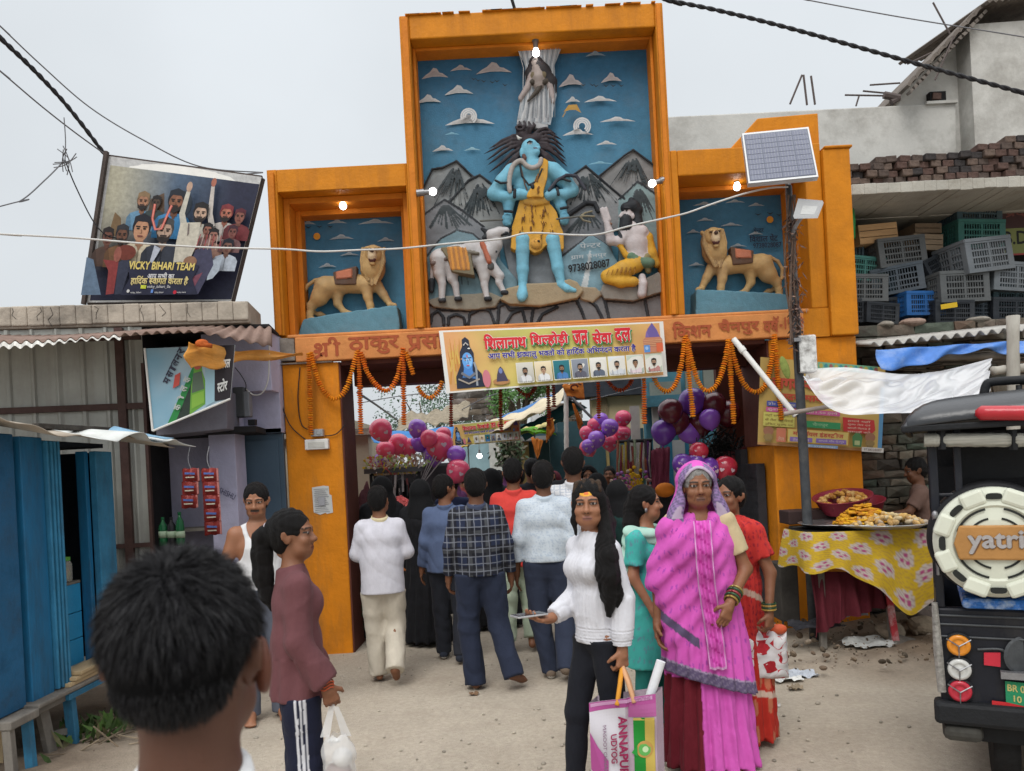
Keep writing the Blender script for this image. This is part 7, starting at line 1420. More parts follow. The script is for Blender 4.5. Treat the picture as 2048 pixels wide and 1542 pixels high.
M_BEIGE=mat('beige_wall',(.52,.46,.35),.9,.15,3,.2,dirt=(.25,.22,.17),dirt_amt=.5);M_TEALW=mat('teal_blue_wall',(.07,.20,.26),.7,.2,4,.15,dirt=(.02,.05,.07),dirt_amt=.5);M_CREAM=mat('cream_wall',(.60,.49,.29),.9,.12,3,.2,dirt=(.3,.25,.16),dirt_amt=.5);M_DTEAL=mat('dark_teal_shutter',(.032,.075,.09),.6,.2,5,.1);M_GREYW=mat('grey_wall',(.24,.24,.24),.9,.2,3,.2)
b=thing('market_building','beige walled shop on the left of the market street','building',(-2.6,9,0));a=MB();a.bx(-3.6,MK(740,950,9).x,9.0,9.2,0,PZ(740,862,9));a.bx(-3.6,-2.4,9.2,16,0,2.5);a.build('wall',M_BEIGE,b);a=MB();a.bx(-3.7,MK(748,950,9).x,8.9,9.3,PZ(740,870,9),PZ(740,862,9)+.03);a.build('roof_slab',M_CONC,b)
b=thing('teal_building','teal fronted two storey building with open windows on the market street','building',(2.5,10.5,0));x0=MK(1292,850,10.5).x;x1=MK(1480,850,10.5).x
a=MB();a.bx(x0,x1+3,10.5,10.7,0,5);a.build('wall',M_TEALW,b);a=MB()
for q in((1300,1362,765,800),(1372,1400,738,800),(1408,1440,738,800)):a.bx(MK(q[0],780,10.45).x,MK(q[1],780,10.45).x,10.44,10.49,PZ(q[0],q[3],10.45),PZ(q[0],q[2],10.45))
a.build('window',mat('grey_green_shutter',(.22,.24,.21),.7,.15),b);a=MB();a.bx(MK(1292,800,10.2).x,MK(1365,800,10.2).x,10.2,10.5,PZ(1330,812,10.2),PZ(1330,790,10.2));a.build('balcony',M_TEALW,b)
a=MB();a.bx(MK(1350,950,10.3).x,MK(1376,950,10.3).x,10.4,10.49,.9,PZ(1350,880,10.3));a.build('door',mat('pale_grey_board',(.40,.42,.43),.6,.1),b)
for q in((1342,1350),(1376,1384)):a=MB();a.bx(MK(q[0],950,10.3).x,MK(q[1],950,10.3).x,10.38,10.495,.6,PZ(1350,872,10.3));a.build('door_frame',mat('blue_frame',(.03,.16,.26),.5),b)
a=MB();a.bx(MK(1384,930,9.8).x,MK(1410,930,9.8).x,10.42,10.49,1.2,PZ(1400,860,10.3));a.build('notice',mat('tan_card',(.38,.26,.15),.8),b)
a=MB();a.bx(MK(1306,850,10.3).x,MK(1318,850,10.3).x,10.3,10.35,1.2,PZ(1310,805,10.3));a.bx(MK(1262,850,10.0).x,MK(1280,850,10.0).x,10.0,10.05,1.2,PZ(1262,812,10.0));a.build('white_pillar',mat('dull_white',(.42,.41,.38),.8,.15),b)
b=thing('cream_building','cream walled building with a dark upper gallery on the market street','building',(1.9,13,0));a=MB();a.bx(MK(1185,850,13).x,MK(1296,850,13).x+.4,13,13.3,0,PZ(1240,790,13));a.build('wall',M_CREAM,b);a=MB();a.bx(MK(1110,800,12.8).x,MK(1330,800,12.8).x,12.8,13.4,PZ(1240,790,12.8),PZ(1240,768,12.8));a.bx(MK(1110,800,13).x,MK(1330,800,13).x,13.1,13.4,PZ(1240,768,12.8),5.2);a.build('gallery',mat('dark_gallery',(.035,.04,.05),.8,.3),b);a=MB();a.bx(MK(1206,850,12.9).x,MK(1218,850,12.9).x,12.95,12.99,PZ(1210,850,12.9),PZ(1210,795,12.9));a.build('poster',mat('faded_poster',(.26,.2,.12),.9,.4,40),b)
b=thing('dark_shop_row','row of dark green shuttered stalls at the bend of the market street','shop',(1,15,0));a=MB();a.bx(MK(1040,900,15).x,MK(1200,900,15).x,15,15.3,0,PZ(1100,845,15));a.build('shutter',M_DTEAL,b);a=MB();a.bx(MK(1100,900,12).x,MK(1290,900,12).x,12.05,12.2,0,PZ(1200,860,12.0));a.build('shutter',M_DTEAL,b);a=MB();a.bx(MK(1042,900,14.9).x,MK(1058,900,14.9).x,14.9,14.99,0,PZ(1050,880,15));a.bx(MK(1215,940,11.9).x,MK(1220,940,11.9).x,11.9,12,0,PZ(1215,900,12));a.build('post',mat('mustard_post',(.32,.24,.10),.8),b);a=MB();a.bx(MK(1030,880,14.6).x,MK(1180,880,14.6).x,14.3,15,PZ(1100,880,14.6),PZ(1100,872,14.6));a.build('awning',M_GREYW,b)
b=thing('far_shop','far shop with a pale blue shutter behind the crowd','shop',(-.8,19,0));a=MB();a.bx(MK(900,900,19).x,MK(1045,900,19).x,19,19.3,0,PZ(960,872,19));a.build('wall',mat('pale_teal_wall',(.22,.33,.36),.8,.2,2),b);a=MB();a.bx(MK(978,900,18.9).x,MK(1002,900,18.9).x,18.9,18.99,.3,PZ(990,885,19));a.build('pillar',mat('pale_grey_pillar',(.42,.42,.39),.8),b)
t=MB();stones(t,MK(1095,840,16).x,MK(1165,840,16).x,16,PZ(1130,862,16),PZ(1130,808,16),.32,.09,.2);tag(t.build('brick_wall',mat('pale_brick_wall',(1,1,1),.9,.2,attr=True,dirt=(.35,.31,.26),dirt_amt=.8,dirt_scale=3)),'pale rubble wall behind the white bamboo pole','wall')
t=MB();stones(t,MK(905,800,22).x,MK(1000,800,22).x,22,PZ(950,840,22),PZ(950,770,22),.5,.16,.2);tag(t.build('brick_house_wall',mat('far_brick',(1,1,1),.9,.2,attr=True,dirt=(.30,.28,.27),dirt_amt=.8,dirt_scale=2)),'far grey brick house wall below the blue face of the banner','wall')
t=MB();t.bx(MK(1062,790,24).x,MK(1118,790,24).x,24,26,2.5,PZ(1090,765,24));tag(t.build('pale_house',mat('pale_house_wall',(.50,.52,.54),.9,.1)),'far pale house above the awning behind the tree','house')
def tree(x,y,h,r,n,label,leaf,trunk=True,z0=None,seed=1):
 rg=random.Random(seed);t=thing('tree',label,'tree',(x,y,0));z0=h*.55 if z0 is None else z0
 a=MB();a.tube([(x,y,0),(x+.1,y,z0*.6),(x,y,z0+r*.5)],[.16,.12,.05],8)
 tips=[]
 for k in range(9):th=k*2.4;e=Vector((x+r*.7*math.cos(th),y+r*.7*math.sin(th),z0+r*rg.uniform(.2,1.1)));a.tube([(x,y,z0*(.7+.03*k)),Vector((x,y,z0)).lerp(e,.5)+Vector((0,0,.1)),e],[.06,.04,.015],6);tips.append(e)
 a.build('trunk',mat('bark',(.09,.07,.05),.9,.3,8,.5),t);m=MB()
 cl=[(t_+Vector((rg.gauss(0,r*.28),rg.gauss(0,r*.28),rg.gauss(0,r*.22))),rg.uniform(.65,1.25))for t_ in tips for _ in range(5)]
 for i in range(n):
  c_,k=rg.choice(cl);d=Vector((rg.gauss(0,1),rg.gauss(0,1),rg.gauss(0,1))).normalized();p=c_+d*rg.random()**.5*r*.30;L=rg.uniform(.05,.11)*max(1,r*.6);u=Vector((rg.gauss(0,1),rg.gauss(0,1),rg.gauss(-.3,.6))).normalized();s_=u.orthogonal().normalized()*L*.4;g=rg.uniform(.7,1.3)*k;m.col=(leaf[0]*g,leaf[1]*g,leaf[2]*g);m.add([p-u*L*.5,p+s_,p+u*L*.5,p-s_],[(0,1,2,3)])
 m.build('crown',mat('foliage',(1,1,1),.6,.15,5,0,attr=True),t)
tree(MK(850,840,26).x,26,4.2,1.5,3600,'feathery dark green tree against the white sky of the gate opening',(.055,.10,.06),z0=2.6,seed=4);tree(MK(965,800,34).x,34,6,2.2,2600,'grey green tree farther behind the feathery one',(.09,.13,.09),z0=3.6,seed=8);tree(MK(1036,800,21).x,21,4,.85,3000,'bright green bushy tree beside the banner bottom',(.075,.17,.04),z0=3.0,seed=5)
t=MB()
for i in range(1300):p=MK(1020+random.gauss(0,11),905+random.uniform(-25,28),14+random.gauss(0,.2));L=random.uniform(.03,.07);u=Vector((random.gauss(0,1),random.gauss(0,1),random.gauss(0,1))).normalized();s_=u.orthogonal().normalized()*L*.5;g=random.uniform(.5,1.3);t.col=(.06*g,.095*g,.045*g)if random.random()<.7 else(.16*g,.14*g,.10*g);t.add([p-u*L,p+s_,p+u*L,p-s_],[(0,1,2,3)])
tag(t.build('hanging_creeper',MATS['foliage']),'dusty green creeper hanging beside the mustard post behind the crowd','creeper')
def quadsheet(q,nm,m_,lab,cat,sag=.1,nu=30,nv=10,wob=.03):
 q=[Vector(p)for p in q];s0=random.random()*30;t=MB();t.grid(lambda u,v:q[0].lerp(q[1],u).lerp(q[3].lerp(q[2],u),v)+Vector((0,wob*noise_.noise(Vector((u*6,v*3,s0))),-sag*math.sin(math.pi*u)*math.sin(math.pi*min(1,v+.2))+wob*noise_.noise(Vector((u*9,v*3,s0+7))))),nu,nv,.006);return tag(t.build(nm,m_,None,smooth=True),lab,cat)
quadsheet([MK(928,852,12.5),MK(1140,768,11.2),MK(1120,806,10.4),MK(938,884,11.4)],'cream_awning',mat('cream_tarp',(.60,.52,.38),.8,.12,4,.2,dirt=(.40,.32,.22),dirt_amt=.4),'cream cloth awning sloping down across the market street','awning',.18,wob=.06)
quadsheet([MK(905,872,13),MK(1128,776,13.2),MK(1130,790,12.6),MK(915,885,12.4)],'blue_awning',mat('blue_sheet',(.03,.14,.36),.5,.15),'blue plastic sheet spread behind the cream awning','awning',.05);quadsheet([MK(738,862,10.4),MK(908,850,10.8),MK(905,882,10.2),MK(748,886,9.9)],'blue_tarpaulin',mat('blue_sheet2',(.02,.16,.42),.5,.2),'blue tarpaulin stretched behind the pink balloons','tarpaulin',.05)
quadsheet([MK(800,834,14),MK(940,800,14),MK(935,838,13),MK(790,860,13)],'thatch_awning',mat('thatch',(.27,.23,.17),.95,.35,8,.5,stretch=(1,4,4)),'brown thatch and sacking roof above the pink balloons','awning',.03,wob=.12);quadsheet([MK(1042,858,12),MK(1110,838,12),MK(1100,850,11.6),MK(1040,868,11.6)],'yellow_cloth',mat('pale_yellow_cloth',(.55,.47,.2),.8),'pale yellow cloth strip above the lime umbrella','cloth',.02)
quadsheet([MK(1035,856,13),MK(1140,800,13),MK(1175,815,13),MK(1050,880,13)],'dark_awning',mat('dark_green_tarp',(.02,.07,.07),.7),'dark green tarpaulin under the cream awning','awning',.05)
def umbrella(px,py,Y,r,m_,lab,tilt):
 p=MK(px,py,Y);t=thing('umbrella',lab,'umbrella',(p.x,p.y,0));a=MB();vs=[p+Vector((0,0,r*.35))];n=8;Rm=Matrix.Rotation(tilt,3,'Y')
 for k in range(n*3):th=2*math.pi*k/(n*3);e=1-.06*(k%3!=0);vs.append(p+Rm@Vector((r*e*math.cos(th),r*e*math.sin(th),.03*(k%3!=0))))
 a.add(vs,[(0,1+k,1+(k+1)%(n*3))for k in range(n*3)]);a.build('canopy',m_,t);a=MB();a.tube([p+Vector((0,0,r*.34)),Vector((p.x,p.y,0))],.012,6);a.build('pole',M_METAL,t)
umbrella(1069,868,11.8,.34,mat('lime_cloth',(.20,.62,.02),.6,.1),'bright lime green umbrella beside the orange pennant',.12);umbrella(936,893,12.5,.22,mat('yellow_nylon',(.66,.40,.01),.6,.1),'yellow umbrella edge showing behind the pink balloons',-.4)
welcome_banner('welcome_banner',MK(895,850,11.2),MK(1040,836,11.2),MK(1042,881,11.2),MK(905,893,11.2),'smaller copy of the blue face banner hung further down the market street')
bamboo(MK(1132,778,10),MK(1133,903,10),.03,'white bamboo pole with a saffron flag at its top in the market',mat('white_bamboo',(.62,.60,.55),.7,.1));
def pennant(q,Y,lab):quadsheet([MK(*p,Y)for p in q],'pennant',mat('saffron_pennant',(.52,.17,.03),.8,.15),lab,'flag',.0,12,8,.03)
pennant(((1124,770),(1166,764),(1170,800),(1134,790)),9.95,'saffron flag with a dark emblem flying on the white bamboo pole');a=MB();p=MK(1149,775,9.9)
t_=[p+Vector((.045*math.cos(k*.5),-.0,.035*math.sin(k*.5)))for k in range(10)];a.tube(t_,.012,6);a.tube([p+Vector((.05,0,.05)),p+Vector((.09,0,.03))],.01,6);em=a.build('emblem',mat('dark_maroon_print',(.10,.02,.015),.8),None);fl=[o for o in COL.objects if o.get('label','').startswith('saffron flag with a dark')][0];em.parent=fl;em.location=em.location-fl.location
pennant(((1144,806),(1150,810),(1166,848),(1158,862)),10.2,'narrow saffron pennant hanging right of the white bamboo pole');pennant(((1095,838),(1106,836),(1110,862),(1092,886)),9.6,'saffron pennant hanging beside the lime umbrella');pennant(((1062,876),(1086,880),(1076,916),(1074,916)),10.6,'dull saffron triangular pennant below the lime umbrella')
bamboo(MK(1140,792,10.5),MK(1186,838,10.5),.018,'grey pole slanting down to the pink and purple balloons',M_GWIRE)
for q,lab in((((905,830,14),(960,800,13),(1000,785,12)),'thin wire crossing above the cream awning'),(((715,785,9),(760,815,12),(805,848,16)),'dark slanting cable in the white sky of the gate opening'),(((720,806,12),(800,792,12),(880,784,12)),'thin level wire in the white sky of the gate opening'),(((1180,800,11),(1240,785,11),(1300,770,11)),'pale wire in front of the cream building')):wire(q,.016 if 'slanting' in lab else .008,lab,M_GWIRE)
def lamp(px,py,Y,r,lab):p=MK(px,py,Y);t=thing('light_bulb',lab,'light bulb',p,'lit bulbs in the market');a=MB();a.ell(p,(r,r,r),u=14,v=9);a.build('glass',M_GLOW,t,smooth=True);a=MB();a.tube([p+Vector((0,0,r*.8)),p+Vector((0,0,r*2.4))],r*.4,8);a.tube([p+Vector((0,0,r*2)),p+Vector((0,0,.5))],.006,5);a.build('holder',M_METAL,t)
lamp(959,912,15,.05,'lit white bulb hanging before the far pale blue shop');lamp(1116,905,13,.042,'lit white bulb hanging in front of the dark green stalls');
p=P(866,726,YG+.3);t=thing('light_bulb','lit round lamp under the dark soffit beside the banner','light bulb',p);a=MB();a.lathe([(.0,0),(.05,.005),(.055,.025),(.05,.035)],p+Vector((0,0,-.0)),16);a.build('glass',M_GLOW,t);a=MB();a.tube([p+Vector((0,0,.036)),p+Vector((0,0,.1))],.03,10);a.build('holder',M_METAL,t)
BM={}
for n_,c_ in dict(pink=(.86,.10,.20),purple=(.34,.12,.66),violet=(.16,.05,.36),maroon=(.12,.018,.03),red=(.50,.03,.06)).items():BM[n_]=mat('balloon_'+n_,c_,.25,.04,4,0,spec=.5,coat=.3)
M_BPRINT=mat('balloon_print',(.62,.45,.50),.5,.1)
def balloon(px,py,rpx,Y,m_,lab,heart=True,word=False,grp='balloons'):
 p=MK(px,py,Y);r=rpx/FPX*Y;t=thing('balloon',lab,'balloon',p,grp);a=MB();prof=[(0,-1.08),(.10,-1.06),(.12,-1.0),(.07,-.99),(.38,-.88),(.70,-.60),(.92,-.22),(1.0,.15),(.94,.50),(.72,.82),(.40,1.0),(0,1.06)]
 rot=Matrix.Rotation(random.uniform(-.5,.5),3,'Y')@Matrix.Rotation(random.uniform(-.3,.3),3,'X');a.lathe([(x*r,z*r)for x,z in prof],(0,0,0),24);a.v=[tuple(p+rot@Vector(v))for v in a.v];o=a.build('skin',BM[m_],t,smooth=True);sb=o.modifiers.new('smooth','SUBSURF');sb.levels=1;sb.render_levels=1
 if heart:
  a=MB();tv=[(0,-.9),(-.55,-.35),(-.85,.1),(-.75,.5),(-.4,.62),(0,.35),(.4,.62),(.75,.5),(.85,.1),(.55,-.35)]
  def on(x,z):
   d=math.sqrt(max(.05,1-x*x-z*z));return p+rot@Vector((x*r*1.0,-d*r*1.005,z*r))
  for cx,cz,s_ in((-.45,-.30,.20),(.38,-.15,.22),(.05,.45,.18),(-.5,.3,.15)):a.add([on(cx+x*s_,cz+z*s_)for x,z in tv],[tuple(range(10))])
  if word:
   V,F=text2d('LOVE');xs=[v[0]for v in V];w_=max(xs);a.add([on(-.55+v[0]/w_*1.1,.02+v[1]*.32+.12)for v in V],F)
  a.build('print',M_BPRINT,t)
D1='in the bunch above the goods rack'
for px,py,r,m_,lab in((763,862,24,'pink','round pink balloon, uppermost on the left of the rack bunch'),(834,858,19,'purple','tall purple balloon topmost between the pink ones of the rack bunch'),(838,888,18,'purple','purple balloon just below the topmost purple one'),(797,890,22,'pink','pink balloon in the middle of the rack bunch, below the purple ones'),(772,902,20,'pink','pink balloon low on the left above the toy sprays'),(765,922,17,'purple','lilac balloon lowest on the left above the rack'),(818,896,19,'pink','pale printed pink balloon beside the tall purple one'),(857,878,18,'pink','pink balloon tucked behind the biggest pink one'),(887,872,17,'pink','pink balloon peeping over the biggest pink one'),(880,894,29,'pink','biggest pink balloon of the rack bunch'),(868,912,22,'purple','lilac balloon underneath the biggest pink one'),(912,912,20,'purple','purple balloon right of the biggest pink one'),(915,944,25,'pink','low pink balloon hanging over the plaid shirted man')):balloon(px,py,r,8.3+random.uniform(-.15,.25),m_,lab,heart=r>18)
for px,py,r,m_,lab,w_ in((1246,838,17,'pink','topmost pink balloon of the hanging bunch at the cream wall',False),(1245,868,17,'pink','pink balloon under the topmost one at the cream wall',True),(1202,843,17,'purple','lilac balloon partly hidden at the top of the hanging bunch',False),(1190,852,16,'pink','pink balloon in front of the hidden lilac one',False),(1219,856,18,'purple','purple balloon printed LOVE in the middle of the hanging bunch',True),(1174,868,16,'pink','pink balloon at the left edge of the hanging bunch',False),(1193,880,18,'purple','purple balloon below the LOVE printed one',False),(1177,897,18,'pink','lowest pink balloon of the hanging bunch',False),(1178,893,15,'purple','purple balloon pressed on the lowest pink one',True),(1220,886,18,'pink','pink balloon low on the right of the hanging bunch',False)):balloon(px,py,r,9.6-(.25 if 'pressed' in lab or 'LOVE' in lab else 0),m_,lab,True,w_)
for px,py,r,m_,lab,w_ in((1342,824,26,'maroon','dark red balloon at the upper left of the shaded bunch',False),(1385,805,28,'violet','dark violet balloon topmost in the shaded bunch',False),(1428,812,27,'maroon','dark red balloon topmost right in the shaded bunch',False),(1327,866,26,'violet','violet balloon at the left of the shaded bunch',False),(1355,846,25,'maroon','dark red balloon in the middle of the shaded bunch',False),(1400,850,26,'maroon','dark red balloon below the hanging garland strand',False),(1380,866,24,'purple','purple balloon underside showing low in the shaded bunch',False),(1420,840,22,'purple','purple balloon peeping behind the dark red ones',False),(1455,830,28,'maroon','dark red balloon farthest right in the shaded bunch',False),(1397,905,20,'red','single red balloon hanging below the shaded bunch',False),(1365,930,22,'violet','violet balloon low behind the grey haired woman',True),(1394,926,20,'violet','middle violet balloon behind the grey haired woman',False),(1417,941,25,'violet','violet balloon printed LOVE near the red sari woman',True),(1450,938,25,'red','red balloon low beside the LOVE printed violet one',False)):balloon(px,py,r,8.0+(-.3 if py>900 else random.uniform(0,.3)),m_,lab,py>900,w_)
for(cx,cy,Y,n_,lab)in((860,945,8.3,7,'white strings of the rack balloon bunch'),(1420,905,8.0,5,'dark strings of the shaded balloon bunch')):
 t=MB()
 for k in range(n_):t.tube([MK(cx+(k-3)*9,cy-30-6*(k%3),Y),MK(cx+(k-3)*2-20,cy+22,Y)],.006,5)
 tag(t.build('balloon_string',mat('string_%d'%cx,(.45,.42,.42)if cx<1000 else(.06,.05,.05),.8)),lab,'string')
rk=thing('goods_rack','black wheeled rack hung with combs and hair clips inside the gate','goods rack',(MK(795,1000,8.2).x,8.2,0));a=MB();xa,xb_=MK(742,950,8.2).x,MK(838,950,8.2).x;zt=PZ(790,946,8.2)
for x in(xa,xb_):a.tube([(x,8.2,0),(x,8.2,zt)],.018,8)
a.tube([(xa,8.2,zt),(xb_,8.2,zt)],.02,8);a.tube([(xa,8.2,.08),(xb_,8.2,.08)],.015,8);a.build('frame',M_BLACK,rk);a=MB()
for i in range(70):
 x=random.uniform(xa,xb_);z=zt-random.uniform(.02,.5)*.9;h_=random.uniform(.08,.2);a.col=random.choice(((.02,.02,.022),(.05,.05,.055),(.25,.22,.21),(.12,.03,.03),(.36,.33,.33)));a.box((x,8.15+random.uniform(-.05,.1),z-h_/2),(random.uniform(.012,.03),.015,h_),(0,random.uniform(-.1,.1),0))
a.build('hanging_goods',mat('small_goods',(1,1,1),.5,.2,attr=True),rk)
a=MB();a.box(((xa+xb_)/2,8.2,zt+.03),(xb_-xa+.1,.25,.05));a.build('shelf',mat('dark_shelf',(.06,.06,.065),.6),rk)
t=MB()
for i in range(150):p=MK(790,945,8.15);d=Vector((random.gauss(0,.45),random.gauss(-.1,.3),random.uniform(.3,1))).normalized();t.col=random.choice(((.55,.45,.35),(.55,.12,.12),(.6,.55,.5),(.35,.5,.15),(.6,.45,.05),(.4,.25,.2)));o=p+Vector((random.uniform(-.22,.22),0,-.02));t.tube([o,o+d*random.uniform(.08,.2)],.007,5);t.box(o+d*.2,(.03,.004,.022),(random.random(),random.random(),random.random()))
tag(t.build('toy_sprays',mat('toy_paper',(1,1,1),.6,.2,attr=True)),'colourful paper toys and windmills standing on the goods rack','toys',kind='stuff')
t=MB();p=MK(800,1022,7.75);rg_=random.Random(3)
for i in range(80):
 th,ph=rg_.random()*6.28,math.acos(rg_.uniform(-1,1));d=Vector((math.sin(ph)*math.cos(th),math.sin(ph)*math.sin(th),math.cos(ph)));c_=p+Vector((d.x*.11,d.y*.06,d.z*.125));s_=rg_.uniform(.8,1.2);t.col=(.58*s_,.12*s_,.12*s_);t.box(c_,(.055,.055,.04),(th,ph,th*2))
tag(t.build('net_scrubbers',mat('coral_net',(1,1,1),.8,.2,40,.5,attr=True)),'bunch of coral pink net scrubbers hanging from the rack','scrubbers')
t=MB();t.box(MK(795,1210,7.9),(.36,.3,.55),(0,0,.1));t.bx(MK(755,1200,7.9).x,MK(840,1200,7.9).x,7.85,7.88,.3,1.0);tag(t.build('cloth_bundle',mat('grey_bundle',(.10,.105,.115),.9,.5,6,.4,stretch=(1,1,5)),None,bevel=.03),'pile of folded grey cloth stacked behind the white shirted man','cloth pile')
t=MB();t.box(MK(812,1128,7.6),(.14,.08,.13));tag(t.build('orange_packet',mat('orange_check',(.55,.19,.05),.6,.5,60),None,bevel=.01),'orange checked packet beside the rack of the white shirted man','packet')
for q in(((745,1010),(720,1030),(700,1045)),):t=MB();
mb=MB()
for i in range(420):p=MK(712+abs(random.gauss(0,6)),1200+random.uniform(-30,60),7.5+random.uniform(0,.3));u=Vector((random.gauss(0,1),random.gauss(0,1),random.gauss(0,1))).normalized();L=random.uniform(.03,.06);s_=u.orthogonal().normalized()*L*.5;g=random.uniform(.5,1.2);mb.col=(.03*g,.06*g,.022*g);mb.add([p-u*L,p+s_,p+u*L,p-s_],[(0,1,2,3)])
tag(mb.build('shrub',MATS['foliage']),'dark green weed growing inside the left gate pillar','plant')
quadsheet([MK(700,1010,7.75),MK(735,960,8.0),MK(752,1030,8.0),MK(712,1052,7.75)],'purple_cloth',mat('dusty_purple',(.12,.05,.06),.9,.3,30,.3),'dusty purple cloth slung inside the left pillar','cloth',.05);t=MB();t.ell(MK(702,1040,7.6),(.05,.05,.06));tag(t.build('yellow_pouch',mat('yellow_pouch',(.55,.33,.02),.7,.2),None,smooth=True),'yellow pouch hanging by the left pillar','pouch')
sr=thing('bead_stall','stall of hanging bead strings and garlands in the market','stall',(MK(1270,960,9.0).x,9.0,0));a=MB()
for i in range(22):
 px=1236+i*3.0;c_=random.choice(((.20,.03,.05),(.12,.04,.16),(.38,.28,.05),(.28,.34,.22),(.45,.42,.38),(.30,.10,.06),(.06,.05,.05)));a.col=c_;y0=886+random.uniform(-8,8);a.tube([MK(px,y0,9.0),MK(px+random.uniform(-3,3),y0+35,9.0-.03),MK(px+random.uniform(-4,4),y0+random.uniform(50,85),9.0)],.016,6)
a.build('bead_strings',mat('beads',(1,1,1),.5,.3,90,.4,attr=True),sr);a=MB();a.tube([MK(1232,884,9.02),MK(1304,880,9.02)],.02,8);a.tube([MK(1300,880,9.05),(MK(1300,880,9.05).x,9.05,0)],.02,8);a.build('rail',M_BLACK,sr)
a=MB()
for i in range(130):p=MK(1268+random.gauss(0,15),962+random.gauss(0,12),8.9);k=random.random();a.col=(.62,.36,.02)if abs(p.x-MK(1272,958,8.9).x)<.07 and k<.8 else random.choice(((.42,.10,.30),(.52,.25,.25),(.30,.12,.35),(.5,.38,.3),(.1,.16,.06)));a.ell(p,(.024,.02,.022),u=7,v=5)
a.build('artificial_flowers',mat('fake_flowers',(1,1,1),.7,.3,60,.3,attr=True),sr);a=MB()
for i in range(120):p=MK(1262+random.gauss(0,24),1010+random.uniform(-25,60),8.9);a.col=random.choice(((.30,.31,.30),(.18,.2,.2),(.40,.4,.38),(.16,.22,.14)));a.box(p,(.02,.02,random.uniform(.03,.1)),(random.random(),random.random(),0))
a.build('trinkets',mat('trinkets',(1,1,1),.5,.4,60,attr=True),sr)
quadsheet([MK(1302,900,8.8),MK(1340,892,8.8),MK(1338,1010,8.7),MK(1306,1015,8.7)],'maroon_sheet',mat('maroon_sheet',(.17,.03,.055),.7,.2,6,.3),'maroon cloth hanging beside the bead stall','cloth',.0);t=MB();t.ell(MK(1330,980,8.3),(.11,.09,.08));tag(t.build('orange_bundle',mat('orange_bundle',(.62,.18,.02),.8,.15),None,smooth=True),'orange bundle behind the teal dressed girl','bundle')
mb=MB()
for i in range(500):p=MK(1445+random.gauss(0,26),908+random.gauss(0,20),8.3+random.uniform(-.1,.2));u=Vector((random.gauss(0,1),random.gauss(0,1),random.gauss(0,1))).normalized();mb.col=(.012,.012,.012)if random.random()<.8 else(.06,.05,.05);mb.tube([p-u*.06,p+u*.06],.007,4)
tag(mb.build('black_tassels',mat('black_tassel',(1,1,1),.7,.3,attr=True)),'black tassels and hair braids hanging in the shade of the right pillar','tassels',kind='stuff')
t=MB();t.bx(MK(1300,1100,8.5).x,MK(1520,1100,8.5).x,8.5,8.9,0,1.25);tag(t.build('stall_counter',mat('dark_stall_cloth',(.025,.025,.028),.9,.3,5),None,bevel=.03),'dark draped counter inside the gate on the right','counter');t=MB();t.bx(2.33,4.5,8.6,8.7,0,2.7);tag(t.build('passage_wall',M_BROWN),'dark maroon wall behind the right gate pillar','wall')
quadsheet([MK(1440,905,8.25),MK(1500,890,8.2),MK(1505,965,8.2),MK(1450,970,8.2)],'red_packet_sheet',mat('dark_red_goods',(.10,.02,.025),.6,.5,20),'dark red packaged goods hanging in the right passage','goods',.02)
t=MB();t.bx(MK(722,900,9.6).x,MK(905,900,9.6).x,9.6,9.9,0,PZ(800,930,9.6));tag(t.build('draped_stall',mat('dark_drape',(.035,.032,.036),.9,.4,5,.4,9),None,bevel=.04),'dark draped stall behind the goods rack','stall')
VY=R(-28);vux=Vector((math.cos(VY),math.sin(VY),0));vn=Vector((math.sin(VY),-math.cos(VY),0));vO=Vector((1.905,3.52,0));vf=-vn
def VP(px,py,off=0.):
 """where the sight line through a photo pixel meets the rear plane (moved out by off)"""
 o=vO+vn*off;d=P(px,py,1.)-Vector((0,0,HCAM));t=o.dot(vn)/d.dot(vn);return Vector((0,0,HCAM))+d*t
def vl(p):q=p-vO;return q.dot(vux),q.z
ev=thing('battery_rickshaw','black battery rickshaw parked with its rear and cream spare wheel cover to the street','rickshaw',vO)
M_VB=mat('black_vehicle_paint',(.0085,.010,.016),.42,.25,6,.08,30,spec=.3,dirt=(.05,.046,.042),dirt_amt=.4,dirt_scale=7,streak=.3);M_VM=mat('matt_black_plastic',(.013,.014,.016),.6,.2,10,.15,60);M_CREAMP=mat('cream_plastic_cover',(.60,.62,.52),.4,.05,5,.04,30,dirt=(.45,.45,.38),dirt_amt=.3);M_TANP=mat('tan_plastic',(.38,.19,.06),.5,.15,6,.1)
def vb(a,x0,x1,d0,d1,z0,z1):
 vs=[vO+vux*x+vf*d+Vector((0,0,z))for x in(x0,x1)for d in(d0,d1)for z in(z0,z1)];return a.add(vs,[(0,1,3,2),(4,6,7,5),(0,4,5,1),(2,3,7,6),(0,2,6,4),(1,5,7,3)])
WD=1.02;zb=vl(VP(1885,1400))[1];zs_=vl(VP(1890,1215))[1];zr=vl(VP(1850,862))[1];
a=MB();vb(a,0,WD,.0,.05,zb-.02,zs_);vb(a,.0,.04,.05,1.3,zb,zs_-.02);vb(a,WD-.04,WD,.05,1.3,zb,zs_-.02);vb(a,.0,WD,.9,.94,zb,zs_+.3);a.build('body',M_VB,ev,bevel=.012)
a=MB()
for dz in(.035,.075,.13):a.tube([vO+vux*.0+vn*.004+Vector((0,0,zs_-dz)),vO+vux*WD+vn*.004+Vector((0,0,zs_-dz))],.005,6)
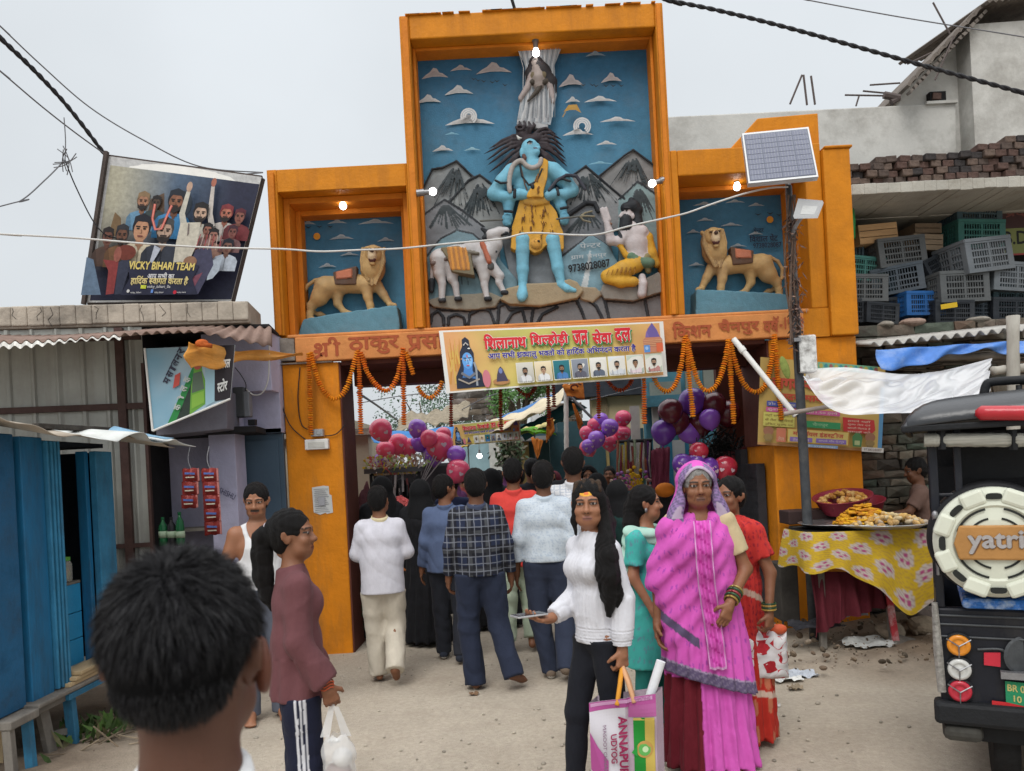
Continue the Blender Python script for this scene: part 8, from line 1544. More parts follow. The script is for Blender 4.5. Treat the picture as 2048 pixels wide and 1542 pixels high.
p=VP(1955,1299,.004);a.tube(smoothpath([p,VP(2005,1300,.006),VP(2018,1325,.006),VP(2040,1345,.006),VP(2080,1350,.006)],5),.006,6);a.lathe([(.075,0),(.085,.006),(.075,.012)],VP(2048,1312,.0),24,axis='y');a.build('trim_line',mat('worn_edge',(.06,.065,.07),.4,.3),ev)
a=MB();vb(a,.10,WD-.05,-.05,.55,zs_+.005,zs_+.05);a.build('rear_seat',mat('blue_marbled_vinyl',(.03,.14,.45),.25,.5,40,.1,dirt=(.45,.55,.68),dirt_amt=.8,dirt_scale=18),ev,bevel=.018)
a=MB();vb(a,.0,.035,.0,.04,zs_,zr);vb(a,WD-.035,WD,.0,.04,zs_,zr);vb(a,.0,.035,.55,.6,zs_,zr);vb(a,.1,.13,.02,.05,zs_+.36,zr);vb(a,.0,.5,.01,.035,vl(VP(1890,1013))[1]-.012,vl(VP(1890,1013))[1]+.012);vb(a,.0,.5,.01,.035,vl(VP(1890,990))[1]-.008,vl(VP(1890,990))[1]+.008);vb(a,.0,.03,.0,1.3,zs_+.34,zs_+.37);a.build('pillar_frame',M_VB,ev,bevel=.005)
q0,q1=vl(VP(1890,1020)),vl(VP(1915,1135));a=MB();vb(a,.035,.5,.10,.14,q1[1],q0[1]);a.build('blue_panel',MATS['blue_marbled_vinyl'],ev,bevel=.01)
a=MB();vb(a,.05,WD-.05,1.0,1.04,zs_,zs_+.62);vb(a,.13,.55,.16,.20,vl(VP(1960,960))[1],zr-.06);vb(a,.0,WD,1.1,1.13,zs_,zr);a.build('seat_back',M_VM,ev)
a=MB();q=vl(VP(1838,862));dome=[(-.0,.0),(.0,.03),(.05,.085),(.18,.12),(.5,.14)]
def roof(u,v):x=-.10+u*(WD+.2);d=-.10+v*1.9;e=min(u,1-u,v*1.2+.0,1-v);h_=.115*(1-math.exp(-e*22))+.03*math.sin(math.pi*u);return vO+vux*x+vf*d+Vector((0,0,zr+.015+h_))
a.grid(roof,40,40,.01);a.build('canopy_roof',mat('black_canopy',(.022,.024,.028),.3,.15,5,.1,30,spec=.55),ev,smooth=True)
a=MB();vb(a,-.105,WD+.1,-.105,-.075,zr-.004,zr+.025);vb(a,-.10,-.07,-.10,1.8,zr-.004,zr+.02);a.build('roof_edge',M_VM,ev,bevel=.006);
a=MB();p0,p1=VP(1950,826,.11),VP(2090,826,.11);a.tube([p0.lerp(p1,i/12)for i in range(13)],[.012]+[.032]*11+[.012],14);a.build('brake_light',mat('red_lens',(.42,.02,.03),.25,.1,coat=.4),ev,smooth=True)
for s0,s1 in((1848,1880),(1886,1960+62),(2030,2110)):a=MB();c0_,c1=VP(s0,880,.045),VP(s1,880,.045);a.tube([c0_.lerp(c1,i/10)for i in range(11)],[.030+.002*(i%2)for i in range(11)],14);a.build('rolled_curtain',mat('clear_rolled_vinyl',(.42,.41,.36),.3,.3,9,.4,60,stretch=(.5,.5,14)),ev,smooth=True)
a=MB()
for s0 in(1883,2026):p=VP(s0,880,.06);a.box(p,(.02,.03,.085))
a.build('strap',M_VM,ev)
a=MB();r0=VP(1968,800,-.5);rx=lambda px,py:VP(px,py,-.5);a.tube(smoothpath([rx(1966,802),rx(1972,772),rx(1985,764),rx(2040,760),rx(2110,756)],5),.022,10);a.tube([rx(1966,802),rx(2110,797)],.02,8);a.tube([rx(2038,770),rx(2038,800)],.014,8);a.build('roof_carrier',M_VM,ev,smooth=True)
sc_=VP(1992,1086,.13);Ms=Matrix((vux,vf,Vector((0,0,1)))).transposed();SRd=.238
def sv(a,fn):
 n0=len(a.v);fn();a.v[n0:]=[tuple(sc_+Ms@Vector(v))for v in a.v[n0:]]
a=MB();sv(a,lambda:a.lathe([(SRd,.10),(SRd,.03),(SRd-.02,.0),(SRd-.075,-.012),(SRd-.085,-.004),(.10,-.012),(0,-.014)],(0,0,0),56,axis='y'));a.v=[v for v in a.v];o=a.build('wheel_cover',M_CREAMP,ev,smooth=False)
for k in range(8):
 th=math.pi/8+k*math.pi/4;c_,s_=math.cos(th),math.sin(th);Rm=Matrix.Rotation(-th+math.pi/2,3,'Y');a=MB();sv(a,lambda:a.box((c_*(SRd-.034),-.004,s_*(SRd-.034)),(.098,.030,.070),Rm));a.build('cover_lug',M_CREAMP,ev,bevel=.016)
a=MB()
def slots():
 for k in range(8):
  th=k*math.pi/4;pts=[]
  for i in range(14):ph=2*math.pi*i/14;u_,w_=.031*math.copysign(abs(math.cos(ph))**.6,math.cos(ph)),.0135*math.copysign(abs(math.sin(ph))**.6,math.sin(ph));r_=SRd-.036+w_;pts.append((r_*math.cos(th+u_/r_),-.0155,r_*math.sin(th+u_/r_)))
  a.add(pts,[tuple(range(14))])
 for r_,w_,spans in((.150,.010,((.35,1.35),(1.80,2.80),(3.5,4.5),(4.95,5.95))),(.108,.009,((.6,1.35),(1.8,2.55),(3.75,4.5),(4.95,5.7)))):
  for s0,s1 in spans:
   n_=10;a.add([(rr*math.cos(s0+(s1-s0)*i/n_),-.0150,rr*math.sin(s0+(s1-s0)*i/n_))for i in range(n_+1)for rr in(r_-w_/2,r_+w_/2)],[(2*i,2*i+1,2*i+3,2*i+2)for i in range(n_)])
sv(a,slots);a.build('cover_slot',mat('slot_black',(.02,.022,.02),.7),ev)
a=MB();sv(a,lambda:a.prism([(-.14,-.07),(-.158,0),(-.135,.078),(.135,.078),(.158,0),(.14,-.07)],(0,-.012,0),(1,0,0),(0,0,1),(0,-1,0),.022));a.build('name_plate',M_TANP,ev,bevel=.008)
c=Canvas(sc_+Ms@Vector((0,-.0345,0)),vux,(0,0,1),vn,.002);c.text('yatri',-.105,-.045,.205,.10,(.18,.10,.06),.05);c.text('yatri',-.107,-.043,.205,.10,(.42,.40,.40),.03);c.build('lettering',mat('chrome_letters',(1,1,1),.3,.1,attr=True,metal=.5),ev)
a=MB();sv(a,lambda:a.lathe([(.25,.30),(.262,.2),(.25,.10)],(0,0,0),40,axis='y'));sv(a,lambda:a.box((0,.2,0),(.08,.3,.08)));a.build('spare_tyre',M_BLACK,ev,smooth=True)
for py,c_,nm in((1288,(.62,.22,.015),'indicator_lamp'),(1336,(.50,.50,.48),'reverse_lamp'),(1379,(.42,.02,.04),'tail_lamp')):
 p=VP(1917+(py-1288)*.03,py,.0);a=MB();n0=0
 a.lathe([(.056,.0),(.056,-.022),(.05,-.026)],(0,0,0),24,axis='y');a.v=[tuple(p+Ms@Vector(v))for v in a.v];l_=a.build(nm,M_VM,ev,smooth=False)
 a=MB();a.lathe([(.049,-.022),(.046,-.034),(.032,-.040),(.028,-.034),(.014,-.042),(0,-.044)],(0,0,0),24,axis='y');a.v=[tuple(p+Ms@Vector(v))for v in a.v];g_=a.build('lens',mat('lens_'+nm,c_,.15,.06,60,.1,coat=.5),l_,smooth=True);
 a=MB();[a.tube([(.0,-.05,0),(.055*math.cos(t_),-.03,.055*math.sin(t_))],.003,5)for t_ in(.5,2.6,4.7)];a.v=[tuple(p+Ms@Vector(v))for v in a.v];a.build('guard',M_METAL,l_)
a=MB();q=[VP(1968,1306,.012),VP(2001,1306,.012),VP(2001,1334,.012),VP(1968,1330,.012)];a.add(q+[p+vf*.014 for p in q],[(0,1,2,3),(0,4,5,1),(1,5,6,2),(2,6,7,3),(3,7,4,0)]);a.build('reflector',mat('red_reflector',(.50,.03,.05),.3,.05),ev)
a=MB();q=[VP(1984,1401,.02),VP(2100,1416,.02),VP(2100,1434,.02),VP(1984,1414,.02)];a.add(q,[(0,1,2,3)]);a.build('reflector_strip',mat('red_strip',(.50,.025,.03),.4,.1),ev)
c=Quad(VP(2010,1362,.02),VP(2090,1370,.02),VP(2090,1422,.02),VP(2012,1404,.02),8.,4.,vn,.001);c.rect(0,0,8,4,(.02,.22,.10));c.text('BR 0',.4,2.2,3.6,1.3,(.45,.40,.15),.03);c.text('10',1.6,.4,1.7,1.2,(.45,.40,.15),.03);c.build('number_plate',mat('plate',(1,1,1),.4,.05,attr=True),ev);a=MB();p=VP(2050,1352,.03);a.box(p,(.18,.04,.03),(0,0,VY));a.build('plate_lamp',M_METAL,ev)
z1_,z2_=vl(VP(1882,1398))[1],vl(VP(1882,1452))[1];a=MB();vb(a,-.03,WD+.03,-.045,.06,z2_+.02,z1_);a.build('bumper',M_VM,ev,bevel=.02);a=MB();vb(a,-.0,.16,-.03,.12,z2_-.06,z2_+.018);a.build('bumper_end',mat('dusty_black',(.05,.048,.042),.8,.3,12),ev,bevel=.03)
a=MB();a.tube([VP(1869,1205,.02),VP(1876,1300,.02),VP(1884,1383,.02)],[.013,.02,.018],8);a.build('side_strip',mat('dusty_foil_strip',(.24,.23,.21),.6,.4,50,.5),ev)
for dx,d_ in((.26,.42),(WD-.22,.42)):
 w=thing('wheel',None,None);w.parent=ev;WORLD[w.name]=vO;c_=vO+vux*dx+vf*d_+Vector((0,0,.245));Mw=Matrix((vf,vux,Vector((0,0,1)))).transposed();a=MB();a.lathe([(.17,-.05),(.235,-.055),(.248,-.03),(.25,0),(.248,.03),(.235,.055),(.17,.05)],(0,0,0),36,axis='y');a.v=[tuple(c_+Mw@Vector(v))for v in a.v];a.build('tyre',mat('tyre_rubber',(.018,.018,.019),.8,.2,30,.4),w,smooth=True);a=MB();a.lathe([(0,-.03),(.12,-.035),(.172,-.048),(.172,.048),(.12,.035),(0,.03)],(0,0,0),24,axis='y');a.v=[tuple(c_+Mw@Vector(v))for v in a.v];a.build('rim',M_METAL,w)
a=MB();vb(a,.05,WD-.05,.1,1.3,.26,zb);a.build('chassis',M_VM,ev)
a=MB()
for q in((1868,1030),(1870,1060),(1874,1110)):a.tube([VP(q[0],q[1],.02),VP(q[0]+3,q[1]+40,.02)],.008,6);a.ell(VP(q[0]+2,q[1],.03),(.014,.014,.02))
a.build('latch',M_METAL,ev)
def at(px,Y):return(P(px,1000,Y).x,Y)
def hfin(p,style='short',col=(.011,.010,.010),h=.0055,extra=None):
 B,m=p.hair(style,col);extra and extra(B);return p.finish_hair(B,m,h)
M_PLAID=None
def plaid():
 m=mat('plaid_cotton',(.016,.022,.048),.85,.12,12,.1,200,stretch=(1.3,1.3,.7),ridge=5.5);nt=m.node_tree;b=nt.nodes['Principled BSDF'];L=nt.links.new;src=b.inputs['Base Color'].links[0].from_socket
 tc=nt.nodes.new('ShaderNodeTexCoord');cur=src
 for ax,sc,pos,col in(('X',9.2,.94,(.30,.32,.34)),('Z',8.2,.95,(.30,.32,.34)),('X',9.2,.55,(.012,.012,.016)),('Z',8.2,.55,(.012,.012,.016)),('X',22,.97,(.16,.17,.20)),('Z',21,.97,(.16,.17,.20))):
  w=nt.nodes.new('ShaderNodeTexWave');w.bands_direction=ax;w.inputs['Scale'].default_value=sc/3.6;w.inputs['Distortion'].default_value=.6;w.inputs['Detail Scale'].default_value=3;L(tc.outputs['Object'],w.inputs['Vector']);r=nt.nodes.new('ShaderNodeMapRange');r.inputs[1].default_value=pos-.05;r.inputs[2].default_value=pos+.01;r.inputs[4].default_value=.8;L(w.outputs['Fac'],r.inputs[0]);x=nt.nodes.new('ShaderNodeMix');x.data_type='RGBA';L(r.outputs[0],x.inputs[0]);L(cur,x.inputs[6]);x.inputs[7].default_value=col+(1,);cur=x.outputs[2]
 L(cur,b.inputs['Base Color']);return m
def cellspots(V,sx,sz,r,base,spot,seed=0,curl=0):
 th=np.arctan2(V[:,0],V[:,1]+.001)*.22;a,b=th*sx,V[:,2]*sz+seed;ia,ib=np.floor(a),np.floor(b);h=np.mod(np.sin(ia*12.99+ib*78.2+seed)*43758.5,1);h2=np.mod(h*91.7,1)
 d=np.hypot(a-ia-.3-.4*h,b-ib-.3-.4*h2);C=np.tile(np.array(base)[None],(len(V),1));C[(d<r)&(h>.25)]=spot;return C
walk=lambda f,s_=.10:dict(kneeL=(-.095,.09*f,.48),ankL=(-.10,.05*f+s_*f,.085),kneeR=(.095,.05-.05*f,.47),ankR=(.10,-.05-s_*f,.10))
p=Person('man in white shirt and cream trousers walking in beside the left pillar, heel lifted',at(757,6.05),R(8),1.53,'mid','walkers',elL=(-.205,.05,1.09),wrL=(-.10,.24,1.06),elR=(.215,.04,1.09),wrR=(.12,.24,1.08),handL=(.6,.6,.2),handR=(-.6,.6,.2),kneeR=(.085,.05,.47),ankR=(.07,-.20,.16),footR=(.05,.55,-.83),kneeL=(-.08,.06,.47),ankL=(-.07,.06,.08),hyaw=R(-18),lean=(.0,.03))
p.flesh(.013,.006,.005);hfin(p);p.shirt(M_CLOTH,(.54,.53,.58),hem=.76,fit=1.10,amp=.004,seed=1);p.trousers(M_CLOTH,(.50,.45,.37),w=1.28,amp=.008,seed=2,hem=.06)
def collar(p,col):
 B=SDF();j=p.j;q=p.q;B.cone(j['neck']-np.array((0,.004,.045))*q,j['neck']+np.array((0,-.014,.018))*q,.078*q,.073*q,.01,col,clip=[(j['neck']+np.array((0,-.01,.020))*q,(0,-.3,.95))]);V,F=B.mesh(.008);nmesh('collar',V,F,M_CLOTH,p.root,np.tile(np.array(col)[None],(len(V),1)))
collar(p,(.56,.48,.30))
p=Person('man in denim blue shirt looking aside, in dark trousers and trainers',at(890,6.62),R(-8),1.59,'mid','walkers',hyaw=R(-42),wrL=(-.24,.0,.84),wrR=(.20,.08,.84),**walk(.6))
p.flesh(.013,.006,.005,feet=True);hfin(p);p.shirt(M_CLOTH,(.085,.115,.20),hem=.80,fit=1.1,amp=.007,seed=4);p.trousers(M_CLOTH,(.025,.027,.035),w=1.1,seed=5);p.shoes(M_CLOTH,(.03,.035,.05))
collar(p,(.07,.095,.17))
p=Person('barefoot man in dark plaid shirt and navy trousers seen from behind',at(952,5.74),R(4),1.625,'dark','walkers',kneeL=(-.10,.02,.47),ankL=(-.075,.0,.075),footL=(-.05,1,0),kneeR=(.12,.0,.48),ankR=(.205,-.14,.14),footR=(.5,.6,-.55),wrL=(-.235,.03,.85),elL=(-.205,-.02,1.08),wrR=(.235,.05,.83),elR=(.205,-.01,1.08),curlL=.6,curlR=.5,build=1.0)
p.flesh(.013,.006,.0045);hfin(p);p.shirt(plaid(),(1,1,1),hem=.86,fit=1.08,amp=.007,seed=7,sleeve='long');p.trousers(M_CLOTH,(.022,.028,.05),w=1.2,amp=.009,seed=8)
collar(p,(.05,.06,.10))
p=Person('man in red shirt and pale green trousers walking ahead in the gate',at(1028,6.85),R(-4),1.70,'mid','walkers',**walk(-.5,.07));p.flesh(.014,.007,.006);hfin(p);p.shirt(M_CLOTH,(.58,.055,.045),hem=.74,fit=1.08,amp=.007,seed=9);p.trousers(M_CLOTH,(.36,.42,.32),w=1.15,amp=.010,seed=10,hem=.10);collar(p,(.6,.06,.05))
p=Person('man in pale blue patterned shirt and navy jeans, cuffs rolled, seen from behind',at(1088,5.90),R(-3),1.66,'dark','walkers',elL=(-.21,-.03,1.07),wrL=(-.235,.02,.83),curlL=.3,kneeL=(-.08,.03,.47),ankL=(-.02,.03,.08),kneeR=(.11,.02,.49),ankR=(.10,-.14,.13),footR=(.1,.8,-.5),build=1.03);p.flesh(.013,.006,.0045);hfin(p);p.shirt(M_CLOTH,None,hem=.90,fit=1.05,amp=.008,seed=11,sleeve='long',cols=lambda V:cellspots(V,260,60,.30,(.50,.55,.60),(.38,.44,.52)));p.trousers(M_CLOTH,(.030,.037,.062),w=1.08,seed=12);p.shoes(M_CLOTH,(.16,.12,.09));collar(p,(.46,.53,.60))
p=Person('tall man in white checked shirt and faded jeans, half hidden by the girl in white',at(1150,6.35),R(-6),1.76,'dark','walkers',kneeR=(.11,.03,.49),ankR=(.08,-.22,.20),footR=(.1,.5,-.85));p.flesh(.014,.007,.006);hfin(p);p.shirt(M_CLOTH,None,hem=.88,amp=.006,seed=13,cols=lambda V:np.where(((np.mod(V[:,0:1]*42,1)<.2)|(np.mod(V[:,2:3]*42,1)<.2)),np.array([[.36,.39,.45]]),np.array([[.60,.60,.61]])));p.trousers(M_CLOTH,(.13,.20,.32),w=1.05,seed=14);p.shoes(M_CLOTH,(.06,.055,.055));collar(p,(.58,.58,.6))
p=Person('girl in maroon top and striped track pants looking right, long ponytail',at(578,3.3),R(-70),1.485,'mid',None,hyaw=R(-22),shR=(.128,.01,1.31),shL=(-.128,.0,1.31),elR=(.165,.0,1.06),wrR=(.185,.11,.855),handR=(.0,.25,-1),palmR=(-1,.1,0),curlR=1.15,thumbR=1,elL=(-.17,.03,1.08),wrL=(-.14,.10,.86),female=True,build=.88,kneeL=(-.08,.01,.47),kneeR=(.08,.01,.47))
p.flesh(.011,.004,.004);B,m=p.hair('tail');q=p.q
tail=[p.hp(v)for v in((0,-.105,.045),(-.0,-.150,.00),(-.005,-.160,-.08),(.0,-.155,-.18),(.005,-.14,-.27),(.01,-.12,-.34))];B.chain(tail,[.032*q,.040*q,.046*q,.044*q,.034*q,.008],.02,(.011,.01,.01));p.finish_hair(B,m,.005)
B=SDF();B.ell(p.hp((0,-.112,.040)),(.03,.03,.034),k=.01,col=(.5,.5,.5));V,F=B.mesh(.006);nmesh('hair_tie',V,F,M_CLOTH,p.root,np.tile(np.array([[.42,.38,.42]]),(len(V),1)))
MC=(.125,.050,.055);B=p.shirt(None,MC,hem=.78,fit=1.0,build=False,flare=1.12);j=p.j
for sd in 'RL':e,w=j['el'+sd],j['wr'+sd];d=(w-e)/np.linalg.norm(w-e);B.cone(e+d*.02,w+d*.0,.050*q,.068*q,.02,MC,clip=[(w-d*.015,d)]);B.cone(e+d*.05,w+d*.1,.028*q,.055*q,.008,MC,op='s',clip=[(e+d*.09,-d)])
B.disp=lambda X,Y,Z:.004*np.sin(70*X+50*Y)*(Z<.98*q);p.garment(B,'blouse',M_CLOTH,.008,None,.005,15,1)
NV=np.array((.013,.015,.032))
def strip(V):
 C=np.tile(NV[None],(len(V),1));c_=V[:,1]-np.interp(V[:,2],[0,.47*q,.9*q],[-.02,.005,0])*1+.01;m_=(V[:,0]>.085*q)
 for o in(-.018,0,.018):C[m_&(np.abs(c_-o)<.0052)]=(.55,.55,.58)
 return C
p.trousers(M_CLOTH,hem=.03,w=1.15,amp=.006,seed=16,h=.0065,cols=strip);t=MB();w_=p.j['wrR']
for k in range(3):t.tube([np.array(w_)+np.array((.031*math.cos(a),.031*math.sin(a),.012*k-.01+.006*math.sin(a*3)))for a in np.linspace(0,6.29,16)],.003,6)
t.build('thread_bracelet',mat('red_thread',(.45,.09,.04),.8),p.root,local=True)
def pw(p,v):Rz=Matrix.Rotation(p.root.rotation_euler.z,3,'Z');return p.root.location+Rz@Vector(v)
hw=pw(p,j['wrR']+j['handR']*.10*q);t=thing('carrier_bag','thin white carrier bag with packets inside held by the girl in maroon','bag',hw);s_=1.0
M_BAGP=mat('thin_polythene',(.78,.78,.78),.25,.03,4,.4,14,alpha=.38)
a=MB()
def bagf(u,v):
 th=u*2*math.pi;z=-.12-v*.20;r_=.068*(math.sin(min(1,v*1.25+.28)*math.pi*.62))*(1 if v<.8 else math.sqrt(max(.0,1-((v-.8)/.2)**2))*.95+.05);return hw+Vector((.015+r_*math.cos(th)*(1.05+.14*noise_.noise(Vector((th,v*5,1)))),r_*.8*math.sin(th),z+.012*noise_.noise(Vector((th*2,v*4,6)))))
a.grid(bagf,34,22);a.build('bag_body',M_BAGP,t,smooth=True);a=MB()
for sx in(-1,1):a.grid(lambda u,v:hw+Vector((.006+sx*(.012+.033*u)+(v-.5)*(.022+.018*u),-.02*sx*(1-u),.0-.13*u)),8,4,.001)
a.build('handle',M_BAGP,t);a=MB();a.ell(hw+Vector((.03,-.005,-.215)),(.042,.04,.04));a.build('white_packet',mat('white_packet',(.66,.65,.63),.5,.2,20,.3),t,smooth=True);a=MB();a.ell(hw+Vector((.01,0,-.275)),(.055,.045,.04));a.build('brown_packet',mat('brown_packet',(.22,.13,.11),.6,.3,20,.3),t,smooth=True)
p=Person('girl in white blouse and black jeans with long hair and yellow forehead mark',at(1180,3.66),R(122),1.535,'tan',None,hyaw=R(46),hpitch=R(-2),female=True,shL=(-.125,.0,1.31),shR=(.125,.0,1.31),elR=(.15,-.01,1.06),wrR=(.10,.205,.975),handR=(-.05,1,.02),palmR=(0,.05,1),curlR=.5,elL=(-.165,-.04,1.07),wrL=(-.185,-.01,.83),handL=(.02,.05,-1),palmL=(1,.0,0),curlL=1.2,kneeL=(-.08,-.02,.47),ankL=(-.08,-.14,.09),kneeR=(.08,.09,.48),ankR=(.08,.13,.08),hipL=(-.07,0,.87),hipR=(.07,0,.87),build=.84)
p.flesh(.011,.0034,.0036,bindi=(.034,.015,(.66,.33,.02),.068,(.60,.13,.02)),lips=(.24,.10,.085));B,m=p.hair('long',(.014,.010,.010));q=p.q
for pts,rs in((((-.070,-.01,.02),(-.080,.01,-.08),(-.088,.09,-.17),(-.10,.155,-.24),(-.105,.185,-.33),(-.10,.175,-.43),(-.09,.165,-.53)),(.026,.034,.040,.044,.042,.034,.010)),(((-.05,-.06,.0),(-.08,-.05,-.10),(-.10,.04,-.18)),(.05,.045,.03)),(((-.06,.11,-.20),(-.065,.165,-.32),(-.06,.165,-.45)),(.028,.026,.006)),(((-.12,.17,-.3),(-.145,.165,-.42),(-.135,.16,-.5)),(.024,.018,.004)),(((.068,.01,.0),(.075,.03,-.07),(.068,.05,-.14)),(.014,.014,.005)),(((0,-.08,.0),(-.03,-.095,-.15),(-.04,-.09,-.28)),(.06,.06,.03))):B.chain([p.hp(v)for v in pts],[r_*q for r_ in rs],.02,(.013,.01,.01))
p.finish_hair(B,m,.0045);B=SDF()
for x,w_ in((-.05,.3),(-.02,.1),(.015,-.1),(.05,-.3)):B.chain([p.hp((x*1.25,.052-abs(x)*.5,.101-abs(x)*.45)),p.hp((x*1.1,.0,.128-abs(x)*.35)),p.hp((x,-.06,.118))],[.013*q,.015*q,.012*q],.008,(.055,.035,.022))
V,F=B.mesh(.005);nmesh('twisted_fringe',V,F,mat('brown_hair',(.06,.036,.022),.5,.5,30,.6,120,stretch=(6,.7,6)),p.root)
B=p.shirt(None,(.57,.57,.61),hem=.845,fit=.92,build=False,collar=True,flare=.94);j=p.j
for sd in 'LR':e,w_=j['el'+sd],j['wr'+sd];d=(w_-e)/np.linalg.norm(w_-e);B.cone(e,w_-d*.07,.058*q,.052*q,.02,(.57,.57,.61),clip=[(w_-d*.05,d)])
B.disp=lambda X,Y,Z:.0022*np.sin(300*X*(Z>.93*q))+.0028*np.sin(420*Z)*(Z<.93*q);p.garment(B,'blouse',M_CLOTH,.0065,None,.004,17,1)
p.trousers(M_CLOTH,(.013,.014,.019),w=.86,amp=.005,seed=18,h=.009,cuff=.8);hw=pw(p,j['wrR']+j['handR']*.085*q+np.array((0,0,.032)));t=thing('mobile_phone','mobile phone lying in the hand of the girl in white','phone',hw);a=MB();d=Matrix.Rotation(p.root.rotation_euler.z,3,'Z');a.box(hw+d@Vector((0,.05,.0)),(.075,.165,.009),d@Euler((R(2),0,0)).to_matrix());a.build('phone_body',mat('silver_edge',(.5,.5,.52),.3,metal=.5),t,bevel=.003);a=MB();a.box(hw+d@Vector((0,.05,.0055)),(.068,.155,.002),d@Euler((R(2),0,0)).to_matrix());a.build('screen',mat('phone_glass',(.02,.02,.025),.1,.02),t)
hw=pw(p,j['wrL']+j['handL']*.095*q);gb=thing('grocery_bag','purple and white printed grocery bag lettered ANNAPURNA held by the girl in white','bag',hw)
bt=[P(1178,1405,3.5),P(1311,1387,3.42),P(1316,1575,3.42),P(1184,1575,3.5)];c=Quad(*bt,20.,28.,(-.1,-1,0),.0008,wav=lambda u,v:.010*math.sin(5*u+3*v)+.007*math.sin(11*v+6*u)+(.014 if u<.58 else 0));PU=(.36,.07,.24)
c.grad(0,0,20,28,lambda u,v:(.52,.50,.54)if u<.58 else(.45,.35,.42),24,28);c.rect(0,25.2,20,28,PU,20,2);c.rect(11.8,21.6,20,25.4,(.38,.10,.27),10,3);c.rect(.4,26.6,19,27.7,(.48,.25,.42),20,1);c.text('TEMPSTING',12.8,26.7,5.6,.9,(.30,.10,.22),.02);c.poly([(0,0),(0,19),(2.2,14),(5.4,9),(5.0,0)],PU);c.rect(13.2,0,16.6,21.4,(.015,.22,.03),6,20);c.rect(16.6,0,19.4,21.4,(.48,.36,.08),4,20);c.rect(13.2,20.6,19.4,21.4,(.5,.4,.1));c.ell(16.4,11.6,2.5,2.5,(.42,.25,.07));c.ell(16.4,11.6,1.9,1.9,(.10,.35,.08));c.ell(16.6,11.6,.9,.9,(.45,.6,.35));c.poly([(12.4,11),(14.2,13),(14.2,9.6)],(.02,.25,.04))
c.text('ANNAPURNA',8.6,22.6,24,2.8,(.26,.02,.075),.04,rot=-math.pi/2);c.text('UDYOG',6.2,17.5,9.2,1.9,(.26,.02,.075),.03,rot=-math.pi/2);c.text('MASOOT CHHANTI - DA',3.9,20.6,21,1.1,(.22,.14,.2),.01,rot=-math.pi/2)
c.build('front_print',M_PRINT,gb);c.z=-.004;a=MB();a.grid(lambda u,v:c.pt(u*20,v*28),20,20);bk_=[p_+Vector((.05,.10,0))for p_ in bt];a.grid(lambda u,v:c.pt(20,v*28).lerp(bk_[1].lerp(bk_[2],1-v),u),4,10);a.grid(lambda u,v:c.pt(0,v*28).lerp(bk_[0].lerp(bk_[3],1-v),u),4,10);a.add(bk_,[(0,1,2,3)]);a.add([c.pt(0,0),c.pt(20,0),bk_[2],bk_[3]],[(0,1,2,3)]);a.build('bag_body',mat('woven_plastic',(.45,.36,.42),.5,.1,90,.2),gb)
for x,col in((.42,(.60,.26,.03)),(.68,(.55,.30,.16))):a=MB();e=c.pt(20*x,27.5);a.tube(smoothpath([e+Vector((.0,-.004,-.02)),e.lerp(hw,.5)+Vector((.0,-.01,.0)),hw+Vector((0,0,.01)),e.lerp(hw,.5)+Vector((.01,.06,0)),e+Vector((.01,.1,-.02))],6),.011,8);a.build('handle',mat('strap_%d'%(x*100),col,.7,.15),gb,smooth=True)
a=MB();a.tube([P(1296,1405,3.47),P(1322,1322,3.47)],.021,16);tag(a.build('paper_roll',mat('white_paper',(.66,.67,.70),.6,.04),None,smooth=False),'rolled white paper sticking out of the printed grocery bag','paper roll')
p=Person('grey haired old woman in magenta sari with the veil over her head',at(1395,4.05),R(172),1.585,srgb('80543a'),None,hyaw=R(6),hpitch=R(-4),female=True,build=.95,elL=(-.235,.01,1.08),wrL=(-.12,.19,.93),handL=(.35,.25,-.9),palmL=(.5,-.85,0),curlL=.55,elR=(.235,.0,1.06),wrR=(.25,.05,.81),curlR=.5)
p.flesh(.011,.0034,.0036,age=1,lips=(.16,.075,.06));hfin(p,'bun',(.30,.285,.27),.0045);q=p.q;j=p.j;MG=np.array((.56,.095,.41));BD=np.array((.10,.075,.14))
for sd,f_ in(('L',.62),('R',.5)):B=SDF();d=(j['el'+sd]-j['sh'+sd])/np.linalg.norm(j['el'+sd]-j['sh'+sd]);B.cone(j['sh'+sd]-d*.03,j['el'+sd],.064*q,.060*q,.02,(.5,.4,.24),clip=[(j['sh'+sd]+(j['el'+sd]-j['sh'+sd])*f_,d)]);p.garment(B,'blouse_sleeve',M_CLOTH,.008,None,.003,20)
def fall(k,a=.012):return lambda X,Y,Z:a*np.sin(k*np.arctan2(X,Y+.01)+3*Z)*np.clip((1.0-Z)/.5,.1,1)+.006*np.sin(2.3*k*np.arctan2(X,Y+.01)-5*Z)
B=SDF();B.cone((0,0,.95*q),(0,.01,.03),.150*q,.225*q,.04,None,sc=(1.1,.82,1),clip=[((0,0,.035),(0,0,-1)),((0,0,.96*q),(0,0,1))]);B.disp=fall(15)
p.garment(B,'skirt',M_CLOTH,.009,lambda V:np.where((V[:,0:1]>.045)&(V[:,2:3]<.5),np.array([[.12,.012,.02]]),MG[None]),.004,21)
B=SDF();pl_=[((0,.12,.475),np.array((.28,.10,-.95)))]
B.cone((0,.0,1.02*q),(0,.015,.34),.165*q,.232*q,.05,None,sc=(1.12,.86,1));B.cone(j['waist'],j['chest'],.135*q,.150*q,.05,None,sc=(1.22,.95,1));B.cone(j['chest'],j['neck']-np.array((0,0,.05))*q,.14*q,.085*q,.05,None,sc=(1.2,.95,1));B.ell(j['chest']+np.array((.03,.07,-.02)),(.14,.07,.11),k=.05)
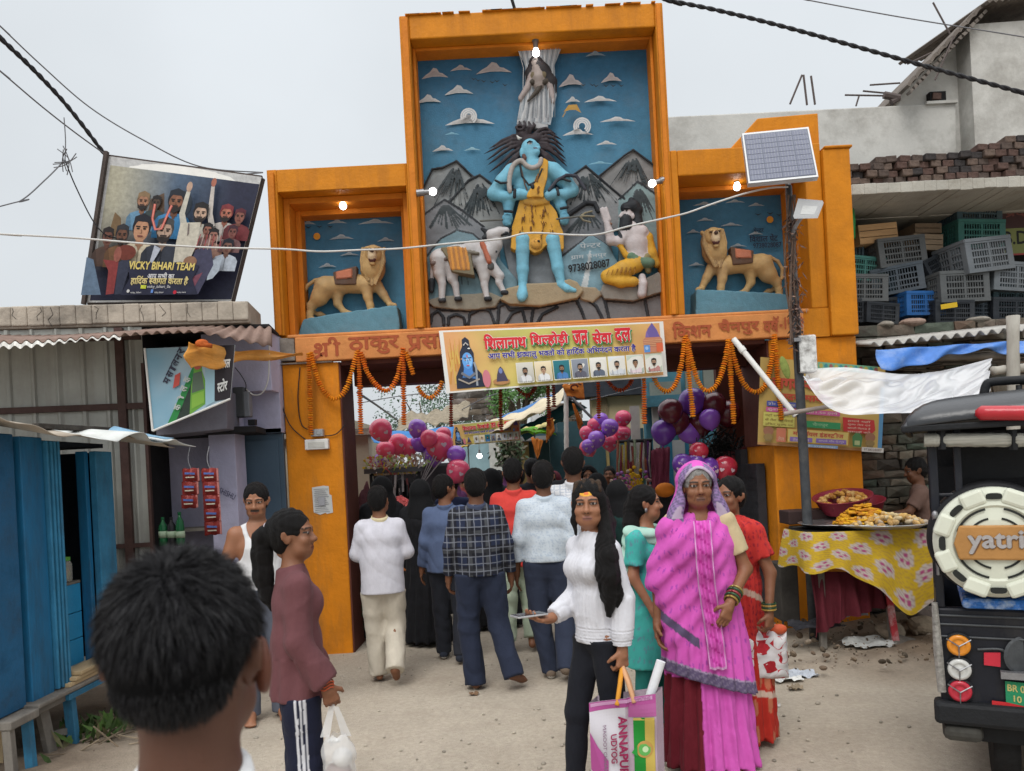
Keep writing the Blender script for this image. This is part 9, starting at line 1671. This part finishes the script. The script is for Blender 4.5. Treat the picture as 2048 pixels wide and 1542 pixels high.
B.cone(j['neck']-np.array((0,0,.06))*q,j['shR'],.07*q,.072*q,.04,None);B.cone(j['shR'],j['elR']+np.array((0,.02,-.02)),.072*q,.070*q,.04,None);B.cone(j['elR']+np.array((-.04,.02,0)),np.array((.14,.06,.72)),.078*q,.07*q,.06,None);B.cone(j['neck']-np.array((0,0,.07))*q,j['shL']+np.array((.01,0,.012)),.066*q,.062*q,.03,None);B.ell(p.hp((0,.085,-.13)),(.06,.05,.06),k=.02,op='s')
def drape(X,Y,Z):
 t_=X*1.0+Z*1.6;return .008*np.clip((X+.14)/.06,0,1)*np.sin(34*t_+5*np.sin(5*X)+9*Y)*np.clip((Z-.55)/.3,0,1)+.010*np.sin(20*np.arctan2(X,Y+.02)+4*Z)*np.clip((.95-Z)/.3,0,1)
B.disp=drape;B.gclip=pl_
def magenta(V):
 C=cellspots(V,40,11,.15,MG,(.34,.06,.34));n_=np.array((.28,.10,-.95));dd=-((V-np.array((0,.12,.475)))@n_)
 b_=(dd<.062)&(V[:,2]<.62);C[b_]=BD;C[b_&(np.abs(dd-.058)<.006)]=(.34,.26,.38);C[b_&(np.mod(np.floor(V[:,0]*90)+np.floor(dd*90),3)==0)]=(.16,.13,.2)
 r_=np.abs(V[:,2]-(.70+.75*(V[:,0]-.06)));m_=(r_<.026)&(V[:,1]>.03)&(V[:,0]>.04)&(V[:,0]<.26);C[m_]=BD;return C
p.garment(B,'sari_drape',M_CLOTH,.0075,magenta,.004,22)
B=SDF();E_=lambda c_,r_,k=.02,op='u':B.ell(p.hp(c_),np.array(r_)*q,p.HM,k,None,op=op)
E_((0,-.022,.032),(.100,.112,.112));B.cone(p.hp((0,-.03,.0)),p.hp((0,-.05,-.20)),.100*q,.155*q,.04,None,sc=(1.05,.8,1));
for x in(-1,1):B.cone(p.hp((x*.088,.0,-.02)),p.hp((x*.135,.015,-.23)),.030*q,.065*q,.03,None)
E_((0,.05,-.015),(.082,.115,.122),.012,'s');E_((0,-.012,.025),(.086,.1,.1),.005,'s');B.cone(p.hp((0,.09,-.08)),p.hp((0,.10,-.26)),.085*q,.075*q,.02,None,op='s');B.cone(p.hp((0,.0,-.05)),p.hp((0,.0,-.25)),.07,.11,.005,None,op='s');B.disp=lambda X,Y,Z:.004*np.sin(46*Z+30*np.abs(X)+12*Y)
def veil(V):
 X=((V-j['head'])@p.HM)/q;C=cellspots(V,50,13,.16,MG,(.22,.04,.26),3);ed=(X[:,1]>.012)&(X[:,1]<.060)&(np.abs(X[:,0])>.03);C[ed]=BD*1.4;C[ed&(np.mod(np.floor(X[:,2]*80)+np.floor(X[:,1]*90),2)==0)]=(.26,.17,.34);C[(X[:,1]>.052)&(X[:,2]>-.16)]=(.40,.32,.42);return C
p.garment(B,'veil',M_CLOTH,.006,veil,0,23)
t=MB();V=[];C=[]
for i in range(25):
 for k in range(91):
  u,v=i/24,k/90;x=.035+(u-.5)*.085-.055*(1-v)**1.5*0-.03*v;z=1.31-v*.74;y=np.interp(z,[.5,.75,.95,1.15,1.25,1.35],[.215,.200,.200,.222,.205,.12])+.012*math.sin(14*u+4*v)+.006*math.sin(40*v);V.append((x-.035+.01*math.sin(5*v),y,z));eu=min(u,1-u);C.append((.55,.30,.50)if eu<.07 or v>.985 else(.42,.035,.27)if .12<u<.88 and(int(v*60)+int(u*6))%5==0 else tuple(MG))
t.np(V,[(i*91+k,(i+1)*91+k,(i+1)*91+k+1,i*91+k+1)for i in range(24)for k in range(90)],C);o=t.build('sari_pallu',M_CLOTH,p.root,smooth=True,local=True)
for k,(c_,r_)in enumerate((((.30,.20,.05),.034),((.04,.10,.05),.037),((.30,.05,.06),.036),((.04,.09,.05),.038),((.34,.25,.08),.036))):w_=j['wrL']+(j['elL']-j['wrL'])*(.07+.07*k);dd,uu,bb=frame(j['elL']-j['wrL'],(0,0,1));t=MB();t.tube([w_+(uu*math.cos(a_)+bb*math.sin(a_))*r_ for a_ in np.linspace(0,6.283,20)],.0052,7);t.build('bangle',mat('bangle_%d'%k,c_,.3,.1,metal=.3),p.root,local=True,smooth=True)
t=MB();t.tube([p.hp((-.05,.03,-.13)),p.hp((0,.055,-.165)),p.hp((.05,.03,-.13))],.003,6);t.build('necklace',mat('dark_bead_string',(.12,.03,.02),.6),p.root,local=True)
p=Person('woman in red printed sari carrying a parcel, half behind the old woman',at(1462,4.42),R(122),1.50,'mid',None,hyaw=R(10),female=True,build=1.04,elL=(-.235,-.05,1.07),wrL=(-.27,.02,.84),handL=(-.05,.1,-1),palmL=(1,0,0),curlL=1.0);p.flesh(.012,.0045,.0042,bindi=(.006,.03,(.45,.04,.03),.115));hfin(p,'bun',(.016,.015,.018));q=p.q;j=p.j;RD_=np.array((.46,.035,.030))
def redp(V):C=cellspots(V,70,26,.22,RD_,(.22,.015,.03),2);z=V[:,2];lo_=z<.5;C[lo_]=cellspots(V[lo_],18,7,.33,(.42,.03,.02),(.46,.15,.08),5);d_=np.abs(z-.30-.25*V[:,1]);C[(d_<.016)]=(.55,.42,.34);C[np.abs(z-.84-.5*V[:,1])<.018]=(.5,.36,.28);return C
B=SDF();B.cone((0,0,.96*q),(0,0,.04),.15*q,.20*q,.04,None,sc=(1.1,.9,1),clip=[((0,0,.045),(0,0,-1))]);B.cone(j['waist'],j['chest'],.13*q,.14*q,.05,None,sc=(1.2,.92,1));B.cone(j['chest'],j['neck']-np.array((0,0,.04))*q,.135*q,.085*q,.05,None,sc=(1.2,.9,1))
for sd in 'LR':d=(j['el'+sd]-j['sh'+sd])/np.linalg.norm(j['el'+sd]-j['sh'+sd]);B.cone(j['neck']-np.array((0,0,.06))*q,j['sh'+sd],.07*q,.07*q,.04,None);B.cone(j['sh'+sd],j['el'+sd],.072*q,.066*q,.03,None,clip=[(j['sh'+sd]+d*.15,d)])
B.disp=fall(13,.010);p.garment(B,'sari',M_CLOTH,.009,redp,.005,25)
for k in range(4):w_=j['wrL']+np.array((0,0,.02+.011*k));t=MB();t.tube([w_+np.array((.036*math.cos(a_),.036*math.sin(a_),0))for a_ in np.linspace(0,6.283,18)],.005,6);t.build('bangle',mat('green_bangle' if k%2 else 'gold_bangle',(.02,.06,.03)if k%2 else(.35,.22,.05),.3),p.root,local=True)
pc=P(1527,1312,4.3);t=thing('gift_parcel','white parcel printed with big red petals carried by the woman in red','parcel',pc);a=MB();V=[]
def par(u,v):x=(u-.5)*.27;z=(v-.5)*.26;e=(1-(2*u-1)**8)*(1-(2*v-1)**8);return x,z,.05*e+.012*noise_.noise(Vector((u*6,v*6,2)))
for sg in(-1,1):a.grid(lambda u,v:pc+Vector((par(u,v)[0],-sg*par(u,v)[2],par(u,v)[1]+.02*(v>.95)*math.sin(u*20))),26,24)
a.build('wrapping',mat('white_wrapping',(.62,.60,.60),.45,.05,8,.3,14),t,smooth=True);a=MB()
for k,(cx,cz)in enumerate(((-.10,.07),(-.02,.055),(.07,.08),(-.08,-.03),(.02,-.05),(.10,.0),(-.11,-.1),(.08,-.1),(-.02,.115))):
 n_=12;r0=.036;a.add([(lambda x,z:pc+Vector((x,-.0015-par(x/.27+.5,z/.26+.5)[2],z)))(max(-.13,min(.13,cx+r0*(1+.3*math.sin(2*i+k))*math.cos(i*6.283/n_))),max(-.125,min(.125,cz+r0*math.sin(i*6.283/n_))))for i in range(n_)],[tuple(range(n_))])
a.build('petal_print',mat('red_petal',(.40,.02,.03),.5,.25,30),t);a=MB();a.ell(pc+Vector((.09,.0,.145)),(.05,.03,.03));a.build('orange_packet',mat('orange_pkt',(.55,.10,.04),.5,.2),t,smooth=True)
p=Person('girl in teal kurta and pale green scarf looking right, behind the old woman',at(1288,4.62),R(-128),1.47,'tan',None,hyaw=R(34),female=True,build=.95,elR=(.2,.0,1.07),wrR=(.18,.12,.86));p.flesh(.012,.0045,.005);q=p.q;j=p.j
hfin(p,'tail',extra=lambda B:B.chain([p.hp((.0,-.10,-.02)),p.hp((.03,-.11,-.12)),p.hp((.05,-.06,-.26)),p.hp((.06,.0,-.4))],[.045,.042,.034,.01],.02,(.011,.01,.01)));TL=(.055,.36,.32);p.shirt(M_CLOTH,None,hem=.46,sleeve='short',collar=False,flare=1.25,amp=.006,seed=30,name='kurta',cols=lambda V:cellspots(V,60,16,.2,TL,(.10,.24,.28),4));p.trousers(M_CLOTH,(.02,.16,.14),w=1.1,seed=31)
B=SDF();sh_c=(.34,.52,.44);B.chain([j['shL']+np.array((0,-.04,.03)),j['neck']+np.array((-.05,.08,-.04)),j['chest']+np.array((0,.12,.03)),j['neck']+np.array((.07,.07,-.05)),j['shR']+np.array((.0,-.03,.035)),j['shR']+np.array((.03,-.08,-.25)),j['shR']+np.array((.04,-.09,-.5))],[.040,.038,.036,.038,.040,.042,.035],.02,sh_c);B.disp=lambda X,Y,Z:.006*np.sin(90*Z+60*X+40*Y);p.garment(B,'scarf',M_CLOTH,.008,None,.003,32)
t=MB();t.ell(p.hp((.083,-.008,-.035)),(.011,.008,.014));t.build('earring',M_METAL,p.root,local=True,smooth=True)
p=Person('moustached man in white vest looking down outside the slate blue door',at(512,5.25),R(-158),1.60,'tan',None,hyaw=R(-14),hpitch=R(-14),elR=(.235,.0,1.09),wrR=(.19,.14,.90),build=1.04);p.flesh(.011,.004,.006,beard=.35);hfin(p);q=p.q;j=p.j
B=SDF();VW=(.62,.62,.63);B.cone(j['waist'],j['chest'],.118*q,.136*q,.05,VW,sc=(1.18,.86,1));B.cone(j['chest'],j['neck']-np.array((0,0,.035)),.124*q,.064*q,.05,VW,sc=(1.17,.86,1));B.cone(j['waist'],(0,0,.84),.118*q,.13*q,.05,VW,sc=(1.2,.9,1),clip=[((0,0,.85),(0,0,-1))])
for x in 'LR':B.cone(j['neck']-np.array((0,0,.06)),j['sh'+x]*.6+j['neck']*.4-np.array((0,0,.02)),.055,.055,.04,VW)
B.ell(j['neck']+np.array((0,.06,-.03)),(.070,.14,.105),k=.01,op='s')
for x in 'LR':B.ell(j['sh'+x]+np.array((-.02 if x=='L' else .02,0,-.06)),(.078,.2,.13),k=.01,op='s')
p.garment(B,'vest',M_CLOTH,.008,None,.004,33);p.trousers(M_CLOTH,(.10,.11,.14),seed=34)
p=Person('stall keeper in brown shirt reaching over the trays of sweets',at(1862,6.98),R(68),1.52,'dark',None,hyaw=R(15),hpitch=R(-14),elL=(-.20,.22,1.14),wrL=(-.18,.50,1.10),handL=(.1,1,-.2),palmL=(0,-.2,-1),curlL=.35,elR=(.2,.14,1.08),wrR=(.12,.3,.95),lean=(0,.10));p.flesh(.012,.005,.005);hfin(p);p.shirt(M_CLOTH,(.17,.105,.085),sleeve='short',seed=35,hem=.8);p.trousers(M_CLOTH,(.05,.05,.06),seed=36)
def robed(px,Y,H,yaw,lab,col=(.012,.012,.014),face=False,hood=None,group='people farther in the market'):
 p=Person(lab,at(px,Y),R(yaw),H,'tan',group,female=True);q=p.q;j=p.j;p.flesh(.02,.008,0,feet=False,face=face);B=SDF();B.cone((0,0,1.05*q),(0,0,.04),.15*q,.24*q,.05,None,sc=(1.1,.85,1),clip=[((0,0,.05),(0,0,-1))]);B.cone(j['waist'],j['chest'],.14*q,.16*q,.06,None,sc=(1.2,.9,1));B.cone(j['chest'],j['neck'],.155*q,.09*q,.06,None,sc=(1.2,.85,1))
 for sd in 'LR':B.cone(j['neck']-np.array((0,0,.06))*q,j['sh'+sd],.08*q,.08*q,.04,None);B.cone(j['sh'+sd],j['el'+sd],.085*q,.085*q,.04,None);B.cone(j['el'+sd],j['wr'+sd],.08*q,.07*q,.03,None)
 B.disp=fall(11,.012);p.garment(B,'robe',M_CLOTH,.016,col,.006,Y);B=SDF();B.ell(p.hp((0,-.018,.030)),np.array((.095,.112,.108))*q,k=.02);B.cone(p.hp((0,-.03,-.02)),p.hp((0,-.02,-.24)),.095*q,.17*q,.05,None,sc=(1.1,.8,1))
 if face:B.ell(p.hp((0,.09,-.02)),np.array((.062,.09,.085))*q,p.HM,k=.01,op='s');B.ell(p.hp((0,-.01,.02)),np.array((.078,.1,.1))*q,p.HM,k=.005,op='s')
 p.garment(B,'head_scarf',M_CLOTH,.012,hood or(.010,.010,.011),.004,Y*3);return p
robed(765,7.7,1.60,10,'woman in black robe and headscarf standing by the goods rack');robed(842,7.3,1.55,-20,'woman in black robe just beyond the man in denim blue');robed(985,7.9,1.62,20,'woman in black headscarf between the plaid and the red shirts');robed(1196,7.7,1.52,-10,'woman in black robe beyond the man in white checks');robed(1236,6.9,1.46,-30,'woman in dark green robe and black scarf beyond the girl in teal',(.012,.035,.032));robed(1180,8.4,1.60,170,'woman in dark scarf facing out of the market',(.02,.022,.035),True)
def simple(px,Y,H,yaw,lab,col,tr=(.03,.032,.04),skin='mid',group='people farther in the market',hair='short'):
 p=Person(lab,at(px,Y),R(yaw),H,skin,group);p.flesh(.022,.010,0,feet=False);hfin(p,hair,h=.011);p.shirt(M_CLOTH,col,h=.02,amp=.006,seed=Y);p.trousers(M_CLOTH,tr,h=.022,seed=Y);return p
simple(1066,9.0,1.72,5,'dark haired man ahead in a dark shirt under the saffron pennant',(.03,.03,.035));simple(1145,7.6,1.78,0,'tall man in dark clothes ahead of the white checks',(.02,.02,.025));simple(1222,10.2,1.58,160,'person in a bright orange shirt by the flower stall',(.62,.17,.015));simple(1100,8.6,1.58,-10,'person in a mustard shirt between the red and pale blue shirts',(.42,.22,.03));simple(968,9.2,1.6,0,'man in brown shirt deep in the market crowd behind the plaid shirt',(.14,.06,.035));simple(1315,9.6,1.5,170,'shopkeeper in maroon beside the shaded balloons',(.17,.03,.05));simple(905,8.6,1.6,0,'man in navy shirt beyond the low pink balloon',(.03,.04,.09));simple(1040,10.5,1.62,8,'man in olive shirt deep in the market crowd',(.12,.11,.05));robed(806,8.5,1.56,10,'woman in black robe nearest the draped stall');robed(1110,10,1.55,0,'woman in maroon robe deep in the market crowd',(.10,.02,.03),False,(.10,.02,.03))
base=[simple(930,13.5,1.6,0,'man in faded red in the distant crowd',(.22,.05,.05)),simple(962,14.2,1.6,15,'man in dull white in the distant crowd',(.34,.34,.35)),simple(1000,13.0,1.6,-12,'man in charcoal in the distant crowd',(.04,.04,.05)),robed(985,15,1.52,0,'woman in purple in the distant crowd',(.09,.03,.09),False,(.09,.03,.09),'distant crowd')]
for b_ in base:b_.root['group']='distant crowd'
for i,(px,Y)in enumerate(((915,15),(945,16),(976,16.5),(1012,15.5),(1030,13.8),(955,18),(992,18),(922,17.5),(1150,14),(1172,11.5),(1020,17.6),(905,13),(1040,16.4))):
 o=copy_tree(base[i%4].root);o.location=(P(px,940,Y).x,Y,0);o.rotation_euler.z=R(random.uniform(-30,30));lb_=['a man in faded red','a man in dull white','a man in charcoal','a woman in purple'][i%4];o['label']='copyable';o['label']='back of %s packed in the far crowd'%lb_
p=Person('short haired boy in a white shirt close to the camera, seen from behind',(P(368,1260,.84).x,.84),R(4),1.535,srgb('553628'),None,hyaw=R(1),neck=(0,0,1.388),shL=(-.15,0,1.30),shR=(.15,0,1.30));p.flesh(.012,.0035,.006);q=p.q;B=SDF();B.ell(p.hp((0,-.020,.038)),np.array((.077,.092,.088))*q,p.HM,.02);B.ell(p.hp((0,-.058,-.005)),np.array((.060,.046,.045))*q,p.HM,.03);B.ell(p.hp((0,.105,-.02)),np.array((.085,.075,.108))*q,p.HM,.014,op='s')
for x in(-1,1):B.ell(p.hp((x*.083,.016,-.035)),np.array((.03,.030,.040))*q,p.HM,.012,op='s')
p.finish_hair(B,mat('boy_hair',(.004,.004,.0045),.8,.3,40,.2,150,spec=.05),.004);p.shirt(M_CLOTH,(.62,.62,.62),sleeve='short',seed=40,hem=.8);p.trousers(M_CLOTH,(.05,.05,.06),seed=41)
B=SDF();bc=p.skin
B.ell(p.hp((.088,-.012,-.008)),np.array((.009,.019,.033))*q,p.HM@np.array(Matrix.Rotation(R(28),3,'Z')),.006,bc);B.ell(p.hp((.086,-.002,-.034)),np.array((.007,.010,.012))*q,p.HM,.008,bc);B.ell(p.hp((.094,-.004,.0)),np.array((.005,.010,.019))*q,p.HM@np.array(Matrix.Rotation(R(28),3,'Z')),.006,op='s');V,F=B.mesh(.0026);nmesh('ear',relax(V,F,1),F,M_SKIN,p.root,np.tile(np.array(bc)[None]*(1.15,.9,.85),(len(V),1)))
collar(p,(.66,.66,.66))
rg=np.random.default_rng(3);N_=36000;th=rg.uniform(0,2*np.pi,N_);cz=rg.uniform(-.98,1,N_);sn_=np.sqrt(1-cz**2);D=np.stack([sn_*np.cos(th),sn_*np.sin(th),cz],1);keep=~((D[:,1]>.30)&(D[:,2]<.55))&~((D[:,2]<-.12)&(D[:,1]>-.05));D=D[keep];N_=len(D)
c0_=np.array((0,-.020,.040));rad=np.array((.078,.093,.088));low=np.clip((-D[:,2]+.1)/.8,0,1)[:,None];R0=c0_+D*rad*(1-.06*low)+np.array((0,-.004,-.002))*low;whorl=np.array((.02,-.6,.8));tang=D-whorl;tang-=D*(tang*D).sum(1)[:,None];tang/=np.linalg.norm(tang,axis=1)[:,None]+1e-6;down=np.array((0,-.1,-1.))-D*(D@np.array((0,-.1,-1.)))[:,None]
jit=rg.normal(0,.22,(N_,3));clump=np.sin(D@np.array([[31,12,8],[9,27,-14],[-16,8,33]]).T)*.32;dr=D*(.42+.2*(1-low))+tang*.95*(1-low)+down*(.3+1.1*low)+jit+clump;Ln=(.021-.007*low[:,0])*rg.uniform(.6,1.25,N_)
M2=9000;D2=rg.normal(size=(M2,3));D2/=np.linalg.norm(D2,axis=1)[:,None];D2=D2[(D2[:,1]<.15)&(D2[:,2]<.5)];d2=np.array((0,-.05,-1.))+D2*.30+rg.normal(0,.16,D2.shape);R0=np.concatenate([R0,np.array((0,-.056,-.006))+D2*np.array((.064,.050,.048))]);D=np.concatenate([D,D2]);dr=np.concatenate([dr,d2]);Ln=np.concatenate([Ln,.010*rg.uniform(.6,1.3,len(D2))]);down=np.concatenate([down,np.tile(np.array([[0,0,-1.]]),(len(D2),1))]);N_=len(D);dr/=np.linalg.norm(dr,axis=1)[:,None]
s_=np.cross(dr,rg.normal(size=(N_,3)));s_/=np.linalg.norm(s_,axis=1)[:,None];wd_=.00042;P0=R0;P1=R0+dr*Ln[:,None]*.5;P2=R0+(dr+down*.35-D*.12)*Ln[:,None];V=np.stack([P0-s_*wd_,P0+s_*wd_,P1-s_*wd_*.8,P1+s_*wd_*.8,P2-s_*wd_*.25,P2+s_*wd_*.25],1).reshape(-1,3);V=(V*q)@p.HM.T+p.j['head'];b_=np.arange(N_)[:,None]*6;F=np.concatenate([b_+np.array([0,1,3,2]),b_+np.array([2,3,5,4])]);nmesh('hair_strands',V,F,mat('boy_hair_strand',(.009,.0085,.010),.55,.3,60,0,spec=.3),p.root,smooth=True)
